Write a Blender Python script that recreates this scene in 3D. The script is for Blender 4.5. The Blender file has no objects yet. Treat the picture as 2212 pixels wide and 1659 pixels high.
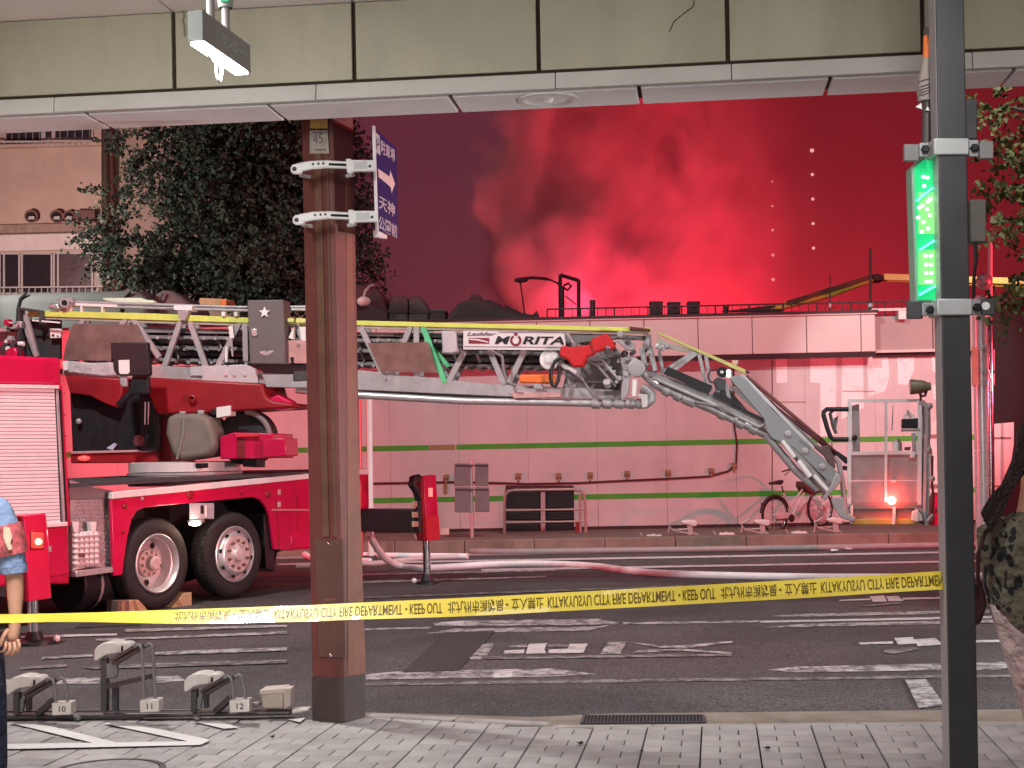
import bpy, bmesh, math, random
from mathutils import Vector, Matrix
random.seed(7)
sc = bpy.context.scene
col = sc.collection
R = math.radians

# ------------------------------------------------------------------ camera
F, CX, HY = 3300.0, 1106.0, 985.0          # focal length and principal point on a 2212 x 1659 frame
PHI, YAW = math.atan(0.019), R(2.1)
CAM = Vector((0, 0, 1.6))
RT = Vector((math.cos(YAW), math.sin(YAW), 0)); FW = Vector((-math.sin(YAW), math.cos(YAW), 0)); UP = Vector((0, 0, 1))
cd = bpy.data.cameras.new('camera'); cam = bpy.data.objects.new('camera', cd); col.objects.link(cam)
xr = RT * math.cos(PHI) - UP * math.sin(PHI); yu = UP * math.cos(PHI) + RT * math.sin(PHI); zb = -FW
cam.matrix_world = Matrix(((xr.x, yu.x, zb.x, CAM.x), (xr.y, yu.y, zb.y, CAM.y), (xr.z, yu.z, zb.z, CAM.z), (0, 0, 0, 1)))
cd.sensor_width = 36.0; cd.lens = F / 2212 * 36; cd.shift_y = (HY - 829.5) / 2212
cd.clip_start = 0.1; cd.clip_end = 1500
sc.camera = cam

# ------------------------------------------------------------------ night sky, moon, street, emergency and added fill lamps, exposure
world = bpy.data.worlds.new('World'); sc.world = world; world.use_nodes = True
wn = world.node_tree; wn.nodes.clear()
w_out = wn.nodes.new('ShaderNodeOutputWorld'); w_add = wn.nodes.new('ShaderNodeAddShader')
w_sky = wn.nodes.new('ShaderNodeTexSky'); w_sky.sky_type = 'NISHITA'; w_sky.sun_disc = False
w_sky.sun_elevation = R(2); w_sky.sun_rotation = R(200)
w_b1 = wn.nodes.new('ShaderNodeBackground'); w_b1.inputs[1].default_value = 0.0015
w_b2 = wn.nodes.new('ShaderNodeBackground'); w_b2.inputs[0].default_value = (0.103, 0.0205, 0.034, 1); w_b2.inputs[1].default_value = 1.0
wn.links.new(w_sky.outputs[0], w_b1.inputs[0]); wn.links.new(w_b1.outputs[0], w_add.inputs[0])
wn.links.new(w_b2.outputs[0], w_add.inputs[1]); wn.links.new(w_add.outputs[0], w_out.inputs[0])

def lamp(kind, name, loc, energy, color, size=0.2, target=None, spot=None, blend=0.5, sizey=None):
    l = bpy.data.lights.new(name, kind); l.energy = energy; l.color = color
    if kind == 'AREA':
        l.size = size
        if sizey: l.shape = 'RECTANGLE'; l.size_y = sizey
    elif kind == 'SUN': l.angle = size
    else: l.shadow_soft_size = size
    if kind == 'SPOT': l.spot_size = R(spot or 90); l.spot_blend = blend
    o = bpy.data.objects.new(name, l); col.objects.link(o); o.location = loc
    if target is not None:
        o.rotation_euler = (Vector(target) - Vector(loc)).to_track_quat('-Z', 'Y').to_euler()
    return o
WHITE = (1.0, 0.975, 0.97); RED = (1.0, 0.045, 0.085); COOL = (0.9, 0.96, 1.0)
lamp('SUN', 'moon', (0, 0, 50), 0.02, (1, .95, .9), R(0.5), target=(10, 30, 0))
# ceiling lamps of the arcade the camera stands in
lamp('AREA', 'arcade_lamp', (-2.3, 5.4, 3.7), 135, WHITE, 0.3, target=(-2.3, 6.4, 0), sizey=1.2)
lamp('AREA', 'arcade_lamp', (1.4, 5.0, 3.7), 42, WHITE, 0.3, target=(1.4, 6.6, 0), sizey=1.2)
# street lamps over the lanes, above the canopy
lamp('SPOT', 'street_and_fill_light', (-5.5, 12.5, 8.5), 2700, WHITE, 0.25, target=(-4.5, 14.5, 0), spot=110)
lamp('SPOT', 'street_and_fill_light', (4.5, 12.5, 8.5), 1250, WHITE, 0.25, target=(4.0, 14.5, 0), spot=110)
lamp('SPOT', 'street_and_fill_light', (0.5, 19.5, 9.0), 1950, WHITE, 0.25, target=(0.5, 29.3, 1.8), spot=90)  # added white spot aimed at the far wall to brighten it
# red beacons of engines parked outside the frame, plus added fill spots
lamp('SPOT', 'truck_fill_light', (7.5, 9.6, 1.3), 1900, WHITE, 0.15, target=(-5, 15.5, 2.2), spot=80)  # added white fill for the truck's near side and the soffit
lamp('SPOT', 'beacon_and_fill_light', (-9.5, 12.0, 3.0), 300, RED, 0.15, target=(-3, 29, 2.0), spot=120)
lamp('SPOT', 'beacon_and_fill_light', (12.5, 20.0, 2.9), 3400, RED, 0.15, target=(4, 29, 2.2), spot=120)
lamp('SPOT', 'beacon_and_fill_light', (6.8, 10.2, 2.2), 1500, RED, 0.12, target=(-5, 15.0, 3.4), spot=66)
lamp('SPOT', 'beacon_and_fill_light', (-12.0, 23.5, 3.2), 2500, RED, 0.15, target=(2, 29.3, 2.2), spot=110)  # added red spot to redden the middle of the wall
lamp('SPOT', 'beacon_and_fill_light', (-5.5, 8.2, 0.6), 60, (1.0, .25, .22), 0.1, target=(-1.5, 8.9, 3.6), spot=110)  # added low reddish spot that brightens the soffit from below
lamp('SPOT', 'beacon_and_fill_light', (5.6, 9.9, 2.4), 2100, RED, 0.12, target=(-5.4, 15.3, 2.4), spot=34)  # added narrow red spot to redden the roller shutter
# added fill lights for the soffit, old block, tree, far lanes and wall
lamp('AREA', 'soffit_fill_light', (-3.2, -3.0, 1.7), 175, WHITE, 6.0, target=(0, 8, 3.0), sizey=2.2)  # added soft light behind the camera to brighten soffit and fascia
lamp('SPOT', 'street_and_fill_light', (-14.5, 34.5, 6.5), 3000, (1.0, .7, .64), 0.3, target=(-10, 44, 4.5), spot=130)  # added pinkish spot, unseen, to light the apartment front
lamp('SPOT', 'street_and_fill_light', (-12.5, 29.5, 6.5), 1100, (.95, 1.0, .9), 0.3, target=(-5, 36, 6.5), spot=120)  # added unseen spot to light the tree crown
lamp('SPOT', 'street_and_fill_light', (3.5, 21.5, 8.5), 620, WHITE, 0.25, target=(3.0, 22.5, 0), spot=80)  # added white spot to whiten the far lanes and the hose
lamp('SPOT', 'street_and_fill_light', (8.6, 20.5, 7.0), 1700, (1, .97, .95), 0.15, target=(6.4, 29.3, 2.9), spot=30)  # added narrow spot to whiten the pale wall patches
# fire and beacons behind the long wall, lighting the smoke from below
for x, e, z in ((0.4, 5200, 2.6), (4.0, 7000, 2.4), (8.0, 4200, 2.4)):
    lamp('SPOT', 'fire_light', (x, 43.2, z), e, (1.0, 0.03, 0.07), 0.5, target=(x + .8, 50, 5.6), spot=104)
lamp('POINT', 'fire_light', (0.9, 45.6, 6.4), 190, (1.0, .13, .34), 0.35)
lamp('POINT', 'boom_light', (9.2, 32.4, 5.6), 45, (1.0, .85, .5), 0.15)
sc.view_settings.view_transform = 'Standard'; sc.view_settings.look = 'None'
sc.view_settings.exposure = 0.1; sc.view_settings.gamma = 1.0; sc.view_settings.use_curve_mapping = False
sc.render.engine = 'CYCLES'
sc.cycles.use_denoising = True
sc.cycles.max_bounces = 8; sc.cycles.volume_bounces = 2; sc.cycles.transparent_max_bounces = 16
sc.cycles.volume_step_rate = 0.35; sc.cycles.volume_max_steps = 256
sc.cycles.sample_clamp_indirect = 6.0

# ------------------------------------------------------------------ geometry helpers
def ray(px, py):
    dx, dy = px - CX, HY - py
    c, s = math.cos(PHI), math.sin(PHI)
    u, v = dx * c + dy * s, -dx * s + dy * c
    return RT * (u / F) + FW + UP * (v / F)
def P(px, py, d): return CAM + ray(px, py) * d
def PZ(px, py, z):
    r = ray(px, py); return CAM + r * ((z - CAM.z) / r.z)
class Plane:
    def __init__(s, p0, t):
        s.p0 = Vector(p0); s.t = Vector(t).normalized(); s.n = Vector((s.t.y, -s.t.x, 0))   # n points to the camera's side
        if s.n.dot(CAM - s.p0) < 0: s.n = -s.n
    def pt(s, px, py, off=0.0):
        r = ray(px, py); q = s.p0 + s.n * off
        return CAM + r * ((q - CAM).dot(s.n) / r.dot(s.n))
def cw(l, d, z=0.0): return CAM * 0 + RT * l + FW * d + UP * z      # camera-frame ground coordinates to world

class MB:
    def __init__(s): s.v = []; s.f = []; s.smooth = []
    def add(s, vs, fs, smooth=False):
        b = len(s.v); s.v += [Vector(v) for v in vs]
        for f in fs: s.f.append([b + i for i in f]); s.smooth.append(smooth)
        return s
    def prism(s, pts, ext):
        n = len(pts); ext = Vector(ext); pts = [Vector(p) for p in pts]
        fs = [list(range(n)), list(range(2 * n - 1, n - 1, -1))] + [[i, i + n, (i + 1) % n + n, (i + 1) % n] for i in range(n)]
        return s.add(pts + [p + ext for p in pts], fs)
    def poly(s, pl, pxs, off=0.0, depth=0.05):
        return s.prism([pl.pt(x, y, off) for x, y in pxs], -pl.n * depth)
    def rect(s, pl, x0, y0, x1, y1, off=0.0, depth=0.05):
        return s.poly(pl, [(x0, y0), (x1, y0), (x1, y1), (x0, y1)], off, depth)
    def box(s, c, size, ax=None):
        c = Vector(c); ax = ax or (Vector((1, 0, 0)), Vector((0, 1, 0)), Vector((0, 0, 1)))
        h = [Vector(a).normalized() * (k / 2) for a, k in zip(ax, size)]
        p = [c - h[0] - h[1] - h[2], c + h[0] - h[1] - h[2], c + h[0] + h[1] - h[2], c - h[0] + h[1] - h[2]]
        return s.prism(p, h[2] * 2)
    def bar(s, a, b, w, h=None, upv=(0, 0, 1)):
        a, b = Vector(a), Vector(b); h = h or w; d = b - a
        z = d.normalized(); x = z.cross(Vector(upv))
        if x.length < 1e-4: x = z.cross(Vector((1, 0, 0)))
        x.normalize(); y = x.cross(z)
        return s.prism([a + x * (i * w / 2) + y * (j * h / 2) for i, j in ((-1, -1), (1, -1), (1, 1), (-1, 1))], d)
    def tube(s, pts, r, n=10, cap=True):
        pts = [Vector(p) for p in pts]; m = len(pts)
        rs = r if isinstance(r, (list, tuple)) else [r] * m
        t = [(pts[min(i + 1, m - 1)] - pts[max(i - 1, 0)]).normalized() for i in range(m)]
        up = Vector((0, 0, 1)) if abs(t[0].z) < .95 else Vector((1, 0, 0))
        x = t[0].cross(up).normalized(); vs = []
        for i in range(m):
            x = (x - t[i] * x.dot(t[i])).normalized(); y = t[i].cross(x)
            for k in range(n):
                a = 2 * math.pi * k / n; vs.append(pts[i] + (x * math.cos(a) + y * math.sin(a)) * rs[i])
        fs = [[i * n + k, i * n + (k + 1) % n, (i + 1) * n + (k + 1) % n, (i + 1) * n + k] for i in range(m - 1) for k in range(n)]
        s.add(vs, fs, True)
        if cap:
            s.add(vs[:n], [list(range(n - 1, -1, -1))]); s.add(vs[-n:], [list(range(n))])
        return s
    def cyl(s, a, b, r, r2=None, n=16): return s.tube([a, b], [r, r if r2 is None else r2], n)
    def lathe(s, c, axis, prof, n=28, cap=False):
        # prof: (radius, distance along axis)
        c = Vector(c); a = Vector(axis).normalized()
        x = a.cross(Vector((0, 0, 1)));
        if x.length < 1e-3: x = Vector((1, 0, 0))
        x.normalize(); y = a.cross(x); vs = []
        for r, h in prof:
            for k in range(n):
                t = 2 * math.pi * k / n; vs.append(c + a * h + (x * math.cos(t) + y * math.sin(t)) * r)
        fs = [[i * n + k, i * n + (k + 1) % n, (i + 1) * n + (k + 1) % n, (i + 1) * n + k] for i in range(len(prof) - 1) for k in range(n)]
        s.add(vs, fs, True)
        if cap and prof[0][0] > 1e-4: s.add(vs[:n], [list(range(n))])
        if cap and prof[-1][0] > 1e-4: s.add(vs[-n:], [list(range(n))])
        return s
    def ball(s, c, r, n=12, sc_=(1, 1, 1)):
        c = Vector(c); vs = [c + Vector((0, 0, r * sc_[2]))]; m = n // 2
        for i in range(1, m):
            p = math.pi * i / m
            for k in range(n):
                t = 2 * math.pi * k / n
                vs.append(c + Vector((r * sc_[0] * math.sin(p) * math.cos(t), r * sc_[1] * math.sin(p) * math.sin(t), r * sc_[2] * math.cos(p))))
        vs.append(c - Vector((0, 0, r * sc_[2]))); L = len(vs) - 1
        fs = [[0, 1 + k, 1 + (k + 1) % n] for k in range(n)]
        for i in range(m - 2):
            b = 1 + i * n; fs += [[b + k, b + n + k, b + n + (k + 1) % n, b + (k + 1) % n] for k in range(n)]
        b = 1 + (m - 2) * n; fs += [[b + k, L, b + (k + 1) % n] for k in range(n)]
        return s.add(vs, fs, True)

WL = {}                                     # world position of each object's origin (all builders work in world space)
def mesh_obj(name, mb, m, parent=None, bevel=0.0, seg=2, recalc=True):
    me = bpy.data.meshes.new(name)
    o = bpy.data.objects.new(name, me)
    org = WL.get(parent.name, Vector((0, 0, 0))) if parent else Vector((0, 0, 0))
    me.from_pydata([tuple(v - org) for v in mb.v], [], mb.f)
    if recalc:
        bm = bmesh.new(); bm.from_mesh(me)
        bmesh.ops.remove_doubles(bm, verts=bm.verts, dist=1e-5)
        bmesh.ops.recalc_face_normals(bm, faces=bm.faces)
        for f in bm.faces: f.smooth = True
        for e in bm.edges:
            e.smooth = len(e.link_faces) == 2 and e.calc_face_angle(0) < R(38)
        bm.to_mesh(me); bm.free()
    me.materials.append(m)
    col.objects.link(o)
    if parent: o.parent = parent
    WL[o.name] = org.copy()
    if bevel:
        b = o.modifiers.new('bevel', 'BEVEL'); b.width = bevel; b.segments = seg; b.limit_method = 'ANGLE'; b.angle_limit = R(40)
    return o
def tag(o, label, cat, group=None, kind=None):
    if label: o['label'] = label
    if cat: o['category'] = cat
    if group: o['group'] = group
    if kind: o['kind'] = kind
    return o
def thing(name, label, cat, loc, group=None):
    o = bpy.data.objects.new(name, None); col.objects.link(o); o.location = loc; o.empty_display_size = .1
    WL[o.name] = Vector(loc); return tag(o, label, cat, group)
def struct(name, mb, m, kind='structure', **k):
    o = mesh_obj(name, mb, m, **k); o['kind'] = kind; return o

def new_text(body, size=1.0, italic=0.0, bold=0.0):
    c = bpy.data.curves.new('t', 'FONT'); c.body = body; c.size = size; c.shear = italic; c.offset = bold; c.resolution_u = 3
    o = bpy.data.objects.new('t', c); col.objects.link(o)
    dg = bpy.context.evaluated_depsgraph_get(); me = bpy.data.meshes.new_from_object(o.evaluated_get(dg))
    vs = [v.co.copy() for v in me.vertices]; fs = [list(p.vertices) for p in me.polygons]
    bpy.data.objects.remove(o); bpy.data.meshes.remove(me); bpy.data.curves.remove(c)
    return vs, fs
def text_on(mb, body, org, xv, yv, w, h, italic=0.0, bold=0.0, thick=None):
    """text stretched to a w x h rectangle whose lower left corner is org"""
    vs, fs = new_text(body, 1.0, italic, bold)
    if not vs: return mb
    x0 = min(v.x for v in vs); x1 = max(v.x for v in vs); y0 = min(v.y for v in vs); y1 = max(v.y for v in vs)
    xv, yv = Vector(xv).normalized(), Vector(yv).normalized(); org = Vector(org)
    mb.add([org + xv * ((v.x - x0) / max(x1 - x0, 1e-6) * w) + yv * ((v.y - y0) / max(y1 - y0, 1e-6) * h) for v in vs], fs)
    return mb

# ------------------------------------------------------------------ materials
MATS = {}
def mat(name, c, rough=.5, metal=0.0, var=.12, scale=6.0, bump=0.0, bscale=60.0, spec=.5, emit=None, es=0.0, trans=0.0, alpha=1.0, dirt=0.0, dirtcol=(.05, .03, .02), coat=0.0, bdist=.02):
    if name in MATS: return MATS[name]
    m = bpy.data.materials.new(name); m.use_nodes = True; nt = m.node_tree; b = nt.nodes['Principled BSDF']
    b.inputs['Roughness'].default_value = rough; b.inputs['Metallic'].default_value = metal
    b.inputs['Specular IOR Level'].default_value = spec
    b.inputs['Coat Weight'].default_value = coat
    tc = nt.nodes.new('ShaderNodeTexCoord')
    cin = b.inputs['Base Color']
    if var > 0:
        nz = nt.nodes.new('ShaderNodeTexNoise'); nz.inputs['Scale'].default_value = scale; nz.inputs['Detail'].default_value = 6
        nz.inputs['Roughness'].default_value = .65
        nt.links.new(tc.outputs['Object'], nz.inputs['Vector'])
        rp = nt.nodes.new('ShaderNodeValToRGB'); rp.color_ramp.elements[0].position = .3; rp.color_ramp.elements[1].position = .7
        rp.color_ramp.elements[0].color = tuple(x * (1 - var) for x in c) + (1,); rp.color_ramp.elements[1].color = tuple(min(1, x * (1 + var)) for x in c) + (1,)
        nt.links.new(nz.outputs['Fac'], rp.inputs[0]); last = rp.outputs[0]
        rr = nt.nodes.new('ShaderNodeMapRange'); rr.inputs[3].default_value = max(0, rough - .12); rr.inputs[4].default_value = min(1, rough + .12)
        nt.links.new(nz.outputs['Fac'], rr.inputs[0]); nt.links.new(rr.outputs[0], b.inputs['Roughness'])
        if dirt > 0:
            n2 = nt.nodes.new('ShaderNodeTexNoise'); n2.inputs['Scale'].default_value = scale * .35; n2.inputs['Detail'].default_value = 8; n2.inputs['Roughness'].default_value = .7
            mp = nt.nodes.new('ShaderNodeMapping'); mp.inputs['Scale'].default_value = (1, 1, .25)
            nt.links.new(tc.outputs['Object'], mp.inputs[0]); nt.links.new(mp.outputs[0], n2.inputs['Vector'])
            r2 = nt.nodes.new('ShaderNodeValToRGB'); r2.color_ramp.elements[0].position = .5; r2.color_ramp.elements[1].position = .75
            r2.color_ramp.elements[1].color = (dirt, dirt, dirt, 1)
            nt.links.new(n2.outputs['Fac'], r2.inputs[0])
            mx = nt.nodes.new('ShaderNodeMixRGB'); mx.inputs[2].default_value = tuple(dirtcol) + (1,)
            nt.links.new(r2.outputs[0], mx.inputs[0]); nt.links.new(last, mx.inputs[1]); last = mx.outputs[0]
        nt.links.new(last, cin)
    else: cin.default_value = tuple(c) + (1,)
    if bump > 0:
        bz = nt.nodes.new('ShaderNodeTexNoise'); bz.inputs['Scale'].default_value = bscale; bz.inputs['Detail'].default_value = 4
        nt.links.new(tc.outputs['Object'], bz.inputs['Vector'])
        bp = nt.nodes.new('ShaderNodeBump'); bp.inputs['Strength'].default_value = bump; bp.inputs['Distance'].default_value = bdist
        nt.links.new(bz.outputs['Fac'], bp.inputs['Height']); nt.links.new(bp.outputs[0], b.inputs['Normal'])
    if emit: b.inputs['Emission Color'].default_value = tuple(emit) + (1,); b.inputs['Emission Strength'].default_value = es
    if trans: b.inputs['Transmission Weight'].default_value = trans
    if alpha < 1: b.inputs['Alpha'].default_value = alpha
    MATS[name] = m; return m

RP = mat('red_paint', (.58, .005, .068), .32, var=.08, scale=3, coat=.4, dirt=.5, dirtcol=(.2, .01, .02))
RP2 = mat('red_paint_dull', (.27, .008, .014), .45, var=.12, scale=4, dirt=.4, dirtcol=(.12, .01, .01))
SILV = mat('brushed_silver', (.62, .61, .6), .38, .65, var=.12, scale=9, dirt=.25, dirtcol=(.2, .17, .16))
LGREY = mat('grey_ladder_paint', (.37, .365, .365), .42, .15, var=.12, scale=7, dirt=.35, dirtcol=(.16, .13, .12))
MGREY = mat('mid_grey_paint', (.2, .19, .185), .5, var=.15, dirt=.3, dirtcol=(.07, .06, .05))
DGREY = mat('dark_grey_paint', (.055, .055, .058), .5, var=.2)
BLACK = mat('black_plastic', (.012, .012, .014), .45, var=.25, scale=12)
BLKM = mat('black_matt', (.006, .006, .007), .9, var=.2)
RUB = mat('tyre_rubber', (.018, .016, .016), .8, var=.3, scale=20, bump=.2, bscale=90)
WHITEP = mat('white_paint', (.75, .74, .71), .4, var=.06, dirt=.2, dirtcol=(.35, .3, .26))
YEL = mat('yellow_green_paint', (.6, .68, .13), .45, var=.1, dirt=.2, dirtcol=(.3, .33, .1))
CHROME = mat('chrome', (.8, .8, .82), .12, 1.0, var=.04)
GLASS = mat('dark_glass', (.02, .022, .03), .08, var=0)
ORANGE = mat('orange_plastic', (.75, .17, .03), .5, var=.1)
WOOD = mat('pale_timber', (.42, .29, .16), .7, var=.3, scale=25)
STEELW = mat('galvanised_steel', (.5, .5, .5), .45, .4, var=.15, scale=20)
CLOTHRED = mat('red_cover_cloth', (.5, .012, .018), .75, var=.18, scale=10, bump=.4, bscale=14)
BEACON = mat('lit_red_beacon', (.8, .02, .02), .4, var=0, emit=(1, .05, .03), es=30)
HOTLAMP = mat('lit_white_lamp', (1, 1, 1), .4, var=0, emit=(1, .86, .7), es=16)
TUBE = mat('lit_fluorescent_tube', (1, 1, 1), .4, var=0, emit=(.9, .95, 1), es=22)
# ------------------------------------------------------------------ special materials of the setting
def asphalt():
    m = bpy.data.materials.new('asphalt'); m.use_nodes = True; nt = m.node_tree; b = nt.nodes['Principled BSDF']
    tc = nt.nodes.new('ShaderNodeTexCoord')
    def noise(s, d=6, r=.6):
        n = nt.nodes.new('ShaderNodeTexNoise'); n.inputs['Scale'].default_value = s; n.inputs['Detail'].default_value = d; n.inputs['Roughness'].default_value = r
        nt.links.new(tc.outputs['Object'], n.inputs['Vector']); return n
    n1 = noise(.55); n2 = noise(55, 2, .7); n3 = noise(4)
    r1 = nt.nodes.new('ShaderNodeValToRGB'); r1.color_ramp.elements[0].color = (.045, .043, .043, 1); r1.color_ramp.elements[1].color = (.085, .081, .08, 1)
    r1.color_ramp.elements[0].position = .35; r1.color_ramp.elements[1].position = .68
    nt.links.new(n1.outputs['Fac'], r1.inputs[0])
    r2 = nt.nodes.new('ShaderNodeValToRGB'); r2.color_ramp.elements[0].color = (.45, .45, .45, 1); r2.color_ramp.elements[1].color = (1.75, 1.7, 1.7, 1)
    r2.color_ramp.elements[0].position = .4; r2.color_ramp.elements[1].position = .62
    nt.links.new(n2.outputs['Fac'], r2.inputs[0])
    mx = nt.nodes.new('ShaderNodeMixRGB'); mx.blend_type = 'MULTIPLY'; mx.inputs[0].default_value = 1
    nt.links.new(r1.outputs[0], mx.inputs[1]); nt.links.new(r2.outputs[0], mx.inputs[2])
    r3 = nt.nodes.new('ShaderNodeValToRGB'); r3.color_ramp.elements[0].color = (.75, .75, .75, 1); r3.color_ramp.elements[1].color = (1.15, 1.15, 1.15, 1)
    nt.links.new(n3.outputs['Fac'], r3.inputs[0])
    m2 = nt.nodes.new('ShaderNodeMixRGB'); m2.blend_type = 'MULTIPLY'; m2.inputs[0].default_value = 1
    nt.links.new(mx.outputs[0], m2.inputs[1]); nt.links.new(r3.outputs[0], m2.inputs[2]); nt.links.new(m2.outputs[0], b.inputs['Base Color'])
    b.inputs['Roughness'].default_value = .72; b.inputs['Specular IOR Level'].default_value = .35
    bp = nt.nodes.new('ShaderNodeBump'); bp.inputs['Strength'].default_value = .5; bp.inputs['Distance'].default_value = .01
    nt.links.new(n2.outputs['Fac'], bp.inputs['Height']); nt.links.new(bp.outputs[0], b.inputs['Normal'])
    return m
ASPH = asphalt()
def worn(name, c, under, keep, scale=9):
    m = bpy.data.materials.new(name); m.use_nodes = True; nt = m.node_tree; b = nt.nodes['Principled BSDF']
    tc = nt.nodes.new('ShaderNodeTexCoord'); n = nt.nodes.new('ShaderNodeTexNoise'); n.inputs['Scale'].default_value = scale; n.inputs['Detail'].default_value = 9; n.inputs['Roughness'].default_value = .78
    nt.links.new(tc.outputs['Object'], n.inputs['Vector'])
    r = nt.nodes.new('ShaderNodeValToRGB'); e = r.color_ramp.elements
    e[0].position = keep - .07; e[0].color = tuple(under) + (1,); e[1].position = keep + .07; e[1].color = tuple(c) + (1,)
    nt.links.new(n.outputs['Fac'], r.inputs[0]); nt.links.new(r.outputs[0], b.inputs['Base Color']); b.inputs['Roughness'].default_value = .7
    return m
LINE = worn('worn_road_paint', (.42, .41, .4), (.07, .066, .065), .5, 9)
LINEF = worn('fresh_road_paint', (.5, .49, .48), (.12, .11, .11), .42, 9)
LINEW = worn('ghost_road_paint', (.24, .23, .225), (.06, .056, .055), .52, 8)
def tile_mat(name, c, var, rnd):
    m = mat(name, c, .75, var=var, scale=5, bump=.25, bscale=120, dirt=.5, dirtcol=(.13, .115, .1)); nt = m.node_tree; b = nt.nodes['Principled BSDF']
    src = b.inputs['Base Color'].links[0].from_socket
    oi = nt.nodes.new('ShaderNodeObjectInfo'); mr = nt.nodes.new('ShaderNodeMapRange'); mr.inputs[3].default_value = 1 - rnd; mr.inputs[4].default_value = 1 + rnd
    nt.links.new(oi.outputs['Random'], mr.inputs[0])
    mx = nt.nodes.new('ShaderNodeVectorMath'); mx.operation = 'SCALE'
    nt.links.new(src, mx.inputs[0]); nt.links.new(mr.outputs[0], mx.inputs['Scale']); nt.links.new(mx.outputs[0], b.inputs['Base Color'])
    return m
TILE = tile_mat('paving_tile_grey', (.33, .315, .3), .1, .12)
CONC = mat('concrete', (.27, .24, .2), .85, var=.18, scale=5, bump=.3, bscale=70, dirt=.4)
KERBM = mat('kerb_stone', (.3, .275, .25), .8, var=.15, scale=6, bump=.2, dirt=.4)
JOINT = mat('dark_joint_sand', (.035, .03, .027), .95, var=.2)

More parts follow.
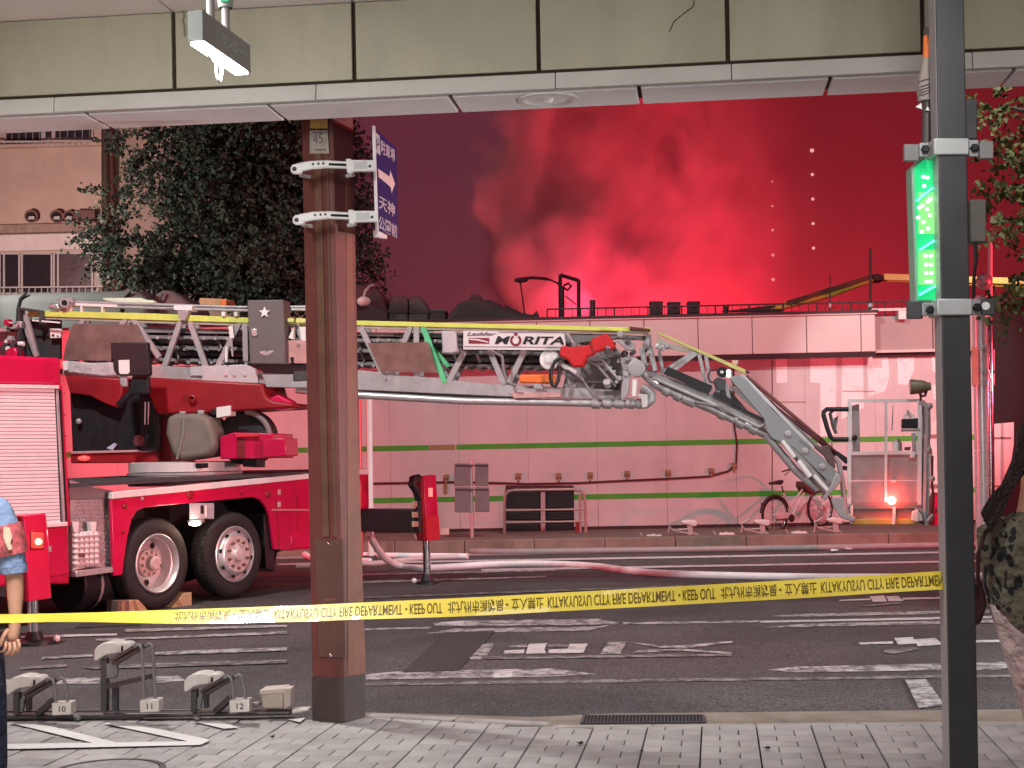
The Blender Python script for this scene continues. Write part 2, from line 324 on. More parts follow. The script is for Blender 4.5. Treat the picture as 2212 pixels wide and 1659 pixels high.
# ------------------------------------------------------------------ ground, road, pavements
ZR = -0.06
mb = MB(); mb.add([(-900, -60, -.3), (900, -60, -.3), (900, 1100, -.3), (-900, 1100, -.3)], [[0, 1, 2, 3]])
struct('ground', mb, mat('dark_ground', (.05, .045, .045), .9, var=.2, scale=.5))
mb = MB(); mb.add([(-150, 5, ZR), (150, 5, ZR), (150, 27.5, ZR), (-150, 27.5, ZR)], [[0, 1, 2, 3]])
road = struct('road', mb, ASPH)
MK = [0]
def marking(pxs, m, z=ZR + .004, name='road_marking', parent=None, sh=0):
    MK[0] += 1; z += MK[0] * .00012; mb = MB(); mb.add([PZ(x, y, z) for x, y in pxs], [list(range(len(pxs)))])
    o = mesh_obj(name, mb, m, parent or road, recalc=False); return o
for pxs, m in [
    ([(790, 1456), (870, 1449), (1190, 1444), (1290, 1456), (1190, 1461), (790, 1468)], LINE),
    ([(1068, 1451), (1108, 1449), (1104, 1463), (1066, 1464)], LINEF),
    ([(1655, 1447), (1720, 1440), (2170, 1430), (2190, 1439), (2160, 1446), (1720, 1452)], LINE),
    ([(790, 1474), (2212, 1456), (2212, 1462), (790, 1481)], LINEW),
    ([(-60, 1469), (216, 1463), (216, 1477), (-60, 1480)], LINE),
    ([(330, 1462), (385, 1459), (400, 1470), (330, 1476)], LINE),
    ([(935, 1346), (990, 1341), (1290, 1336), (1338, 1346), (1290, 1350), (940, 1352)], LINE),
    ([(920, 1368), (985, 1358), (1290, 1353), (1332, 1348), (1270, 1362), (985, 1367)], LINE),
    ([(950, 1344), (1005, 1341), (1000, 1349), (975, 1350)], LINEF),
    ([(787, 1357), (930, 1354), (930, 1357), (787, 1361)], LINE),
    ([(1345, 1344), (1640, 1340), (1640, 1344), (1345, 1349)], LINE),
    ([(1650, 1331), (1740, 1326), (2212, 1315), (2212, 1322), (1740, 1332)], LINE),
    ([(1642, 1341), (2212, 1329), (2212, 1334), (1642, 1345)], LINEF),
    ([(1640, 1356), (1740, 1347), (2212, 1337), (2212, 1344), (1740, 1354)], LINE),
    # lettering and arrows painted on the lane
    ([(950, 1404), (1018, 1402), (1014, 1410), (950, 1410)], LINE),
    ([(1033, 1391), (1069, 1390), (1047, 1424), (1002, 1424), (1014, 1410)], LINE),
    ([(1100, 1395), (1138, 1391), (1140, 1397), (1100, 1399)], LINE),
    ([(1142, 1391), (1182, 1389), (1176, 1403), (1180, 1411), (1136, 1412)], LINEF),
    ([(1090, 1405), (1134, 1403), (1132, 1411), (1088, 1412)], LINEF),
    ([(1184, 1392), (1228, 1391), (1226, 1397), (1184, 1398)], LINEW),
    ([(1230, 1391), (1270, 1390), (1260, 1410), (1184, 1411), (1186, 1403), (1226, 1401)], LINEF),
    ([(1312, 1387), (1354, 1386), (1340, 1412), (1297, 1413)], LINE),
    ([(1358, 1387), (1430, 1394), (1475, 1394), (1582, 1384), (1582, 1389), (1476, 1400), (1425, 1399)], LINE),
    ([(1365, 1411), (1380, 1404), (1470, 1401), (1582, 1409), (1580, 1413), (1470, 1405)], LINE),
    ([(1040, 1418), (1580, 1412), (1580, 1417), (1040, 1424)], LINEW),
    ([(1855, 1388), (1929, 1385), (1929, 1390), (1858, 1392)], LINEF),
    ([(1931, 1378), (1972, 1376), (1979, 1390), (1940, 1392)], LINEF),
    ([(1974, 1381), (2020, 1378), (2038, 1392), (1983, 1396)], LINEF),
    ([(2036, 1384), (2212, 1381), (2212, 1386), (2038, 1389)], LINEF),
    ([(1910, 1404), (1975, 1398), (1990, 1402), (1930, 1412), (1908, 1410)], LINEW),
    ([(1813, 1296), (1880, 1292), (1880, 1296), (1813, 1298)], LINEF),
    ([(1878, 1288), (1910, 1286), (1916, 1299), (1886, 1300)], LINEF),
    ([(1914, 1288), (1940, 1287), (1952, 1298), (1920, 1299)], LINEF),
    ([(1950, 1291), (2212, 1286), (2212, 1290), (1950, 1295)], LINEF),
    ([(1857, 1308), (1945, 1300), (1945, 1304), (1870, 1310)], LINEW),
    ([(1955, 1468), (2000, 1467), (2040, 1522), (1985, 1530)], LINE),
    # far lane lines
    ([(700, 1241), (1200, 1229), (1200, 1233), (700, 1245)], LINE),
    ([(700, 1257), (1180, 1244), (1180, 1247), (700, 1262)], LINE),
    ([(700, 1292), (1475, 1264), (1475, 1267), (700, 1296)], LINEW),
    ([(1040, 1229), (2212, 1208), (2212, 1212), (1040, 1233)], LINEF),
    ([(600, 1217), (2212, 1188), (2212, 1192), (600, 1221)], LINEF),
    ([(45, 1373), (253, 1368), (253, 1372), (45, 1378)], LINEF),
    ([(90, 1419), (200, 1412), (200, 1418), (90, 1424)], LINE), ([(43, 1440), (145, 1434), (145, 1440), (43, 1446)], LINEW),
    ([(270, 1359), (620, 1349), (620, 1354), (270, 1365)], LINE),
    ([(207, 1380), (620, 1363), (620, 1369), (207, 1384)], LINE),
    ([(330, 1409), (470, 1402), (620, 1398), (620, 1405), (430, 1412), (330, 1415)], LINE),
    ([(175, 1441), (330, 1432), (620, 1425), (620, 1432), (330, 1441), (200, 1445)], LINEW),
]: marking(pxs, m)
# repair patches of newer tar
for pxs in ([(960, 1366), (1070, 1362), (990, 1448), (870, 1452)], [(200, 1330), (330, 1326), (300, 1350), (160, 1356)]):
    marking(pxs, mat('tar_patch', (.032, .03, .031), .8, var=.25, scale=20, bump=.3), ZR + .002, 'tar_patch')

# near pavement: bed, tiles, kerb, gutter
front = [(-500, 1557), (640, 1549), (787, 1549), (1190, 1570), (2700, 1557)]
fw = [PZ(x, y, 0) for x, y in front]
mb = MB(); pts = [Vector((p.x, p.y, -.02)) for p in fw] + [Vector((12, -6, -.02)), Vector((-12, -6, -.02))]
mb.prism(pts, (0, 0, -.2)); pave = struct('pavement', mb, JOINT)
qd = (RT * 440 + FW * 3300).normalized(); td = Vector((qd.y, -qd.x, 0)); o0 = PZ(1638, 1600, 0)
def front_y(x):
    for a, b in zip(fw, fw[1:]):
        if a.x <= x <= b.x: return a.y + (b.y - a.y) * (x - a.x) / (b.x - a.x)
    return 9
def clip(poly, a, b):          # keep the camera's side of the line a-b
    def side(p): return (b.x - a.x) * (p.y - a.y) - (b.y - a.y) * (p.x - a.x)
    out = []
    for i in range(len(poly)):
        p, q = poly[i], poly[(i + 1) % len(poly)]; sp, sq = side(p), side(q)
        if sp <= 0: out.append(p)
        if sp * sq < 0: out.append(p + (q - p) * (sp / (sp - sq)))
    return out
SW, SR, J = .315, .165, .006
tiles = []
for ia in range(-22, 16):
    for ib in range(-24, 12):
        cut = SW / 3 if (ib + ia * 0) % 2 == 0 else SW * 2 / 3
        for a0, a1 in ((0, cut), (cut, SW)):
            A0, A1 = ia * SW + a0 + J / 2, ia * SW + a1 - J / 2; B0, B1 = ib * SR + J / 4, (ib + 1) * SR - J / 4
            if a0 == 0: A0 += J * .5
            quad = [o0 + td * a + qd * b for a, b in ((A0, B0), (A1, B0), (A1, B1), (A0, B1))]
            c = sum(quad, Vector()) / 4
            if c.y - front_y(c.x) > .12 or c.y < 2: continue
            for s, e in zip(fw, fw[1:]):
                if s.x - .2 <= c.x <= e.x + .2 and abs(c.y - front_y(c.x)) < .5: quad = clip(quad, s, e)
                if len(quad) < 3: break
            if len(quad) < 3: continue
            rel = c - CAM; d = rel.dot(FW); l = rel.dot(RT)
            inview = d > 7.6 and abs(l / d) < .36
            tiles.append((0 if inview else 1, d, c, quad))
tiles.sort(key=lambda t: (t[0], t[1]))
def tile_mb(quad, c, dz):
    ins = [q + (c - q).normalized() * .006 for q in quad]; n = len(quad); mb = MB()
    lo = [Vector((q.x, q.y, -.018)) for q in quad]; mid = [Vector((q.x, q.y, -.003 + dz)) for q in quad]; hi = [Vector((q.x, q.y, dz)) for q in ins]
    fs = [[2 * n + i for i in range(n)]] + [[k * n + i, k * n + (i + 1) % n, (k + 1) * n + (i + 1) % n, (k + 1) * n + i] for k in (0, 1) for i in range(n)]
    return mb.add(lo + mid + hi, fs)
rest = MB()
for k, (iv, d, c, quad) in enumerate(tiles):
    dz = random.uniform(-.002, .002); t = tile_mb(quad, c, dz)
    if k < 300: mesh_obj('paving_tile', t, TILE, pave)
    else:
        b = len(rest.v); rest.v += t.v; rest.f += [[b + i for i in f] for f in t.f]
o = mesh_obj('paving_tiles', rest, TILE, pave); o['kind'] = 'stuff'
for pxs in ([(24, 1562), (75, 1560), (250, 1603), (215, 1608)], [(222, 1562), (265, 1558), (455, 1598), (420, 1604)],
            [(420, 1559), (472, 1557), (516, 1571), (484, 1574)], [(15, 1607), (420, 1601), (455, 1599), (432, 1609), (15, 1618)], [(622, 1554), (660, 1550), (648, 1560)]):
    marking(pxs, worn('bay_paint', (.6, .59, .56), (.3, .28, .26), .36, 10) if 'bay_paint' not in bpy.data.materials else bpy.data.materials['bay_paint'], .0045, 'bay_marking', pave)
# kerb stones
kerb = struct('kerb', MB().bar(fw[2] + Vector((0, .03, -.11)), fw[4] + Vector((0, .03, -.11)), .1, .1), CONC)
def stones(a, b, L, w, top, off, m=KERBM):
    d = (b - a); n = max(1, int(d.length / L)); u = d.normalized(); v = Vector((-u.y, u.x, 0))
    for i in range(n):
        s = a + u * (i * L + .006); e = a + u * ((i + 1) * L - .006)
        mb = MB().prism([Vector((p.x, p.y, -.16)) for p in (s + v * off, e + v * off, e + v * (off + w), s + v * (off + w))], (0, 0, .16 + top))
        mesh_obj('kerb_stone', mb, m, kerb, bevel=.012)
stones(fw[2], fw[3], .6, .1, .012, .004); stones(fw[3], fw[4], .6, .075, -.002, .004)
gut = [(770, 1538), (1147, 1549), (1330, 1541), (2700, 1527)]
mb = MB(); gp = [PZ(x, y, ZR + .006) for x, y in gut] + [Vector((p.x, p.y, ZR + .006)) for p in reversed(fw[2:])]
mb.add(gp, [list(range(len(gp)))]); struct('gutter', mb, mat('tan_gutter_concrete', (.2, .165, .13), .85, var=.25, scale=4, bump=.3, bscale=80, dirt=.4), recalc=False)

# drain grate
g0, g1, g2, g3 = [PZ(x, y, ZR + .012) for x, y in ((1257, 1563), (1521, 1561), (1519, 1546), (1262, 1547))]
gr = thing('drain_grate', 'long black slotted drain grate in the tan gutter beside the tiles', 'drain', (g0 + g2) / 2)
mesh_obj('pit', MB().add([g0, g1, g2, g3], [[0, 1, 2, 3]]), BLKM, gr, recalc=False)
fr = MB()
for a, b in ((g0, g1), (g1, g2), (g2, g3), (g3, g0)): fr.bar(a, b, .018, .014)
mesh_obj('frame', fr, DGREY, gr)
nb = 34
for i in range(1, nb):
    t = i / nb; mesh_obj('grate_bar', MB().bar(g0.lerp(g1, t), g3.lerp(g2, t), .007, .012), DGREY, gr)
mh = thing('manhole_cover', 'round iron manhole cover set in the tiles at the bottom', 'manhole cover', PZ(235, 1664, .004))
c = WL[mh.name]
mesh_obj('rim', MB().lathe(c, (0, 0, 1), [(.29, 0), (.29, .006), (.262, .006), (.262, 0)], 40), DGREY, mh)
mesh_obj('cover', MB().lathe(c, (0, 0, 1), [(0, .0035), (.255, .0035), (.255, 0)], 40), mat('worn_iron', (.24, .23, .22), .6, .2, var=.35, scale=14, bump=.5, bscale=40), mh)
for x0, x1 in ((-.16, -.06), (.03, .13)):
    mesh_obj('slot', MB().lathe(c + RT * ((x0 + x1) / 2) - FW * .05, (0, 0, 1), [(0, .0045), (.045, .0045), (.045, .002)], 14), BLKM, mh)

# far kerb and pavement
YK, YW, ZF = 26.1, 29.3, .16
mb = MB().prism([Vector((x, y, ZF)) for x, y in ((-60, YK + .16), (60, YK + .16), (60, 40), (-60, 40))], (0, 0, -.3))
farp = struct('far_pavement', mb, mat('brown_far_paving', (.17, .12, .1), .85, var=.3, scale=3, bump=.3, dirt=.5))
fk = struct('far_kerb', MB().box((0, YK + .08, -.12), (110, .1, .1)), CONC)
for i in range(-9, 12):
    mesh_obj('kerb_stone', MB().box((i * 1.2, YK + .08, (ZF + .01 - .2) / 2), (1.19, .16, ZF + .21)), mat('brown_kerb', (.23, .16, .13), .8, var=.2, scale=3, dirt=.5), fk, bevel=.015)
mb = MB(); mb.add([(-60, YK - .55, ZR + .005), (60, YK - .55, ZR + .005), (60, YK + .01, ZR + .005), (-60, YK + .01, ZR + .005)], [[0, 1, 2, 3]])
struct('far_gutter', mb, mat('pale_gutter', (.36, .32, .3), .8, var=.2, scale=3, dirt=.5), recalc=False)

# ------------------------------------------------------------------ canopy overhead
cq = (RT * 400 + FW * 3300).normalized(); ct = Vector((cq.y, -cq.x, 0))
FASC = Plane(P(650, 222, 8.58), ct)
CREAM = mat('beige_fascia_panel', (.45, .43, .31), .5, var=.08, scale=2.2, dirt=.55, dirtcol=(.2, .17, .11))
CREAML = mat('pale_ledge_panel', (.6, .59, .53), .5, var=.05, scale=3, dirt=.15, dirtcol=(.3, .27, .2))
SOFF = mat('soffit_panel_white', (.85, .83, .81), .5, var=.05, scale=2, dirt=.12, dirtcol=(.35, .3, .26))
SEAM = mat('dark_seam', (.05, .035, .02), .9, var=.2)
can = thing('arcade_canopy', 'beige panelled arcade canopy crossing the top of the street view', 'canopy', FASC.pt(1106, 150))
def zline(px, py, off=0.0): return FASC.pt(px, py, off).z
z_sof = zline(650, 222); z_led = zline(650, 185) ; z_f0 = z_led + .02; z_top = zline(650, 12)
def fx(px, py=150): return (FASC.pt(px, py) - FASC.p0).dot(FASC.t)
seams = [fx(x) for x in (-13, 376, 765, 1164, 1573, 1995, 2420)]
def cp(a, back, z): return Vector((0, 0, 0)) + Vector((FASC.p0.x, FASC.p0.y, 0)) + FASC.t * a - FASC.n * back + UP * z
DEPTH = .42
core = MB().prism([cp(seams[0] - 6, .03, z_sof + .03), cp(seams[-1] + 4, .03, z_sof + .03), cp(seams[-1] + 4, DEPTH - .02, z_sof + .03), cp(seams[0] - 6, DEPTH - .02, z_sof + .03)], (0, 0, 2.0))
mesh_obj('beam_core', core, SEAM, can)
allse = [seams[0] - 2.16, seams[0] - 1.08] + seams + [seams[-1] + 1.1]
for a, b in zip(allse, allse[1:]):
    g = .012
    mesh_obj('fascia_panel', MB().prism([cp(a + g, 0, z_f0), cp(b - g, 0, z_f0), cp(b - g, 0, z_top), cp(a + g, 0, z_top)], -FASC.n * .028), CREAM, can, bevel=.003)
lse = [fx(x) for x in (-430, 118, 683, 1200, 1580, 2100, 2560)]
for a, b in zip(lse, lse[1:]):
    mesh_obj('ledge_strip', MB().prism([cp(a + .002, -.03, z_sof + .006), cp(b - .002, -.03, z_sof + .006), cp(b - .002, -.012, z_led), cp(a + .002, -.012, z_led)], -FASC.n * .04), CREAML, can, bevel=.004)
sse = [fx(x, 222) for x in (-215, 180, 575, 970, 1380, 1797, 2197, 2600)]
for a, b in zip(sse, sse[1:]):
    mesh_obj('soffit_panel', MB().prism([cp(a + .012, .042, z_sof), cp(b - .012, .042, z_sof), cp(b - .012, DEPTH, z_sof), cp(a + .012, DEPTH, z_sof)], (0, 0, .028)), SOFF, can, bevel=.003)
# ceiling of the arcade, running back over the camera
for a, b in zip(allse, allse[1:]):
    mesh_obj('ceiling_panel', MB().prism([cp(a + .006, -6.5, z_top + .004), cp(b - .006, -6.5, z_top + .004), cp(b - .006, .02, z_top + .004), cp(a + .006, .02, z_top + .004)], (0, 0, .03)), SOFF, can)
c = FASC.pt(1177, 217); c = cp((c - FASC.p0).dot(FASC.t), .2, z_sof)
dl = mesh_obj('downlight', MB().lathe(c, (0, 0, -1), [(.17, 0), (.17, .006), (.14, .01), (.125, .004), (.1, -.03), (.05, -.045), (0, -.045)], 32), WHITEP, can)
mesh_obj('bulb', MB().ball(c + UP * .012, .035, 12), mat('frosted_bulb', (.9, .9, .88), .25, var=0), dl)
crk = MB(); a = [(1500, 0), (1497, 15), (1484, 24), (1470, 35), (1455, 48), (1449, 62), (1446, 68)]
mesh_obj('crack', crk.tube([FASC.pt(x, y, .002) for x, y in a], .0028, 5), SEAM, can)
mesh_obj('cable', MB().tube([FASC.pt(x, y, .012) for x, y in ((352, -6), (375, 12), (388, 18), (398, 32), (394, 45), (398, 58), (399, 78))], .005, 6), mat('beige_cable', (.3, .28, .22), .6), can)
# ------------------------------------------------------------------ long white wall across the street
WP = Plane((0, YW, 0), (1, 0, 0)); FZP = Plane((0, YW - .35, 0), (1, 0, 0))
WALLM = mat('white_wall_panel', (.62, .58, .57), .55, var=.09, scale=1.3, dirt=.5, dirtcol=(.38, .32, .3))
FRZ = mat('pale_frieze_panel', (.66, .61, .57), .5, var=.05, scale=1.5, dirt=.15, dirtcol=(.45, .38, .34))
GREEN = mat('green_stripe_paint', (.06, .4, .03), .6, var=.15, scale=6, dirt=.35, dirtcol=(.25, .24, .1))
zw_top = WP.pt(1700, 769).z; zf_top = FZP.pt(1474, 688).z
wall = thing('long_wall', 'long white panelled wall with two green stripes across the street', 'wall', (0, YW, ZF))
mesh_obj('backing', MB().box((0, YW + .6, (zf_top + ZF) / 2 - .05), (44, 1.1, zf_top - ZF - .1)), SEAM, wall)
W0 = WP.pt(1139, 900).x; PW = 1.325
for i in range(-13, 12):
    a, b = W0 + i * PW + .001, W0 + (i + 1) * PW - .001
    mesh_obj('wall_panel', MB().prism([(a, YW, ZF + .06), (b, YW, ZF + .06), (b, YW, zw_top), (a, YW, zw_top)], (0, .04, 0)), WALLM, wall, bevel=.004, seg=1)
mesh_obj('plinth', MB().box((0, YW + .03, ZF + .03), (44, .05, .1)), mat('dark_plinth', (.05, .03, .03), .8), wall)
xe = FZP.pt(1891, 700).x; x1_, x2_ = xe + .02, WP.pt(2300, 700).x
F0 = FZP.pt(1508, 720).x; FWd = FZP.pt(1625, 720).x - F0
xs = [F0 + i * FWd for i in range(-16, 5)]; xs = [x for x in xs if x < xe - .05] + [xe]
zfb = FZP.pt(1700, 763).z
for a, b in zip(xs, xs[1:]):
    mesh_obj('frieze_panel', MB().prism([(a + .007, YW - .35, zfb), (b - .007, YW - .35, zfb), (b - .007, YW - .35, zf_top), (a + .007, YW - .35, zf_top)], (0, .05, 0)), FRZ, wall, bevel=.006)
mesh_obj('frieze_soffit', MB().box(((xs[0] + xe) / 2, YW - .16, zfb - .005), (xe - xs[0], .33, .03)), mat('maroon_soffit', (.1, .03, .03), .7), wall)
mesh_obj('painted_shade_strip', MB().box(((xs[0] + xe) / 2, YW - .3, zfb - .055), (xe - xs[0], .06, .085)), mat('frieze_shade_paint', (.03, .01, .012), .7), wall)  # dark strip painting the shade below the frieze
mesh_obj('painted_shade_strip', MB().box(((x1_ + x2_) / 2, YW - .03, zfb - .055), (x2_ - x1_, .06, .085)), MATS['frieze_shade_paint'], wall)  # same painted shade below the stepped back end
mesh_obj('frieze_core', MB().box(((xs[0] + xe) / 2, YW - .14, (zfb + zf_top) / 2), (xe - xs[0] - .02, .3, zf_top - zfb - .03)), SEAM, wall)
mesh_obj('coping', MB().box(((xs[0] + xe) / 2, YW - .1, zf_top + .055), (xe - xs[0] + .1, .62, .05)), mat('dark_coping', (.035, .015, .018), .6), wall)
mesh_obj('coping_strip', MB().box(((xs[0] + xe) / 2, YW - .36, zf_top + .018), (xe - xs[0] + .05, .06, .03)), FRZ, wall)
# stepped back end of the frieze on the right
x1, x2 = xe + .02, WP.pt(2300, 700).x
xm = WP.pt(2012, 700).x
for a, b in ((x1, xm), (xm + .02, x2)):
    mesh_obj('frieze_panel', MB().prism([(a, YW - .06, zfb + .03), (b, YW - .06, zfb + .03), (b, YW - .06, zf_top - .02), (a, YW - .06, zf_top - .02)], (0, .05, 0)), mat('grey_frieze', (.38, .31, .29), .6, var=.12, scale=1), wall)
mesh_obj('coping_strip', MB().box(((x1 + x2) / 2, YW - .1, zfb + .01), (x2 - x1, .1, .05)), FRZ, wall)
mesh_obj('coping_strip', MB().box((x1 + .8, YW - .1, zf_top + .1), (1.7, .12, .05)), FRZ, wall)
mesh_obj('end_box', MB().rect(WP, 1941, 671, 1960, 690, .2, .2), WHITEP, wall, bevel=.01)
zs1, zs2 = 1.79, .79
def px_x(px, py=970): return WP.pt(px, py).x
for z, segs in ((zs1, ((-20, 926), (986, 2230))), (zs2, ((-20, 2230),))):
    for a, b in segs:
        mesh_obj('green_stripe', MB().box(((px_x(a) + px_x(b)) / 2, YW - .0025, z), (px_x(b) - px_x(a), .005, .1)), GREEN, wall)
mesh_obj('green_stripe', MB().box(((px_x(927) + px_x(983)) / 2, YW - .0025, zs1), (px_x(983) - px_x(927), .005, .1)), mat('faded_stripe', (.33, .24, .1), .6, var=.2), wall)
# light reflected from windows, painted as pale patches on the wall
PATCH = worn('reflected_light_patch', (.95, .92, .9), (.64, .6, .58), .4, 3.0)
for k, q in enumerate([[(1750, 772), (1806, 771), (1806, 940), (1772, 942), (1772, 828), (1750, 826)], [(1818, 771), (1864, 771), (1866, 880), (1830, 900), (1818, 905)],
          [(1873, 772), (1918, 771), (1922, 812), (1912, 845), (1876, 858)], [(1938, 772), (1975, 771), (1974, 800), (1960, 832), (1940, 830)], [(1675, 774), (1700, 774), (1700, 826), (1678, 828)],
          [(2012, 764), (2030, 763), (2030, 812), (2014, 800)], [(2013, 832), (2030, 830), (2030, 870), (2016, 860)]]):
    mesh_obj('reflected_light_patch', MB().poly(WP, q, .006, .005), PATCH, wall)
# cable and junction boxes
CAB = mat('dark_red_cable', (.08, .012, .016), .6)
pc = [(560, 1050), (815, 1044), (980, 1041), (1075, 1043), (1140, 1045), (1250, 1043), (1330, 1039), (1440, 1034), (1530, 1029), (1572, 1018), (1590, 1002), (1592, 960), (1586, 920), (1584, 880), (1584, 790)]
mesh_obj('cable', MB().tube([WP.pt(x, y, .02) for x, y in pc], .02, 6), CAB, wall)
JB = mat('ochre_junction_box', (.3, .2, .1), .6, var=.2)
for x, y in ((1120, 1027), (1207, 1027), (1275, 1025), (1355, 1022), (1443, 1020), (1537, 1016), (1585, 1005), (964, 1030)):
    jb = mesh_obj('junction_box', MB().rect(WP, x - 6, y - 5, x + 6, y + 4, .07, .06).rect(WP, x - 2.5, y + 4, x + 2.5, y + 13, .05, .03), JB, wall, bevel=.004)
mesh_obj('wall_latch', MB().rect(WP, 958, 1046, 966, 1066, .03, .03), JB, wall)
for x, y0, y1 in ((1797, 775, 1090), (1668, 776, 1125)):
    mesh_obj('panel_joint', MB().rect(WP, x - 1, y0, x + 1, y1, .004, .004), CAB, wall)
for y in (868, 845):
    mesh_obj('panel_joint', MB().rect(WP, 1672 if y == 868 else 1820, y - 1, 1742 if y == 868 else 1890, y + 1, .012, .004), mat('tan_joint', (.4, .3, .24), .7), wall)

# roof railing on top of the wall
RLP = Plane((0, YW + 1.0, 0), (1, 0, 0)); DKR = mat('dark_rail_steel', (.03, .01, .012), .6)
rr = thing('roof_railing', 'dark thin-barred railing along the top of the white wall', 'railing', RLP.pt(1560, 670))
zb0 = zf_top + .06
xr0, xr1 = RLP.pt(1182, 670).x, RLP.pt(1985, 650).x
mesh_obj('top_rail', MB().bar((xr0, YW + 1, zf_top + .36), (xr1, YW + 1, zf_top + .36), .03, .03), DKR, rr)
mesh_obj('mid_rail', MB().bar((xr0, YW + 1, zf_top + .2), (xr1, YW + 1, zf_top + .2), .012, .012), DKR, rr)
mesh_obj('bottom_rail', MB().bar((xr0, YW + 1, zf_top + .085), (xr1, YW + 1, zf_top + .085), .02, .02), DKR, rr)
n = 44
for i in range(n + 1):
    x = xr0 + (xr1 - xr0) * i / n; mesh_obj('post' if i % 4 == 0 else 'bar', MB().bar((x, YW + 1, zb0 - .06), (x, YW + 1, zf_top + .36), .03 if i % 4 == 0 else .014), DKR, rr)
for x0, y0, x1, y1, lb in ((1405, 653, 1432, 680, 'dark square roof unit, leftmost of three behind the railing'), (1444, 654, 1470, 680, 'dark square roof unit in the middle of three behind the railing'), (1487, 653, 1512, 678, 'dark square roof unit, rightmost of three behind the railing')):
    p = Plane((0, YW + 1.3, 0), (1, 0, 0)); t = thing('roof_unit', lb, 'roof unit', p.pt((x0 + x1) / 2, y1), 'boxes behind the roof railing')
    mesh_obj('casing', MB().rect(p, x0, y0, x1, y1 + 6, 0, .4), mat('dark_box', (.05, .02, .02), .7), t, bevel=.01)
    mesh_obj('lid', MB().rect(p, x0 - 1, y0 - 2.5, x1 + 1, y0 + .2, .02, .44), DKR, t)
    mesh_obj('vent', MB().rect(p, x0 + 6, y0 + 8, x1 - 6, y0 + 12, .01, .02), BLKM, t)
t = thing('roof_bollard', 'stubby thick dark post standing on the wall before the glow', 'post', RLP.pt(1280, 682))
mesh_obj('shaft', MB().cyl(RLP.pt(1280, 688), RLP.pt(1280, 652), .055), DKR, t); mesh_obj('cap', MB().cyl(RLP.pt(1280, 653), RLP.pt(1280, 648), .062, .05), DKR, t)
t = thing('roof_pot', 'small flared dark pot on the wall right of the three roof units', 'pot', RLP.pt(1568, 675))
mesh_obj('body', MB().cyl(RLP.pt(1568, 680), RLP.pt(1568, 664), .045, .06), DKR, t); mesh_obj('rim', MB().cyl(RLP.pt(1568, 665), RLP.pt(1568, 662), .066, .066), DKR, t)
for x, y0, lb, r in ((1880, 537, 'tall thin mast above the railing where the yellow boom bends', .03), (1793, 594, 'short thin mast on the railing left of the boom bend', .015)):
    t = thing('mast', lb, 'mast', RLP.pt(x, 664)); mesh_obj('pole', MB().cyl(RLP.pt(x, 690), RLP.pt(x, y0), r, r * .8, 8), DKR, t)
    mesh_obj('clamp', MB().cyl(RLP.pt(x, 664), RLP.pt(x, 656), r * 1.8, n=8), STEELW, t)

# silhouettes standing behind the wall
SP = Plane((0, 36, 0), (1, 0, 0))
t = thing('street_lamp', 'dark curved-arm street lamp silhouetted against the red smoke', 'street lamp', SP.pt(1215, 690))
mesh_obj('pole', MB().cyl(SP.pt(1215, 770), SP.pt(1214, 618), .055), DKR, t)
mesh_obj('arm', MB().tube([SP.pt(x, y) for x, y in ((1214, 625), (1205, 612), (1190, 605), (1165, 602), (1135, 601))], .025, 8), DKR, t)
mesh_obj('arm', MB().tube([SP.pt(x, y) for x, y in ((1214, 617), (1180, 600), (1150, 598), (1130, 600))], .015, 8), DKR, t)
mesh_obj('lamp_head', MB().ball(SP.pt(1126, 605), .16, 12, (1.1, .5, .4)), DKR, t)
mesh_obj('bracket', MB().tube([SP.pt(x, y) for x, y in ((1217, 617), (1228, 612), (1234, 618), (1226, 627), (1217, 621))], .03, 6), DKR, t)
SP2 = Plane((0, 36.5, 0), (1, 0, 0))
t = thing('pipe_frame', 'square dark pipe frame beside the curved street lamp', 'frame', SP2.pt(1230, 680))
for a, b in (((1211, 770), (1210, 593)), ((1210, 594), (1250, 606)), ((1250, 605), (1250, 760)), ((1222, 640), (1245, 658))):
    mesh_obj('pipe', MB().cyl(SP2.pt(*a), SP2.pt(*b), .045 if a[0] != 1222 else .015, n=8), DKR, t)
t = thing('leaning_pole', 'thin leaning pole at the right end of the dark mound', 'pole', SP.pt(1134, 680))
mesh_obj('shaft', MB().cyl(SP.pt(1139, 720), SP.pt(1124, 610), .02, n=6), DKR, t); mesh_obj('tip', MB().ball(SP.pt(1124, 609), .04, 8), DKR, t)
TARP = mat('sooty_tarpaulin', (.075, .05, .052), .8, var=.3, scale=3, bump=.6, bscale=6)
SP3 = Plane((0, 33, 0), (1, 0, 0))
t = thing('tarp_mound', 'dark tarpaulin covered mound on the wall left of the glow', 'mound', SP3.pt(1050, 688))
mesh_obj('tarp', MB().poly(SP3, [(964, 720), (966, 686), (975, 672), (990, 655), (1010, 646), (1030, 643), (1055, 650), (1085, 662), (1110, 674), (1135, 678), (1168, 690), (1170, 720)], 0, 1.2), TARP, t, bevel=.08, seg=3)
mesh_obj('chunk', MB().poly(SP3, [(1014, 650), (1016, 634), (1040, 639), (1044, 655)], -.2, .5), TARP, t, bevel=.03)
mesh_obj('chunk', MB().poly(SP3, [(1048, 655), (1052, 645), (1085, 660), (1088, 674)], -.1, .5), TARP, t, bevel=.03)
mesh_obj('chunk', MB().poly(SP3, [(1088, 675), (1092, 659), (1128, 676), (1150, 680), (1160, 670), (1168, 692)], -.2, .4), TARP, t, bevel=.02)
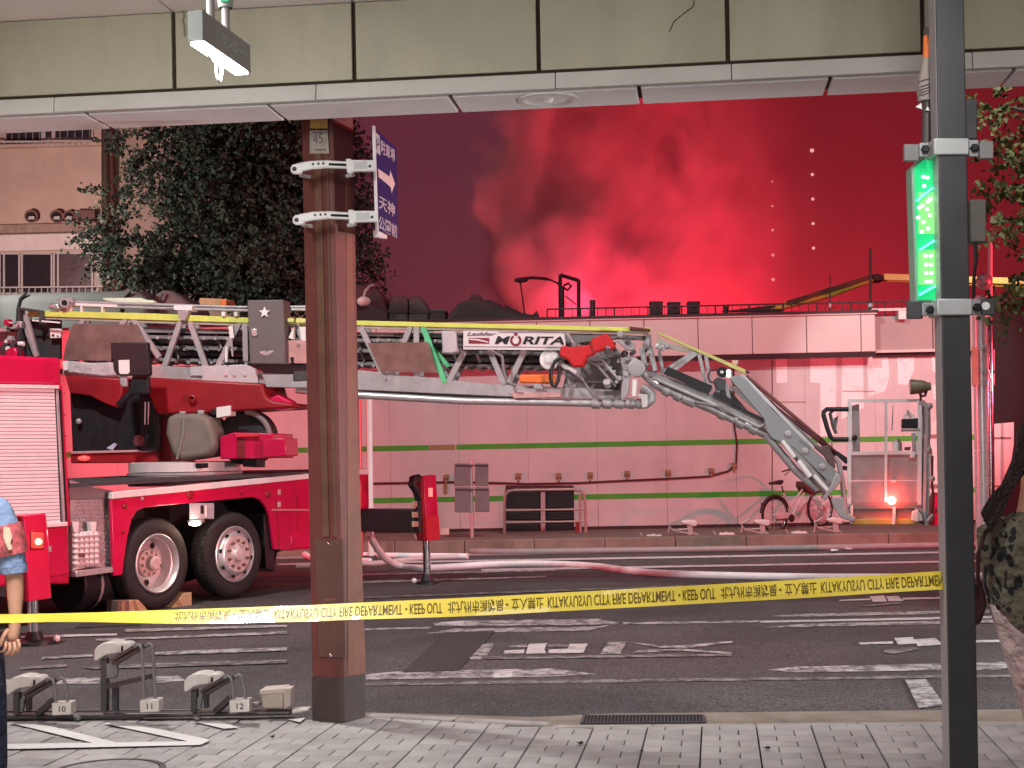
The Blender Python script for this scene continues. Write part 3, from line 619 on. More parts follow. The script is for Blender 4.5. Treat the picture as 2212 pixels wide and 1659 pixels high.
for x0, x1, lb in ((839, 881, 'dark square tank left of a matching one above the ladder rail'), (883, 926, 'dark rounded tank right of a matching one above the ladder rail')):
    t = thing('roof_tank', lb, 'tank', SP3.pt((x0 + x1) / 2, 690), 'pair of roof tanks')
    mesh_obj('body', MB().poly(SP3, [(x0, 720), (x0, 645), (x0 + 4, 639), (x1 - (4 if x0 < 850 else 18), 639), (x1, 648 if x0 < 850 else 664), (x1, 720)], 0, 1.0), mat('grey_tank', (.085, .07, .07), .7, var=.2), t, bevel=.04)
    mesh_obj('base_band', MB().rect(SP3, x0 - 2, 668, x1 + 2, 676, .03, 1.06), TARP, t)
t = thing('low_roof_box', 'low dark box between the roof tanks and the mound', 'box', SP3.pt(945, 690))
mesh_obj('body', MB().rect(SP3, 928, 672, 962, 720, 0, .8), TARP, t, bevel=.03); mesh_obj('lid', MB().rect(SP3, 926, 669, 964, 673, .03, .86), DGREY, t)
t = thing('arched_canopy', 'dark arched hood beside the brown column holding a white lamp', 'hood', SP3.pt(800, 690))
mesh_obj('hood', MB().poly(SP3, [(730, 720), (730, 612), (790, 614), (812, 620), (826, 636), (836, 670), (842, 720)], .1, 1.5), mat('maroon_hood', (.06, .025, .03), .7, var=.2), t, bevel=.05, seg=3)
mesh_obj('lamp_arm', MB().tube([SP3.pt(x, y, .3) for x, y in ((786, 640), (790, 628), (800, 617), (808, 616))], .03, 6), LGREY, t)
mesh_obj('lamp_shade', MB().ball(SP3.pt(786, 651, .3), .15, 12, (1, 1, .75)), WHITEP, t)

# articulated yellow boom of a distant engine
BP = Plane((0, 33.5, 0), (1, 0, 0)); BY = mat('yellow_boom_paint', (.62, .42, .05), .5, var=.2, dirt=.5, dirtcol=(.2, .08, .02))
t = thing('aerial_boom', 'bent yellow aerial boom rising behind the wall at right', 'boom', BP.pt(1900, 640))
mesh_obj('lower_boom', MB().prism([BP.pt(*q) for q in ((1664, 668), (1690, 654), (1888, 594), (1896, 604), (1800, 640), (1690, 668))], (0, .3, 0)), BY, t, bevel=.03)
mesh_obj('boom_cover', MB().bar(BP.pt(1700, 655, .02), BP.pt(1888, 596, .02), .04, .1), mat('dark_boom_rail', (.12, .03, .015), .6), t)
mesh_obj('knuckle', MB().poly(BP, [(1884, 594), (1896, 591), (1912, 597), (1910, 606), (1890, 606)], .1, .5), DKR, t, bevel=.02)
mesh_obj('upper_boom', MB().bar(BP.pt(1908, 599), BP.pt(2300, 612), .25, .13), mat('boom_yellow_with_glow', (.85, .75, .3), .45, var=.1), t)  # paler copy of the boom yellow, with the glow put into its colour
mesh_obj('lower_chord', MB().bar(BP.pt(1916, 606, .05), BP.pt(2300, 624), .05, .04), BY, t)
for i in range(14):
    x = 1918 + i * 26; mesh_obj('lattice_bar', MB().bar(BP.pt(x, 600 + i * .8), BP.pt(x + 13, 609 + i * .9, .05), .025), BY, t)
mesh_obj('foot', MB().poly(BP, [(1560, 672), (1662, 660), (1700, 660), (1690, 672)], -.1, .3), DKR, t)

# round roof and mauve mound behind the ladder on the left
SP4 = Plane((0, 32, 0), (1, 0, 0)); GRF = mat('grey_curved_roof', (.14, .138, .138), .9, var=.12, scale=2, dirt=.3)
t = thing('curved_roof', 'smooth grey curved roof behind the ladder, far left', 'roof', SP4.pt(150, 690))
mesh_obj('shell', MB().poly(SP4, [(-120, 760), (-120, 640), (-30, 636), (60, 632), (280, 626), (310, 628), (325, 640), (330, 760)], 0, 3), GRF, t, bevel=.25, seg=4)
for x in (44, 268):
    mesh_obj('seam_rib', MB().tube([SP4.pt(a, b, .02) for a, b in ((x - 8, 740), (x - 6, 668), (x, 645), (x + 14, 632))], .03, 6), BLKM, t)
t = thing('mauve_mound', 'mauve domed cover poking above the ladder under the tree', 'mound', SP4.pt(345, 690))
mesh_obj('cover', MB().poly(SP4, [(300, 720), (305, 660), (325, 640), (350, 626), (370, 627), (395, 640), (420, 660), (425, 720)], -.3, 1.5), mat('mauve_cover', (.16, .11, .115), .8, var=.2, bump=.4, bscale=8), t, bevel=.1, seg=3)
mesh_obj('strap', MB().tube([SP4.pt(a, b, -.24) for a, b in ((338, 700), (344, 650), (352, 632))], .02, 5), TARP, t)

# ------------------------------------------------------------------ old apartment block on the left
AP = Plane((0, 44, 0), (1, 0, 0)); ABW = mat('stained_plaster', (.46, .35, .29), .85, var=.15, scale=.8, bump=.2, bscale=12, dirt=.75, dirtcol=(.16, .08, .055))
ap = thing('apartment_block', 'stained plaster apartment block with barred windows behind the tree', 'building', AP.pt(120, 640))
xa, xb = AP.pt(-700, 400).x, AP.pt(236, 400).x
def apz(py, px=120): return AP.pt(px, py).z
mesh_obj('wall', MB().prism([(xa, 44, -1), (xb, 44, -1), (xb, 44, 16), (xa, 44, 16)], (0, 9, 0)), ABW, ap)
xc = AP.pt(650, 400).x
mesh_obj('side_wing', MB().prism([(xb, 44.5, -1), (xc, 44.5, -1), (xc, 44.5, 15), (xb, 44.5, 15)], (0, 6, 0)), mat('wing_plaster', (.36, .27, .23), .85, var=.15, scale=.8, dirt=.6, dirtcol=(.14, .08, .06)), ap)
def ledge(y0, y1, x0, x1, out, m, nm='ledge'):
    return mesh_obj(nm, MB().prism([(AP.pt(x0, y0).x, 44, apz(y1, (x0 + x1) / 2)), (AP.pt(x1, y0).x, 44, apz(y1, (x0 + x1) / 2)), (AP.pt(x1, y0).x, 44, apz(y0, (x0 + x1) / 2)), (AP.pt(x0, y0).x, 44, apz(y0, (x0 + x1) / 2))], (0, -out, 0)), m, ap, bevel=.015)
ledge(316, 323, -300, 224, .22, ABW); ledge(490, 508, -300, 215, .3, mat('band_plaster', (.3, .22, .18), .85, var=.2, dirt=.6)); ledge(510, 545, -300, 205, .1, mat('pale_band', (.62, .56, .54), .7, var=.08), 'band')
WF = mat('grey_window_frame', (.42, .4, .4), .5, var=.08); PANE = mat('night_window_pane', (.025, .022, .028), .12, var=.2)
def window(x0, y0, x1, y1, panes, m=PANE):
    w = mesh_obj('window', MB().rect(AP, x0, y0, x1, y1, .03, .03), m, ap)
    fr = MB()
    for a, b in (((x0, y0), (x1, y0)), ((x1, y0), (x1, y1)), ((x1, y1), (x0, y1)), ((x0, y1), (x0, y0))): fr.bar(AP.pt(*a, .05), AP.pt(*b, .05), .06, .05)
    mesh_obj('frame', fr, WF, w)
    for p in panes: mesh_obj('mullion', MB().bar(AP.pt(p, y0, .055), AP.pt(p, y1, .055), .06, .05), WF, w)
    return w
w = window(12, 281, 93, 306, (92,)); 
for i in range(5): mesh_obj('bar', MB().bar(AP.pt(26 + i * 15, 281, .12), AP.pt(26 + i * 15, 306, .12), .012), WF, w)
w = window(97, 278, 200, 300, (114, 118))
for i in range(5): mesh_obj('bar', MB().bar(AP.pt(130 + i * 16, 278, .12), AP.pt(130 + i * 16, 300, .12), .012), WF, w)
w = window(0, 548, 42, 634, (9,)); w = window(48, 548, 112, 634, ()); w = window(117, 547, 200, 634, (126,), mat('curtained_pane', (.06, .035, .04), .3, var=.2)); window(-110, 549, -5, 635, (-60,))
# window rails
for y0, y1, x0, x1, nn in ((308, 315, -100, 200, 22), (622, 636, -100, 225, 24)):
    rl = mesh_obj('window_rail', MB().bar(AP.pt(x0, y0, .35), AP.pt(x1, y0 - 3, .35), .04), WF, ap)
    for i in range(nn):
        x = x0 + (x1 - x0) * i / nn; mesh_obj('baluster', MB().bar(AP.pt(x, y1, .35), AP.pt(x, y0 - 1, .35), .02), WF, rl)
for x, r in ((67, .19), (122, .19), (149, .17)):
    v = mesh_obj('vent_pipe', MB().cyl(AP.pt(x, 467, .0), AP.pt(x, 467, .35), r, n=18), mat('rusty_pipe', (.16, .07, .05), .7, var=.3), ap)
    mesh_obj('hole', MB().cyl(AP.pt(x, 468, .351), AP.pt(x, 468, .36), r * .75, n=18), BLKM, v); mesh_obj('flap', MB().rect(AP, x - 7, 467, x + 7, 474, .38, .02), WF, v)
mesh_obj('wall_unit', MB().rect(AP, 162, 453, 205, 474, .4, .4), mat('maroon_unit', (.12, .05, .05), .6, var=.2), ap, bevel=.02)
mesh_obj('conduit', MB().tube([AP.pt(x, y, .12) for x, y in ((120, 474), (140, 481), (185, 480), (205, 481), (214, 487), (218, 495))], .035, 8), mat('pale_conduit', (.4, .3, .27), .6), ap)
mesh_obj('downpipe', MB().cyl(AP.pt(228, 250, .15), AP.pt(229, 640, .15), .12, n=10), mat('dark_pipe', (.05, .03, .025), .6), ap)
mesh_obj('curtain', MB().poly(AP, [(205, 545), (228, 545), (231, 575), (222, 612), (212, 630), (206, 630)], .09, .08), mat('grey_sheet', (.4, .37, .36), .8), ap)

# dark building and foliage side on the far right
DP = Plane((0, 31.5, 0), (1, 0, 0))
t = thing('dark_shed', 'dark maroon shed end behind the silver pole at the right edge', 'shed', DP.pt(2180, 900))
mesh_obj('wall', MB().rect(DP, 2138, 655, 2700, 1150, 2.4, 3), mat('maroon_shed_wall', (.016, .008, .008), .8, var=.2), t)
mesh_obj('roof', MB().rect(DP, 2130, 640, 2700, 656, 2.6, 3.2), DKR, t)
pn = mesh_obj('notice_panel', MB().poly(DP, [(2143, 916), (2190, 912), (2190, 960), (2184, 1000), (2176, 1070), (2143, 1072)], 2.43, .03), WHITEP, t)
for y in (944, 1048): mesh_obj('notice_rail', MB().rect(DP, 2143, y, 2185, y + 4, 2.45, .02), mat('brown_rail', (.3, .2, .18), .6), pn)
mesh_obj('notice_post', MB().rect(DP, 2163, 914, 2168, 1072, 2.45, .02), WF, pn)
t = thing('notice_board', 'white two-rail notice board on the wall left of the black post', 'notice board', WP.pt(2020, 1000))
pn = mesh_obj('board', MB().rect(WP, 2002, 910, 2045, 1072, .3, .04), WHITEP, t)
for y in (938, 1046): mesh_obj('board_rail', MB().rect(WP, 2002, y, 2045, y + 8, .32, .02), mat('brown_rail', (.3, .2, .18), .6), pn)
mesh_obj('leg', MB().rect(WP, 2010, 1072, 2016, 1140, .28, .04), WF, t); mesh_obj('leg', MB().rect(WP, 2034, 1072, 2040, 1140, .28, .04), WF, t)
t = thing('red_hydrant_box', 'red cabinet on the far pavement right of the basket', 'cabinet', WP.pt(2026, 1150))
mesh_obj('body', MB().rect(WP, 2016, 1064, 2046, 1146, .5, .4), RP2, t, bevel=.02); mesh_obj('door', MB().rect(WP, 2019, 1070, 2043, 1140, .51, .03), RP, t, bevel=.01)
mesh_obj('handle', MB().rect(WP, 2021, 1098, 2024, 1108, .53, .03), CHROME, t)

# tall lit tower far away in the haze: only its stair lamps read
TP = Plane((0, 70, 0), (1, 0, 0))
t = thing('lit_tower', 'hazy red tower block with two columns of small stair lamps', 'tower', TP.pt(1710, 690))
mesh_obj('wall', MB().prism([(TP.pt(1540, 400).x, 70.3, -1), (TP.pt(2600, 400).x, 70.3, -1), (TP.pt(2600, 400).x, 70.3, 34), (TP.pt(1540, 400).x, 70.3, 34)], (0, 8, 0)), mat('facade_with_red_glow', (.62, .28, .28), .9, var=.1), t)  # facade colour carries the red glow of the smoke
SL = mat('lit_stair_lamp', (1, 1, 1), .5, var=0, emit=(1, .6, .55), es=1.1)
SL2 = mat('faint_stair_lamp', (1, 1, 1), .5, var=0, emit=(1, .6, .55), es=1.1)
for i, y in enumerate((325, 377, 430, 483, 536)): mesh_obj('stair_lamp', MB().ball(TP.pt(1754 + i * .8, y, .2), .075 if i else .095, 8), SL, t)
for i, y in enumerate((392, 445, 497, 551, 604)): mesh_obj('stair_lamp', MB().ball(TP.pt(1668 + i * .5, y, .2), (.04, .05, .06, .075, .08)[i], 8), SL2, t)

# ------------------------------------------------------------------ smoke
def smoke_mat():
    m = bpy.data.materials.new('billowing_smoke'); m.use_nodes = True; nt = m.node_tree; nt.nodes.clear()
    out = nt.nodes.new('ShaderNodeOutputMaterial'); pv = nt.nodes.new('ShaderNodeVolumePrincipled')
    nt.links.new(pv.outputs[0], out.inputs['Volume'])
    pv.inputs['Color'].default_value = (.82, .6, .62, 1); pv.inputs['Anisotropy'].default_value = .0
    tc = nt.nodes.new('ShaderNodeTexCoord'); sx = nt.nodes.new('ShaderNodeSeparateXYZ'); nt.links.new(tc.outputs['Object'], sx.inputs[0])
    def N(s, d, r, off=0):
        mp = nt.nodes.new('ShaderNodeMapping'); mp.inputs['Location'].default_value = (off, off * .7, off * 1.3); mp.inputs['Scale'].default_value = (1, 1, .8)
        nt.links.new(tc.outputs['Object'], mp.inputs[0])
        n = nt.nodes.new('ShaderNodeTexNoise'); n.inputs['Scale'].default_value = s; n.inputs['Detail'].default_value = d; n.inputs['Roughness'].default_value = r; n.inputs['Distortion'].default_value = .35
        nt.links.new(mp.outputs[0], n.inputs['Vector']); return n.outputs['Fac']
    def M(op, a, b=None, c=None):
        n = nt.nodes.new('ShaderNodeMath'); n.operation = op
        for i, v in enumerate((a, b, c)):
            if v is None: continue
            if isinstance(v, (int, float)): n.inputs[i].default_value = v
            else: nt.links.new(v, n.inputs[i])
        return n.outputs[0]
    big = N(.21, 2, .5, 3.1); mid = N(.55, 7, .62, 7.7)
    # the left face of the column leans with height and bulges with the noise
    x, y, z = sx.outputs
    bulge = M('ADD', M('MULTIPLY', M('SUBTRACT', big, .5), 5.0), M('MULTIPLY', M('SUBTRACT', mid, .5), 4.6))
    lean = M('MULTIPLY', M('ABSOLUTE', M('SUBTRACT', z, 9.6)), .34)
    dl = M('SUBTRACT', M('ADD', x, bulge), M('ADD', -2.7, lean))
    front = M('ADD', M('SUBTRACT', y, 48.6), M('MULTIPLY', M('SUBTRACT', big, .5), 7.0))
    front = M('ADD', front, M('MULTIPLY', M('SUBTRACT', mid, .5), 5.5))
    front = M('ADD', front, M('MULTIPLY', M('MAXIMUM', M('SUBTRACT', 11.0, z), 0.0), .25))
    front = M('SUBTRACT', front, M('MULTIPLY', M('MAXIMUM', M('SUBTRACT', x, 6.0), 0.0), .2))
    e = M('MINIMUM', M('MULTIPLY', dl, 2.2), M('MULTIPLY', front, 1.4))
    e = M('MAXIMUM', M('MINIMUM', e, 1.0), 0.0)
    fall = M('MAXIMUM', M('MINIMUM', M('SUBTRACT', 1.0, M('MULTIPLY', M('SUBTRACT', M('ADD', x, M('MULTIPLY', M('SUBTRACT', big, .5), 5.0)), 3.5), .21)), 1.0), 0.0)
    e = M('MULTIPLY', e, M('ADD', .022, M('MULTIPLY', fall, fall)))
    dens = M('MULTIPLY', e, M('ADD', .2, M('MULTIPLY', mid, 1.0)))
    dens = M('ADD', M('MULTIPLY', dens, 1.0), M('ADD', M('ADD', .004, M('MULTIPLY', M('MULTIPLY', M('MAXIMUM', M('SUBTRACT', 1.0, M('MULTIPLY', M('SUBTRACT', z, 4.0), .15)), 0.0), mid), .03)), M('MULTIPLY', M('MAXIMUM', M('MINIMUM', M('SUBTRACT', x, 1.0), 5.0), 0.0), .003)))
    nt.links.new(dens, pv.inputs['Density'])
    return m
mb = MB().prism([(-9, 43.5, .5), (34, 43.5, .5), (34, 62, .5), (-9, 62, .5)], (0, 0, 26))
struct('smoke', mb, smoke_mat(), 'stuff')

# ------------------------------------------------------------------ trees
def leaf_mat(name, c):
    m = mat(name, c, .6, var=.45, scale=1.3, spec=.25); nt = m.node_tree; b = nt.nodes['Principled BSDF']
    b.inputs['Subsurface Weight'].default_value = 0
    return m
def crown(name, clumps, n, size, m, parent, seed, droop=.3, cap=None):
    rnd = random.Random(seed); mb = MB(); tot = sum(c[1][0] * c[1][1] * c[1][2] for c in clumps)
    for (cc, rad, wgt) in clumps:
        k = int(n * (rad[0] * rad[1] * rad[2]) / tot * wgt)
        for tw in range(max(1, k // 14)):
            while True:
                u = Vector((rnd.uniform(-1, 1), rnd.uniform(-1, 1), rnd.uniform(-1, 1)))
                if u.length < 1 and rnd.random() < .25 + u.length: break
            p0 = Vector(cc) + Vector((u.x * rad[0], u.y * rad[1], u.z * rad[2]))
            dr = Vector((u.x, u.y, u.z * .5 - droop)).normalized() + Vector((rnd.gauss(0, .3), rnd.gauss(0, .3), rnd.gauss(0, .3)))
            for i in range(14):
                p = p0 + dr * (i * size * .3) + Vector((rnd.gauss(0, size * .45), rnd.gauss(0, size * .45), rnd.gauss(0, size * .4)))
                nn = Vector((rnd.gauss(0, 1), rnd.gauss(-.5, .8), rnd.gauss(.4, .8))).normalized()
                a = nn.orthogonal().normalized(); a.rotate(Matrix.Rotation(rnd.uniform(0, 6.28), 3, nn)); b = nn.cross(a); s = size * rnd.uniform(.6, 1.25)
                # fan-shaped leaf, slightly folded
                mb.add([p - a * s * .5, p - b * s * .42 + a * s * .25, p + a * s * .5 + nn * s * .12, p + b * s * .42 + a * s * .25], [[0, 1, 2], [0, 2, 3]])
    return mesh_obj(name, mb, m, parent, recalc=False)
BARK = mat('bark', (.06, .045, .038), .9, var=.35, scale=9, bump=.7, bscale=25)
TD = 36.0
def tp(x, y, d=0): return P(x, y, TD + d)
tr = thing('ginkgo_tree', 'big dark leafy tree behind the ladder truck and brown column', 'tree', (P(520, 700, TD).x, P(520, 700, TD).y, 0))
b0 = WL[tr.name]
trunk = MB().tube([b0, b0 + Vector((.05, 0, 2)), P(515, 640, TD), P(500, 500, TD), P(505, 380, TD), P(510, 240, TD)], [.3, .24, .2, .15, .1, .05], 10)
for x0, y0, x1, y1 in ((508, 600, 330, 480), (502, 520, 640, 380), (503, 430, 360, 330), (505, 400, 600, 280), (510, 620, 720, 540), (510, 610, 260, 560), (500, 480, 700, 470)):
    a, b = P(x0, y0, TD), P(x1, y1, TD + random.uniform(-1.2, 1.2)); trunk.tube([a, a.lerp(b, .5) + UP * .15, b], [.09, .06, .02], 6)
mesh_obj('trunk', trunk, BARK, tr)
S = TD / F
cl = []
for x, y, rx, ry, w in ((520, 330, 130, 75, 1.25), (470, 440, 110, 60, 1.2), (600, 400, 105, 90, 1.2), (420, 585, 120, 50, 1.3), (560, 560, 140, 80, 1.2), (690, 480, 95, 110, .95), (340, 375, 55, 45, .8), (290, 555, 70, 50, .9),
                   (215, 500, 38, 26, .45), (255, 430, 38, 30, .5), (700, 330, 80, 60, .55), (760, 560, 55, 50, .7), (610, 270, 140, 50, 1.0), (420, 270, 90, 40, .75), (650, 620, 110, 40, .9), (790, 400, 30, 60, .3), (300, 310, 50, 30, .55), (330, 620, 70, 22, .8), (180, 520, 28, 14, .3), (395, 480, 50, 40, .6)):
    cl.append((P(x, y, TD + random.uniform(-.6, .9)), (rx * S, 1.3, ry * S), w))
crown('crown', cl, 62000, .115, leaf_mat('dark_ginkgo_leaves', (.05, .066, .048)), tr, 3)
TD2 = 15.0; S = TD2 / F
tr = thing('street_tree', 'sunless tan-leaved tree branch hanging in at the right edge', 'tree', (P(2330, 900, TD2).x, P(2330, 900, TD2).y, 0))
tr['label'] = 'tan-leaved street tree hanging in from the right edge behind the post'
b0 = WL[tr.name]
trunk = MB().tube([b0, P(2330, 900, TD2), P(2310, 600, TD2), P(2290, 300, TD2), P(2260, 120, TD2)], [.14, .12, .1, .07, .03], 10)
for x0, y0, x1, y1 in ((2300, 420, 2150, 330), (2305, 520, 2160, 470), (2312, 640, 2180, 600), (2285, 280, 2170, 230)):
    trunk.tube([P(x0, y0, TD2), P((x0 + x1) / 2, (y0 + y1) / 2 - 12, TD2), P(x1, y1, TD2)], [.04, .03, .01], 6)
mesh_obj('trunk', trunk, BARK, tr)
cl = []
for x, y, rx, ry, w in ((2165, 260, 60, 40, .75), (2195, 330, 45, 60, .7), (2150, 390, 30, 40, .5), (2200, 440, 40, 50, .8), (2175, 500, 40, 26, .55), (2180, 640, 40, 28, .9), (2140, 225, 30, 24, .5), (2290, 380, 80, 160, .7), (2270, 620, 70, 50, .8), (2160, 620, 26, 18, .5), (2196, 680, 12, 20, .3)):
    cl.append((P(x, y, TD2 + random.uniform(-.3, .3)), (rx * S, .45, ry * S), w))
crown('crown', cl, 3600, .075, leaf_mat('tan_leaves', (.1, .12, .04)), tr, 5)
# ------------------------------------------------------------------ ladder fire truck
TRK = Plane(cw(-3.34, 18.35), RT * .53 + FW * .848)
n_, t_ = TRK.n, TRK.t
truck = thing('fire_truck', 'red ladder fire truck on outriggers with its grey ladder bent down to a basket', 'fire truck', cw(-4.4, 19.4, ZR))
def tk(name, pxs, m, off=0.0, depth=.05, parent=None, bevel=.012, pl=TRK, seg=2):
    return mesh_obj(name, MB().poly(pl, pxs, off, depth), m, parent or truck, bevel=bevel, seg=seg)
def tr_(name, x0, y0, x1, y1, m, off=0.0, depth=.05, parent=None, bevel=.008, pl=TRK):
    return mesh_obj(name, MB().rect(pl, x0, y0, x1, y1, off, depth), m, parent or truck, bevel=bevel)
SHUT = mat('shutter_aluminium', (.8, .76, .76), .45, .0, var=.05, scale=4)
ALU = mat('aluminium_tread_plate', (.42, .43, .43), .35, .6, var=.12, scale=14, bump=.5, bscale=60)
# equipment body with roller shutter
body = tk('equipment_body', [(-330, 752), (131, 773), (152, 1262), (60, 1262), (-330, 1300)], RP, -.03, 2.35, bevel=.03, seg=3)
tk('body_rim', [(127, 832), (135, 832), (153, 1136), (146, 1136)], RP, .012, .04, body, .006)
tk('header_panel', [(-330, 758), (127, 778), (129, 829), (-330, 824)], RP, .012, .035, body)
sh = tk('roller_shutter', [(-330, 828), (127, 834), (142, 1130), (-330, 1150)], BLKM, -.005, .02, bevel=0)
N = 38
for i in range(N):
    f0, f1 = i / N, (i + 1) / N - .003
    def L(f): return (-330 , 832 + (1150 - 832) * f)
    def Rr(f): return (118 + 13 * f, 841 + (1131 - 841) * f)
    a, b, c, d = L(f0), Rr(f0), Rr(f1), L(f1)
    mesh_obj('slat', MB().poly(TRK, [a, b, c, d], .02, .02), SHUT, sh, bevel=.004, seg=2)
tk('top_guide', [(-330, 826), (128, 832), (128, 840), (-330, 835)], WHITEP, .035, .04, sh, .005)
tk('side_guide', [(121, 842), (127, 842), (142, 1131), (136, 1131)], SILV, .02, .03, sh, .004)
tk('side_guide', [(129, 842), (132, 842), (146, 1131), (143, 1131)], BLKM, .02, .03, sh, 0)
tk('lower_sill', [(60, 1133), (146, 1127), (146, 1136), (60, 1142)], WHITEP, .03, .05, body, .004)
tk('lower_panel', [(102, 1143), (147, 1137), (150, 1240), (108, 1247)], RP, .01, .03, body)
# under body tank and black chassis
ch = MB().poly(TRK, [(150, 1225), (270, 1215), (640, 1130), (640, 1180), (300, 1290), (160, 1255)], -.9, .9)
mesh_obj('chassis', ch, BLKM, truck)
c0 = TRK.pt(225, 1255, -.55)
mesh_obj('fuel_tank', MB().cyl(c0 - t_ * .55, c0 + t_ * .5, .3, n=20), BLACK, truck, bevel=.02)
for k in (-.3, .1): mesh_obj('tank_strap', MB().lathe(c0 + t_ * k, t_, [(.305, -.02), (.305, .02)], 20), SILV, truck)
# step well between body and skirt
tk('step_panel', [(150, 1037), (246, 1062), (246, 1225), (156, 1225)], ALU, -.12, .04, bevel=0)
bump = MB()
for i in range(11):
    for j in range(16):
        x = 163 + i * 7.4 + (j % 2) * 3.7; y = 1085 + j * 8.6
        if x < 243: bump.ball(TRK.pt(x, y, -.12), .016, 6, (1, 1, .6))
o = mesh_obj('tread_studs', bump, ALU, truck); o['kind'] = 'stuff'
po = tk('quilted_pocket', [(157, 1151), (212, 1146), (216, 1220), (160, 1232)], mat('quilted_silver', (.66, .58, .56), .5, .1, var=.08), -.02, .08, bevel=.01)
q = MB()
for i in range(5):
    for j in range(6): q.ball(TRK.pt(164 + i * 10.6, 1158 + j * 12 - i * .7, -.015), .042, 8, (1, 1, 1))
o = mesh_obj('quilt_pads', q, MATS['quilted_silver'], po); o['kind'] = 'stuff'
tr_('pocket_label', 172, 1195, 184, 1204, mat('brown_label', (.16, .06, .05), .6), .035, .01, po, .002)
for x in (157, 195): tk('cup', [(x, 1128), (x + 14, 1127), (x + 12, 1150), (x + 3, 1150)], WHITEP, -.0, .06, po, .004)
tk('step_edge', [(163, 1233), (244, 1225), (245, 1236), (165, 1247)], SILV, .02, .5, bevel=.006)
# deck
zl, zr = TRK.pt(243, 1066).z, TRK.pt(770, 1016).z
d0, d1 = TRK.pt(243, 1063, -.01), TRK.pt(795, 1012, -.01); db = TRK.pt(150, 1045, -.01)
dk = MB().prism([db, d1, d1 - n_ * 2.4, db - n_ * 2.4], (0, 0, -.04)); mesh_obj('deck', dk, mat('dark_tread_deck', (.05, .05, .052), .75, .0, var=.2, scale=20, bump=.6, bscale=50), truck)
mesh_obj('deck_lip', MB().poly(TRK, [(150, 1046), (246, 1060), (246, 1078), (150, 1080)], -.1, .05), MGREY, truck, bevel=.01)
tk('deck_edge', [(243, 1063), (795, 1011), (795, 1021), (243, 1078)], WHITEP, .02, .08, bevel=.006)
# skirt with the wheel arch
arch = [(265, 1242), (270, 1200), (276, 1161), (285, 1122), (296, 1104), (312, 1097), (410, 1087), (547, 1074), (563, 1080), (575, 1096), (583, 1112), (593, 1187)]
tk('side_skirt', [(240, 1079), (770, 1022), (772, 1176), (627, 1190)] + arch[::-1] + [(246, 1244)], RP, 0, .05, bevel=.012)
tk('skirt_band', [(629, 1157), (772, 1146), (772, 1172), (630, 1186)], RP, .015, .03)
tk('rear_panel', [(768, 1020), (797, 1018), (798, 1098), (770, 1102)], RP, .01, 2.2, bevel=.02)
tr_('marker_lamp', 772, 1013, 796, 1025, WHITEP, .06, .08, None, .01)
tr_('rear_reflector', 775, 1040, 781, 1095, mat('pale_red_reflector', (.7, .2, .2), .3), .03, .03, None, .004)
tk('wheel_well', [(268, 1235), (290, 1095), (575, 1065), (600, 1190), (590, 1235)], BLKM, -.75, .05, bevel=0)
tk('well_roof', [(270, 1092), (590, 1062), (590, 1068), (270, 1100)], BLKM, -.05, .75, bevel=0)
tk('mud_flap', [(570, 1110), (583, 1110), (593, 1187), (594, 1230), (575, 1229)], BLACK, -.06, .4, bevel=.004)
for x, y, r, m in ((269, 1093, .034, RP2), (410, 1067, .06, RP2), (578, 1067, .05, RP2), (306, 1077, .02, SILV), (522, 1064, .025, BEACON), (265, 1149, .02, RP2), (713, 1045, .03, RP2)):
    if m is BEACON: m = RP2
    mesh_obj('side_marker', MB().lathe(TRK.pt(x, y), n_, [(r, 0), (r, .012), (r * .7, .02), (0, .022)], 16), m, truck)
for y in (1057, 1084): tr_('rivet_plate', 601, y, 607, y + 12, SILV, .012, .012, None, .003)
tr_('trim_strip', 588, 1100, 668, 1103, SILV, .01, .01, None, .002)
for x in (462, 475): pass
pl_ = tr_('number_plate', 411, 1087, 463, 1121, mat('plate_white', (.36, .37, .42), .35, var=.25), .05, .02, None, .006)
tr_('plate_mark', 434, 1092, 440, 1110, BLACK, .056, .006, pl_, 0); tr_('plate_mark', 444, 1092, 447, 1116, WHITEP, .056, .006, pl_, 0)
lm = mesh_obj('side_lamp', MB().ball(TRK.pt(421, 1131, .06), .055, 14, (1.3, 1, .5)), HOTLAMP, truck)
mesh_obj('lamp_ring', MB().lathe(TRK.pt(423, 1129, -.02), Vector((0, 0, 1)), [(.1, .0), (.105, .03), (.06, .05)], 18), MGREY, lm)
lo = lamp('POINT', 'side_lamp_light', TRK.pt(421, 1136, .16), 5, (1, .62, .4), .05)

for q in ([(596, 1077), (598, 1076), (603, 1186), (601, 1186)], [(640, 1072), (641.5, 1072), (645, 1184), (643.5, 1184)], [(700, 1066), (701.5, 1066), (703, 1178), (701.5, 1178)]): tk('panel_seam', q, MATS['deep_red'] if 'deep_red' in MATS else mat('deep_red', (.2, .01, .015), .5), .0015, .003, bevel=0)
for i in range(13): mesh_obj('rivet', MB().lathe(TRK.pt(250 + i * 31, 1083 - i * 3.9), n_, [(.009, 0), (.008, .006), (0, .008)], 8), RP2, truck)
for i in range(9): mesh_obj('rivet', MB().lathe(TRK.pt(138 + i * 1.9, 850 + i * 46, .012), n_, [(.009, 0), (.008, .006), (0, .008)], 8), RP2, body)
tr_('shutter_handle', 20, 1112, 90, 1117, SILV, .05, .03, sh, .004); tr_('latch', 106, 1180, 112, 1192, SILV, .02, .02, body, .004)

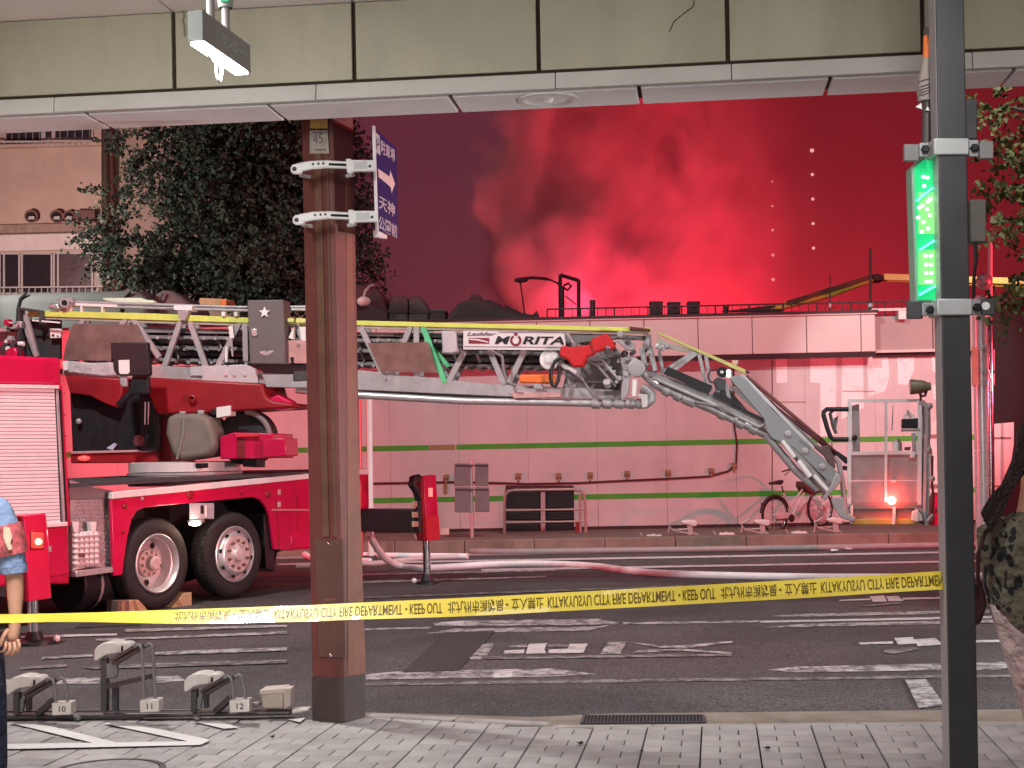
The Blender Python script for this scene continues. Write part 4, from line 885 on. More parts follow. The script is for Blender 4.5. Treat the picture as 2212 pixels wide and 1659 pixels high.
# wheels
def wheel(px, py, off, r, dish, parent):
    c = TRK.pt(px, py, off); w = bpy.data.objects.new('wheel', None); col.objects.link(w); w.parent = parent; w.location = c - WL[parent.name]; WL[w.name] = c
    k = r / .51
    mesh_obj('tyre', MB().lathe(c, n_, [(.33 * k, -.26), (.42 * k, -.275), (.485 * k, -.25), (.507 * k, -.2), (.512 * k, -.13), (.507 * k, -.05), (.49 * k, -.012), (.45 * k, .012), (.39 * k, .012), (.345 * k, -.005), (.33 * k, -.02)], 48), RUB, w)
    g = MB()
    for i in range(60):
        a = 2 * math.pi * i / 60; x = Vector((0, 0, 1)) * math.cos(a) + t_ * math.sin(a)
        g.box(c + x * .508 * k - n_ * (.06 + .0 * i), (.016, .05, .008), (n_ * 0 + n_.cross(x), n_, x)); g.box(c + x * .508 * k - n_ * .2, (.016, .05, .008), (n_.cross(x), n_, x))
    o = mesh_obj('tread_blocks', g, RUB, w); o['kind'] = 'stuff'
    if dish:
        prof = [(.335, -.03), (.338, .008), (.325, .016), (.312, 0), (.302, -.03), (.297, -.06), (.283, -.065), (.275, -.14), (.255, -.19), (.2, -.2), (.16, -.18), (.16, -.205)]
        mesh_obj('rim', MB().lathe(c, n_, prof, 48), SILV, w)
        mesh_obj('disc', MB().lathe(c, n_, [(.27, -.205), (0, -.2)], 40), MGREY, w)
        hub = MB().lathe(c, n_, [(.16, -.2), (.155, -.13), (.13, -.11), (.085, -.1), (.08, -.03), (.06, -.012), (0, -.01)], 32)
        mesh_obj('hub', hub, mat('rusty_pale_hub', (.5, .4, .36), .6, .1, var=.25, scale=14), w)
        for i in range(10):
            a = 2 * math.pi * i / 10 + .2; x = UP * math.cos(a) + t_ * math.sin(a)
            mesh_obj('wheel_nut', MB().cyl(c + x * .125 - n_ * .12, c + x * .125 - n_ * .075, .02, n=6), MATS['rusty_pale_hub'], w)
        for i in range(5):
            a = 2 * math.pi * i / 5 + .55; x = UP * math.cos(a) + t_ * math.sin(a)
            mesh_obj('hand_hole', MB().cyl(c + x * .225 - n_ * .2, c + x * .225 - n_ * .19, .036, n=14), BLKM, w)
    else:
        prof = [(.335, -.03), (.338, .008), (.325, .014), (.31, .0), (.3, -.03), (.285, -.035), (.27, .01), (.235, .045), (.205, .05), (.14, .035), (.13, .02)]
        mesh_obj('rim', MB().lathe(c, n_, prof, 48), SILV, w)
        mesh_obj('hub', MB().lathe(c, n_, [(.21, .0), (.21, .053), (.13, .04), (.1, .045), (.085, .06), (.075, .09), (0, .1)], 32), mat('pale_pink_hub', (.6, .5, .48), .5, .1, var=.18, scale=12), w)
        for i in range(10):
            a = 2 * math.pi * i / 10; x = UP * math.cos(a) + t_ * math.sin(a)
            mesh_obj('wheel_nut', MB().cyl(c + x * .165 + n_ * .042, c + x * .165 + n_ * .078, .02, n=6), mat('rusty_nut', (.22, .1, .07), .7, .2, var=.3), w)
        for i in range(8):
            a = 2 * math.pi * i / 8 + .2; x = UP * math.cos(a) + t_ * math.sin(a)
            mesh_obj('hand_hole', MB().cyl(c + x * .262 + n_ * .012, c + x * .262 + n_ * .027, .028, n=12), BLKM, w)
    return w
wheel(340, 1217, -.02, .515, True, truck); wheel(507, 1197, -.02, .51, False, truck)
ax = TRK.pt(340, 1217, -.3); mesh_obj('axle', MB().cyl(ax, ax - n_ * 2, .09), BLACK, truck)
ax = TRK.pt(507, 1197, -.3); mesh_obj('axle', MB().cyl(ax, ax - n_ * 2, .09), BLACK, truck)
for px, py in ((340, 1217), (507, 1197)):           # tyres of the far side
    c = TRK.pt(px, py, -2.2); mesh_obj('far_tyre', MB().lathe(c, n_, [(.2, -.25), (.47, -.25), (.51, -.2), (.51, -.05), (.47, 0), (.2, 0)], 32), RUB, truck)
# wheel chocks
for pxs, m, lb, off in (([(255, 1297), (279, 1297), (279, 1326), (255, 1326)], mat('dark_timber', (.14, .08, .06), .8, var=.3), 'dark stained timber block beside the front chock', .05),
               ([(280, 1297), (300, 1296), (320, 1318), (320, 1326), (280, 1326)], WOOD, 'pale timber wheel chock on the near side of the deep dished wheel', .05),
               ([(372, 1312), (396, 1283), (414, 1279), (415, 1310), (375, 1318)], WOOD, 'pale timber wheel chock between the two wheels', -.02)):
    p = [TRK.pt(x, y, off) for x, y in pxs]; t = thing('wheel_chock', lb, 'wheel chock', p[-1], 'timber chocks at the truck wheel')
    zmin = min(q.z for q in p); p = [q + UP * (ZR + .001 - zmin) if False else q for q in p]
    mesh_obj('block', MB().prism(p, -n_ * .18), m, t, bevel=.006); mesh_obj('grip_strip', MB().prism([q + n_ * .004 for q in (p[0].lerp(p[1], .3), p[0].lerp(p[1], .6), p[-1].lerp(p[-2], .6), p[-1].lerp(p[-2], .3))], -n_ * .002), mat('chock_stain', (.3, .18, .09), .8), t)

# outriggers
OF = 1.43
fo = tk('outrigger', [(51, 1114), (100, 1109), (103, 1137), (112, 1292), (62, 1300)], RP, OF, .3, bevel=.012)
tk('side_shade_plate', [(47, 1116), (51, 1114), (62, 1300), (57, 1300)], RP2, OF - .02, .28, fo, .004)  # shade on the outrigger's left side, put in as duller red
tr_('lamp_frame', 67, 1147, 97, 1188, RP2, OF + .015, .03, fo, .01); tr_('reflector', 70, 1150, 95, 1184, mat('lit_reflector', (.9, .05, .05), .3, emit=(1, .06, .04), es=.9, var=0), OF + .03, .03, fo, .012)
mesh_obj('lamp_bulb', MB().ball(TRK.pt(82, 1170, OF + .03), .035, 10, (1.2, 1, .9)), BEACON, fo)
c = TRK.pt(73, 1300, OF - .15); g = Vector((c.x, c.y, ZR))
mesh_obj('ram', MB().cyl(g + UP * .08, c + UP * .3, .04), CHROME, fo)
c2 = TRK.pt(66, 1300, OF - .17); mesh_obj('ram_sleeve', MB().cyl(Vector((c2.x, c2.y, ZR + .1)), c2 + UP * .1, .03), SILV, fo)
mesh_obj('foot_pad', MB().lathe(g, UP, [(.2, .0), (.2, .03), (.09, .05), (.06, .12), (0, .12)], 20), BLACK, fo)
mesh_obj('foot_pin', MB().ball(g + n_ * .16 + t_ * .12 + UP * .05, .035, 8), WHITEP, fo)
bm_ = TRK.pt(105, 1190, OF - .1)
mesh_obj('beam', MB().bar(TRK.pt(82, 1170, OF - .32) + UP * -.02, TRK.pt(82, 1170, OF - .32) - n_ * 1.35, .24, .3), BLACK, fo)
OR = .99
ro = tk('outrigger', [(915, 1028), (942, 1025), (950, 1166), (922, 1169)], RP, OR, .12, bevel=.01)
tk('lower_plate', [(920, 1117), (948, 1114), (951, 1166), (922, 1169)], mat('light_red_paint', (.62, .03, .05), .4, var=.06), OR + .008, .02, ro, .004)
tk('side_shade_plate', [(909, 1030), (915, 1028), (922, 1169), (915, 1167)], RP2, OR - .005, .11, ro, .003)
tr_('reflector', 927, 1054, 935, 1073, mat('pale_glow_reflector', (.9, .5, .45), .25, emit=(1, .3, .25), es=.6, var=0), OR + .012, .02, ro, .004)  # reflector's brightness is put in as its own faint emission
a = TRK.pt(908, 1124, OR - .06); b = a - n_ * 1.15
mesh_obj('beam', MB().bar(a, b, .3, .3), BLACK, ro, bevel=.012)
for y in (1089, 1112, 1132): tr_('ring_bolt', 893, y - 6, 907, y + 6, mat('tan_plate', (.42, .3, .22), .6), OR + .01, .03, ro, .006)
mesh_obj('hose_bundle', MB().tube([TRK.pt(x, y, OR) for x, y in ((905, 1032), (892, 1036), (889, 1046), (899, 1060), (903, 1080), (905, 1110), (906, 1150))], [.05, .06, .05, .05, .04, .035, .03], 8), BLACK, ro)
mesh_obj('hose', MB().tube([TRK.pt(x, y, OR + .04) for x, y in ((888, 1042), (896, 1058), (902, 1072), (908, 1080))], .018, 6), BLKM, ro)
c = TRK.pt(921, 1169, OR - .06); g = Vector((c.x, c.y, ZR))
mesh_obj('ram', MB().cyl(g + UP * .08, c + UP * .2, .05), CHROME, ro)
mesh_obj('foot_pad', MB().lathe(g, UP, [(.14, .0), (.14, .03), (.08, .05), (.06, .13), (0, .13)], 20), BLACK, ro)
mesh_obj('foot_pin', MB().ball(g - t_ * .05 + n_ * .0 - RT * .14 + UP * .05, .035, 8), WHITEP, ro)
tr_('end_lamp', 951, 1141, 971, 1156, mat('cream_lens', (.7, .62, .5), .35), OR - .02, .1, ro, .012)

# turntable
tc_ = cw(-4.153, 19.4); zt = P(400, 997, 19.4 - .6).z
tc_ = Vector((tc_.x, tc_.y, 0))
mesh_obj('turntable', MB().lathe(tc_ + UP * (zt - .06), UP, [(.5, -.24), (.71, -.24), (.71, -.11), (.6, -.1), (.6, -.075), (.7, -.065), (.7, .045), (.66, .06), (0, .06)], 48), mat('pale_ring_paint', (.66, .6, .58), .4, .1, var=.08), truck)
mesh_obj('gear_ring', MB().lathe(tc_ + UP * (zt - .165), UP, [(.72, 0), (.72, .03), (.6, .03)], 48), LGREY, truck)
mesh_obj('ring_bracket', MB().poly(TRK, [(435, 1001), (450, 1000), (450, 1010), (436, 1012)], -.55, .1), BLACK, truck)

# ladder plane
LAD = Plane(cw((400 - 1106) / F * 19.0, 19.0), (cw((1350 - 1106) / F * 18.1, 18.1) - cw((400 - 1106) / F * 19.0, 19.0)))
ln, lt = LAD.n, LAD.t
def lk(name, pxs, m, off=0.0, depth=.05, parent=None, bevel=.008): return tk(name, pxs, m, off, depth, parent, bevel, LAD)
def lbar(name, a, b, w, m, off=0.0, h=None, parent=None): return mesh_obj(name, MB().bar(LAD.pt(*a, off), LAD.pt(*b, off), w, h or w, ln), m, parent or ladder)
def ltube(name, pts, r, m, off=0.0, parent=None, n=8): return mesh_obj(name, MB().tube([LAD.pt(x, y, off) for x, y in pts], r, n), m, parent or ladder)

# red cradle and black operator station under the ladder
lk('cradle', [(305, 814), (566, 828), (575, 858), (590, 866), (632, 871), (634, 880), (565, 884), (440, 893), (338, 895), (318, 850)], RP2, .12, .9, bevel=.03)
mesh_obj('pivot_pin', MB().lathe(LAD.pt(417, 862, .12), ln, [(.05, .0), (.05, .05), (.035, .055), (.03, .02), (0, .02)], 18), RP2, truck)
lk('cradle_arm', [(140, 811), (265, 817), (263, 850), (250, 881), (225, 872), (195, 856), (150, 850)], RP2, .14, .5, bevel=.02)
lk('cradle_cylinder', [(575, 862), (600, 852), (626, 866), (634, 874), (632, 881), (600, 886), (570, 884)], RP, .05, .25, bevel=.03)
op = lk('operator_station', [(150, 848), (225, 860), (262, 838), (335, 838), (338, 976), (156, 982)], BLACK, -.05, .8, bevel=.02)
lk('station_shell', [(300, 838), (334, 838), (337, 975), (302, 975)], mat('dark_shell', (.022, .02, .024), .5, var=.2), .06, .2, op, .02)
mesh_obj('station_dial', MB().lathe(LAD.pt(300, 952, .07), ln, [(.07, -.05), (.07, .01), (0, .015)], 20), mat('maroon_dial', (.12, .03, .035), .5), op)
for x in (314, 321): lbar('light_strip', (x, 868), (x - 1, 917), .012, WHITEP, .08, parent=op)
mesh_obj('lever_knob', MB().ball(LAD.pt(170, 910, .02), .04, 8), LGREY, op)
lk('paper', [(230, 968), (246, 957), (252, 960), (243, 972)], mat('blue_paper', (.4, .42, .55), .6), .0, .02, op, 0)
lk('platform', [(152, 976), (338, 973), (340, 1000), (152, 1001)], RP2, .0, 1.3, bevel=.015)
lk('platform_edge', [(152, 975), (325, 971), (325, 976), (152, 981)], mat('pale_trim', (.5, .3, .3), .5), .03, .04)
mesh_obj('platform_lamp', MB().ball(LAD.pt(181, 990, .03), .07, 12, (1.2, .6, .5)), mat('red_lens', (.75, .08, .08), .3, emit=(1, .12, .1), es=.7, var=0), truck)
lk('frame_post', [(338, 900), (360, 900), (372, 1000), (340, 1000)], RP2, -.2, .5)
# covered seat
sc_ = MB()
p = [LAD.pt(x, y, .3) for x, y in ((360, 900), (378, 893), (430, 893), (448, 903), (462, 935), (466, 965), (452, 985), (395, 994), (372, 985), (356, 935))]
mesh_obj('seat_cover', MB().prism(p, -ln * .6), mat('olive_seat_canvas', (.17, .15, .125), .75, var=.15, scale=5, bump=.5, bscale=7), truck, bevel=.06, seg=4)
mesh_obj('cover_fold', MB().tube([LAD.pt(x, y, .31) for x, y in ((397, 905), (395, 940), (382, 992))], .015, 6), mat('fold_canvas', (.24, .22, .19), .75), truck)
mesh_obj('hose_reel', MB().lathe(LAD.pt(528, 945, -.1), ln, [(.3, -.3), (.34, -.3), (.34, .0), (.29, .02), (.1, .02), (.1, 0), (0, 0)], 32), BLACK, truck)
mesh_obj('reel_guard', MB().tube([LAD.pt(528 + 55 * math.cos(a), 945 - 55 * math.sin(a), .0) for a in [i * .19 for i in range(9)]], .035, 8), mat('reel_grey', (.2, .17, .16), .5), truck)
lk('counterweight', [(475, 943), (505, 934), (590, 936), (592, 990), (475, 992)], RP, .2, .8, bevel=.015)
lk('counterweight_end', [(566, 948), (616, 946), (618, 985), (566, 988)], RP, .28, .5, bevel=.012)
lk('counterweight_slot', [(512, 946), (529, 945), (529, 988), (512, 989)], mat('deep_red', (.2, .01, .015), .5), .21, .02, bevel=.003)
lk('top_tray', [(508, 937), (556, 936), (556, 943), (508, 945)], mat('light_red_paint', (.62, .03, .05), .4), .25, .3)
lk('weight_bracket', [(524, 990), (556, 990), (556, 1010), (524, 1008)], BLACK, .1, .3)
for q, m in (([(467, 880), (498, 876), (498, 898), (467, 903)], WHITEP), ([(455, 884), (466, 883), (466, 896), (456, 897)], BLACK), ([(388, 888), (400, 889), (398, 898), (386, 895)], LGREY), ([(425, 886), (440, 886), (438, 897), (428, 896)], LGREY)):
    lk('hinge_block', q, m, .15, .2)
# monitor
mo = lk('monitor', [(238, 740), (318, 739), (323, 808), (318, 812), (252, 811), (245, 800)], mat('charcoal_panel', (.013, .011, .013), .5, var=.15), .75, .1, bevel=.012)
lk('sticker', [(256, 778), (279, 777), (280, 803), (276, 808), (260, 808), (257, 804)], WHITEP, .757, .01, mo, 0)
lk('arm', [(288, 800), (318, 800), (320, 850), (285, 850), (255, 880), (250, 870), (280, 840)], BLACK, .7, .1, mo)
lk('arm_clip', [(258, 812), (273, 812), (274, 835), (266, 836), (259, 830)], LGREY, .72, .05, mo)

# ladder
ladder = bpy.data.objects.new('ladder', None); col.objects.link(ladder); ladder.parent = truck; ladder.location = LAD.pt(400, 700) - WL[truck.name]; WL[ladder.name] = LAD.pt(400, 700)
BK = -.92                                             # far truss offset
YT = mat('yellow_rail_top', (.62, .66, .22), .4, var=.06)
for off in (0.0, BK):
    lk('top_rail', [(60, 670), (332, 677), (535, 686), (762, 692), (1405, 708), (1405, 717), (762, 703), (535, 698), (332, 692), (60, 683)], YEL, off, .09, ladder, .008)
    lk('rail_channel', [(90, 684), (332, 693), (535, 699), (762, 704), (1400, 717), (1400, 721), (762, 709), (535, 704), (332, 698), (90, 689)], mat('olive_grey_rail', (.34, .33, .27), .5, var=.1), off - .02, .06, ladder, 0)
    lk('bottom_chord', [(135, 782), (240, 783), (300, 787), (660, 808), (770, 799), (1060, 830), (1345, 842), (1345, 863), (1100, 857), (770, 842), (640, 838), (560, 828), (300, 818), (135, 811)], LGREY, off - .01, .12, ladder, .008)
for w in ((391, 692, 350, 808), (410, 694, 452, 811), (518, 697, 461, 812), (530, 698, 532, 780), (48, 680, 79, 767), (273, 688, 262, 704), (288, 688, 345, 772), (780, 706, 834, 824), (887, 706, 838, 824),
          (900, 706, 900, 827), (914, 706, 962, 827), (1004, 758, 969, 826), (1057, 756, 1090, 832), (1134, 756, 1098, 830), (1200, 756, 1240, 838), (640, 700, 690, 815), (735, 703, 700, 815), (180, 690, 150, 790)):
    m = LGREY if w[0] != 914 else mat('painted_green_light', (.1, .5, .22), .4, var=.15)  # green light on these braces is put into their colour
    lbar('brace', w[:2], w[2:], .065, m, -.03, .05)
    lbar('brace', (w[0] + 12, w[1]), (w[2] + 12, w[3]), .055, LGREY, BK, .05)
lbar('brace', (920, 735), (970, 792), .05, MATS['painted_green_light'], -.12); lbar('brace', (915, 712), (985, 710), .04, MATS['painted_green_light'], -.1)
lk('gusset', [(375, 659), (415, 660), (414, 672), (375, 670)], WHITEP, .05, .2, ladder); lk('gusset', [(382, 671), (407, 672), (400, 693), (388, 692)], LGREY, .06, .1, ladder)
# nested inner sections: longerons and rungs
for k, (off, y0l, y0r) in enumerate(((-.14, 712, 722), (-.24, 735, 745), (-.34, 760, 775), (BK + .14, 712, 722), (BK + .24, 735, 745), (BK + .34, 760, 775))):
    lbar('longeron', (150, y0l), (1330, y0r + 8), .045, DGREY if k % 3 else MGREY, off, .05)
    lbar('longeron', (150, y0l + 13), (1330, y0r + 21), .04, MGREY, off, .04)
lk('back_shade_sheet', [(290, 706), (660, 716), (760, 718), (1205, 728), (1205, 800), (760, 790), (660, 792), (290, 780)], mat('painted_interior_shade', (.035, .028, .03), .7, var=.2), BK + .06, .02, ladder, 0)  # added dark sheet standing for the shaded ladder interior
nr = 46
for j, (yl, yr) in enumerate(((728, 740), (752, 764), (778, 800))):
    for i in range(nr):
        x = 165 + (1315 - 165) * (i + j * .33) / nr; y = yl + (yr - yl) * (x - 165) / 1150
        a = LAD.pt(x, y, -.1 - .08 * j); b = a - ln * (.7 - .14 * j)
        mesh_obj('rung', MB().cyl(a, b, .02, n=8), LGREY if j != 1 else MGREY, ladder)
        if i % 2 == 0 and j < 2:
            lbar('inner_brace', (x, y - 12), (x + 14, y + 22), .03, MGREY, -.2 - .1 * j, .02)
# bottom water pipe with couplings
ltube('water_pipe', [(640, 842), (770, 853), (1000, 866), (1180, 869), (1385, 873)], .045, SILV, -.05, n=12)
lk('pipe_gap_shade', [(770, 842), (1080, 855), (1108, 858), (1102, 864), (770, 852)], BLACK, -.03, .1, ladder, 0)  # black strip painting the dark gap above the pipe
for x in (1288, 1312, 1338, 1362): ltube('coupling', [(x - 9, 871), (x + 9, 872)], .065, SILV, -.05, n=14)
ltube('elbow', [(1375, 873), (1395, 872), (1406, 864), (1406, 852), (1397, 843), (1386, 838)], .06, LGREY, -.05, n=12)
lk('pipe_clamp', [(1377, 851), (1398, 852), (1398, 880), (1386, 881), (1384, 860), (1377, 858)], WHITEP, .02, .1, ladder)
lk('clear_guard', [(1100, 847), (1210, 847), (1214, 858), (1110, 861)], mat('pink_guard', (.5, .3, .28), .35, var=.2), .02, .03, ladder)
# translucent guards
BG = mat('brown_guard_plate', (.22, .12, .1), .35, var=.3, scale=6, alpha=.82)
lk('guard_plate', [(136, 778), (142, 745), (158, 699), (297, 701), (318, 748), (240, 741), (240, 779)], mat('dull_metal_guard', (.17, .11, .095), .5, .15, var=.3, scale=5), .03, .015, ladder, 0)
lk('guard_plate', [(794, 741), (925, 739), (945, 805), (822, 803)], BG, .04, .015, ladder, 0)
lk('cloth_wrap', [(143, 779), (200, 784), (250, 782), (254, 812), (220, 813), (143, 805)], mat('grey_wrap', (.45, .44, .44), .6, var=.3, scale=14, bump=.6, bscale=20), .04, .1, ladder, .02)
lk('white_fitting', [(134, 780), (146, 780), (147, 800), (136, 801)], WHITEP, .06, .06, ladder)
# rear ladder end, left edge clutter
fb = lk('frame_bracket', [(38, 663), (89, 670), (89, 700), (84, 700), (84, 676), (42, 669), (42, 772), (38, 772)], DGREY, .1, .15, ladder, .004)
lk('inner_plate', [(42, 690), (130, 690), (130, 775), (42, 775)], mat('dark_cavity', (.03, .025, .028), .7), -.15, .05, ladder, 0)
lk('latch', [(107, 710), (132, 710), (131, 730), (108, 731)], WHITEP, -.05, .05, ladder); lk('latch_mark', [(112, 722), (117, 722), (117, 727), (112, 727)], BLACK, -.045, .03, ladder, 0); lk('latch_mark', [(123, 724), (126, 724), (126, 728), (123, 728)], BLACK, -.045, .03, ladder, 0)
lbar('lever', (56, 680), (80, 770), .05, LGREY, .05)
lbar('tie_bar', (70, 692), (130, 697), .02, WHITEP, .08)
rnd = random.Random(4)
for i in range(16):
    x, y = rnd.uniform(0, 36), rnd.uniform(682, 770)
    lk('valve_part', [(x, y), (x + rnd.uniform(6, 14), y + rnd.uniform(-3, 3)), (x + rnd.uniform(5, 14), y + rnd.uniform(6, 16)), (x - 2, y + 10)], rnd.choice([WHITEP, LGREY, RP, SILV, DGREY]), .1 + rnd.uniform(0, .1), .12, ladder, .006)
ltube('valve_hose', [(38, 720), (42, 740), (44, 772)], .02, BLACK, .2)
mesh_obj('valve_handle', MB().cyl(LAD.pt(40, 742, .2), LAD.pt(52, 743, .2), .03), WHITEP, ladder)
lk('red_valve', [(12, 755), (30, 748), (38, 760), (36, 775), (10, 776)], RP, .2, .2, ladder, .02)
# winch and rods on top
for pts in (((125, 651), (430, 661), (535, 664)), ((145, 660), (430, 668), (540, 671)), ((620, 663), (668, 663)), ((620, 669), (668, 669))): ltube('rod', pts, .018, LGREY, -.05)
lk('winch_body', [(104, 654), (126, 656), (126, 669), (104, 667)], SILV, .05, .25, ladder, .02); mesh_obj('winch_drum', MB().cyl(LAD.pt(139, 654, .08), LAD.pt(139, 654, -.3), .06), LGREY, ladder)
mesh_obj('winch_hole', MB().cyl(LAD.pt(139, 654, .09), LAD.pt(139, 654, .08), .035), BLKM, ladder)
lk('winch_arm', [(122, 648), (130, 642), (155, 644), (158, 655), (150, 654), (135, 650)], LGREY, .06, .12, ladder, .01)
tr0 = lk('tray_frame', [(144, 654), (252, 658), (252, 664), (222, 663), (222, 676), (218, 676), (218, 663), (177, 661), (177, 674), (173, 674), (173, 661), (154, 660), (154, 672), (144, 672)], WHITEP, -.02, .06, ladder, .005)
lk('pale_green_tube', [(220, 643), (304, 643), (312, 647), (330, 648), (334, 656), (250, 656), (222, 650)], mat('mint_white', (.62, .72, .55), .5, var=.05), -.1, .14, ladder, .02)
lk('orange_box', [(430, 643), (490, 646), (489, 668), (430, 664)], mat('tan_box', (.42, .24, .12), .6, var=.15), -.12, .3, ladder, .012)
lk('orange_lens', [(476, 646), (489, 647), (488, 666), (476, 665)], ORANGE, -.11, .06, ladder, .006)
for x in (478, 505): lk('rail_stop', [(x, 673), (x + 8, 674), (x + 8, 684), (x, 683)], WHITEP, .03, .08, ladder, .004)
lk('rope_hook', [(493, 705), (502, 703), (506, 730), (496, 733)], WHITEP, .05, .05, ladder, .006); lbar('rope_bar', (500, 730), (503, 770), .02, LGREY, .05)
lbar('short_post', (490, 748), (489, 782), .03, WHITEP, .06)
bx = lk('bolt_plate', [(410, 792), (530, 787), (556, 798), (557, 828), (436, 822), (436, 812), (410, 812)], mat('light_ladder_plate', (.5, .49, .49), .4, .1, var=.08), .02, .03, ladder)
for x in (488, 506, 529): mesh_obj('bolt', MB().lathe(LAD.pt(x, 810, .02), ln, [(.02, 0), (.02, .015), (0, .018)], 10), SILV, bx)
# control box with the star
cb = lk('control_box', [(534, 648), (612, 647), (617, 787), (539, 786)], mat('taupe_box', (.125, .11, .105), .5, var=.06), .2, .28, truck, .015)
cx_, cy_ = 571, 675
lk('star', [(cx_ + (12.5 if i % 2 == 0 else 5.6) * math.sin(i * math.pi / 5), cy_ - (12.5 if i % 2 == 0 else 5.6) * math.cos(i * math.pi / 5)) for i in range(10)], WHITEP, .225, .025, cb, .002)
lk('catch', [(542, 710), (554, 710), (555, 724), (551, 727), (544, 726)], SILV, .22, .03, cb, .006)
lk('emblem', [(561, 759), (576, 757), (572, 761), (584, 757), (592, 757), (590, 761), (580, 767), (572, 768), (562, 763)], SILV, .205, .008, cb, 0)
lk('box_base', [(553, 788), (668, 788), (668, 822), (636, 824), (634, 808), (570, 806)], DGREY, .0, .5, ladder, .01)
lk('box_tray', [(565, 808), (632, 809), (632, 824), (668, 825), (668, 838), (575, 836)], LGREY, .06, .2, ladder, .008)
for q, m in (([(618, 735), (665, 735), (665, 785), (620, 785)], mat('pink_valve_block', (.5, .27, .25), .5, var=.2)), ([(622, 730), (634, 706), (634, 734)], WHITEP), ([(646, 706), (660, 706), (660, 740), (650, 734)], WHITEP), ([(626, 770), (636, 770), (636, 785), (627, 786)], BLACK), ([(640, 740), (652, 742), (650, 755), (640, 752)], WHITEP), ([(619, 687), (634, 687), (634, 696), (620, 696)], YT), ([(639, 687), (660, 688), (660, 697), (639, 697)], YT)):
    lk('valve_part', q, m, .1, .1, ladder, .006)
# maker's plate
mp = lk('name_plate', [(1001, 714), (1221, 718), (1222, 757), (1000, 755)], mat('name_plate_white', (.66, .64, .63), .4, var=.04), .09, .02, truck, .004)
org = LAD.pt(1000, 755, .0955); xv = (LAD.pt(1222, 757, .0955) - org); yv = LAD.pt(1001, 714, .0955) - org; wv, hv = xv.length, yv.length
xu = xv.normalized(); yu_ = (yv - xu * yv.dot(xu)).normalized()
def np_(u, v): return org + xv * u + yu_ * (hv * v)
def npoly(q, m, nm, lift=.0): mesh_obj(nm, MB().prism([np_(*c) + ln * lift for c in q], -ln * .004), m, mp)
INK = mat('black_ink', (.012, .01, .012), .5, var=0); MARO = mat('maroon_ink', (.2, .012, .03), .5, var=0)
tx = MB(); text_on(tx, 'Ladder', np_(.035, .73) + ln * .001, xu, yu_, wv * .29, hv * .2, .35, .02); mesh_obj('lettering', tx, mat('grey_ink', (.12, .11, .13), .5, var=0), mp, recalc=False)
for b_, u_, w_ in (('M', .31, .15), ('RITA', .58, .405)):
    tx = MB(); text_on(tx, b_, np_(u_, .3) + ln * .001, xu, yu_, wv * w_, hv * .42, .22, .03); mesh_obj('lettering', tx, INK, mp, recalc=False)
c = np_(.515, .5); rg = MB()
for i in range(24):
    a0, a1 = i / 24 * 6.2832, (i + 1) / 24 * 6.2832
    if 1.15 < (a0 + a1) / 2 < 2.0: continue
    q = [c + (xu * math.cos(a) * .072 + yu_ * math.sin(a) * .072) * (wv / 1.3) * s + ln * .001 for a, s in ((a0, 1), (a1, 1), (a1, .6), (a0, .6))]; rg.add(q, [[0, 1, 2, 3]])
mesh_obj('ring_mark', rg, MARO, mp, recalc=False); mesh_obj('dot_mark', MB().lathe(np_(.515, .83) + ln * .001, ln, [(.022, 0), (0, .001)], 14), MARO, mp)
npoly([(.055, .32), (.255, .32), (.255, .62), (.055, .62)], MARO, 'flag_mark', .0012); npoly([(.06, .52), (.15, .47), (.25, .36), (.25, .42), (.15, .56), (.06, .58)], MATS['name_plate_white'], 'flag_stripe', .003)
for y in (.93, .16): npoly([(.34 if y > .5 else .01, y - .02), (.99, y - .02), (.99, y + .02), (.34 if y > .5 else .01, y + .02)], mat('plate_line', (.2, .19, .2), .5, var=0), 'plate_line', .0012)
lk('winch_box', [(953, 714), (985, 715), (988, 760), (975, 764), (955, 763)], mat('light_box', (.46, .45, .45), .45, var=.06), .12, .3, ladder, .02)
for y in (719, 731, 743): lk('box_rib', [(988, y), (1000, y), (1000, y + 6), (988, y + 6)], DGREY, .08, .1, ladder, .004)
# hose reel, orange bar, red covered nozzle
mesh_obj('cable_reel', MB().lathe(LAD.pt(1187, 777, .06), ln, [(.12, -.05), (.12, .0), (.11, .012), (.085, .0), (.05, .0), (.045, .025), (0, .03)], 26), WHITEP, ladder)
lk('orange_bar', [(1120, 809), (1186, 808), (1200, 812), (1200, 829), (1122, 827)], ORANGE, .07, .09, ladder, .02); lk('bar_foot', [(1154, 828), (1171, 829), (1172, 841), (1152, 840)], LGREY, .06, .06, ladder)
ltube('black_hose', [(1212, 772), (1200, 780), (1191, 797), (1189, 815), (1193, 832), (1199, 835), (1206, 822), (1209, 803), (1207, 790)], .022, BLACK, .16, n=10)
nz = lk('nozzle_cover', [(1206, 768), (1212, 746), (1232, 749), (1258, 747), (1276, 743), (1275, 733), (1290, 727), (1309, 719), (1318, 727), (1328, 747), (1322, 757), (1312, 752), (1288, 761), (1282, 768), (1268, 771), (1260, 793), (1246, 792), (1238, 795), (1225, 778)], CLOTHRED, .28, .16, truck, .03)
lk('cover_strap', [(1272, 741), (1278, 739), (1287, 763), (1281, 766)], RP2, .285, .17, nz, .004); lk('nozzle_tip', [(1308, 748), (1316, 746), (1319, 754), (1310, 757)], CHROME, .28, .1, nz, .006)
ltube('nozzle_pipe', [(1262, 770), (1295, 762)], .04, LGREY, .2); ltube('nozzle_pipe', [(1200, 775), (1220, 792), (1245, 805)], .03, WHITEP, .1)
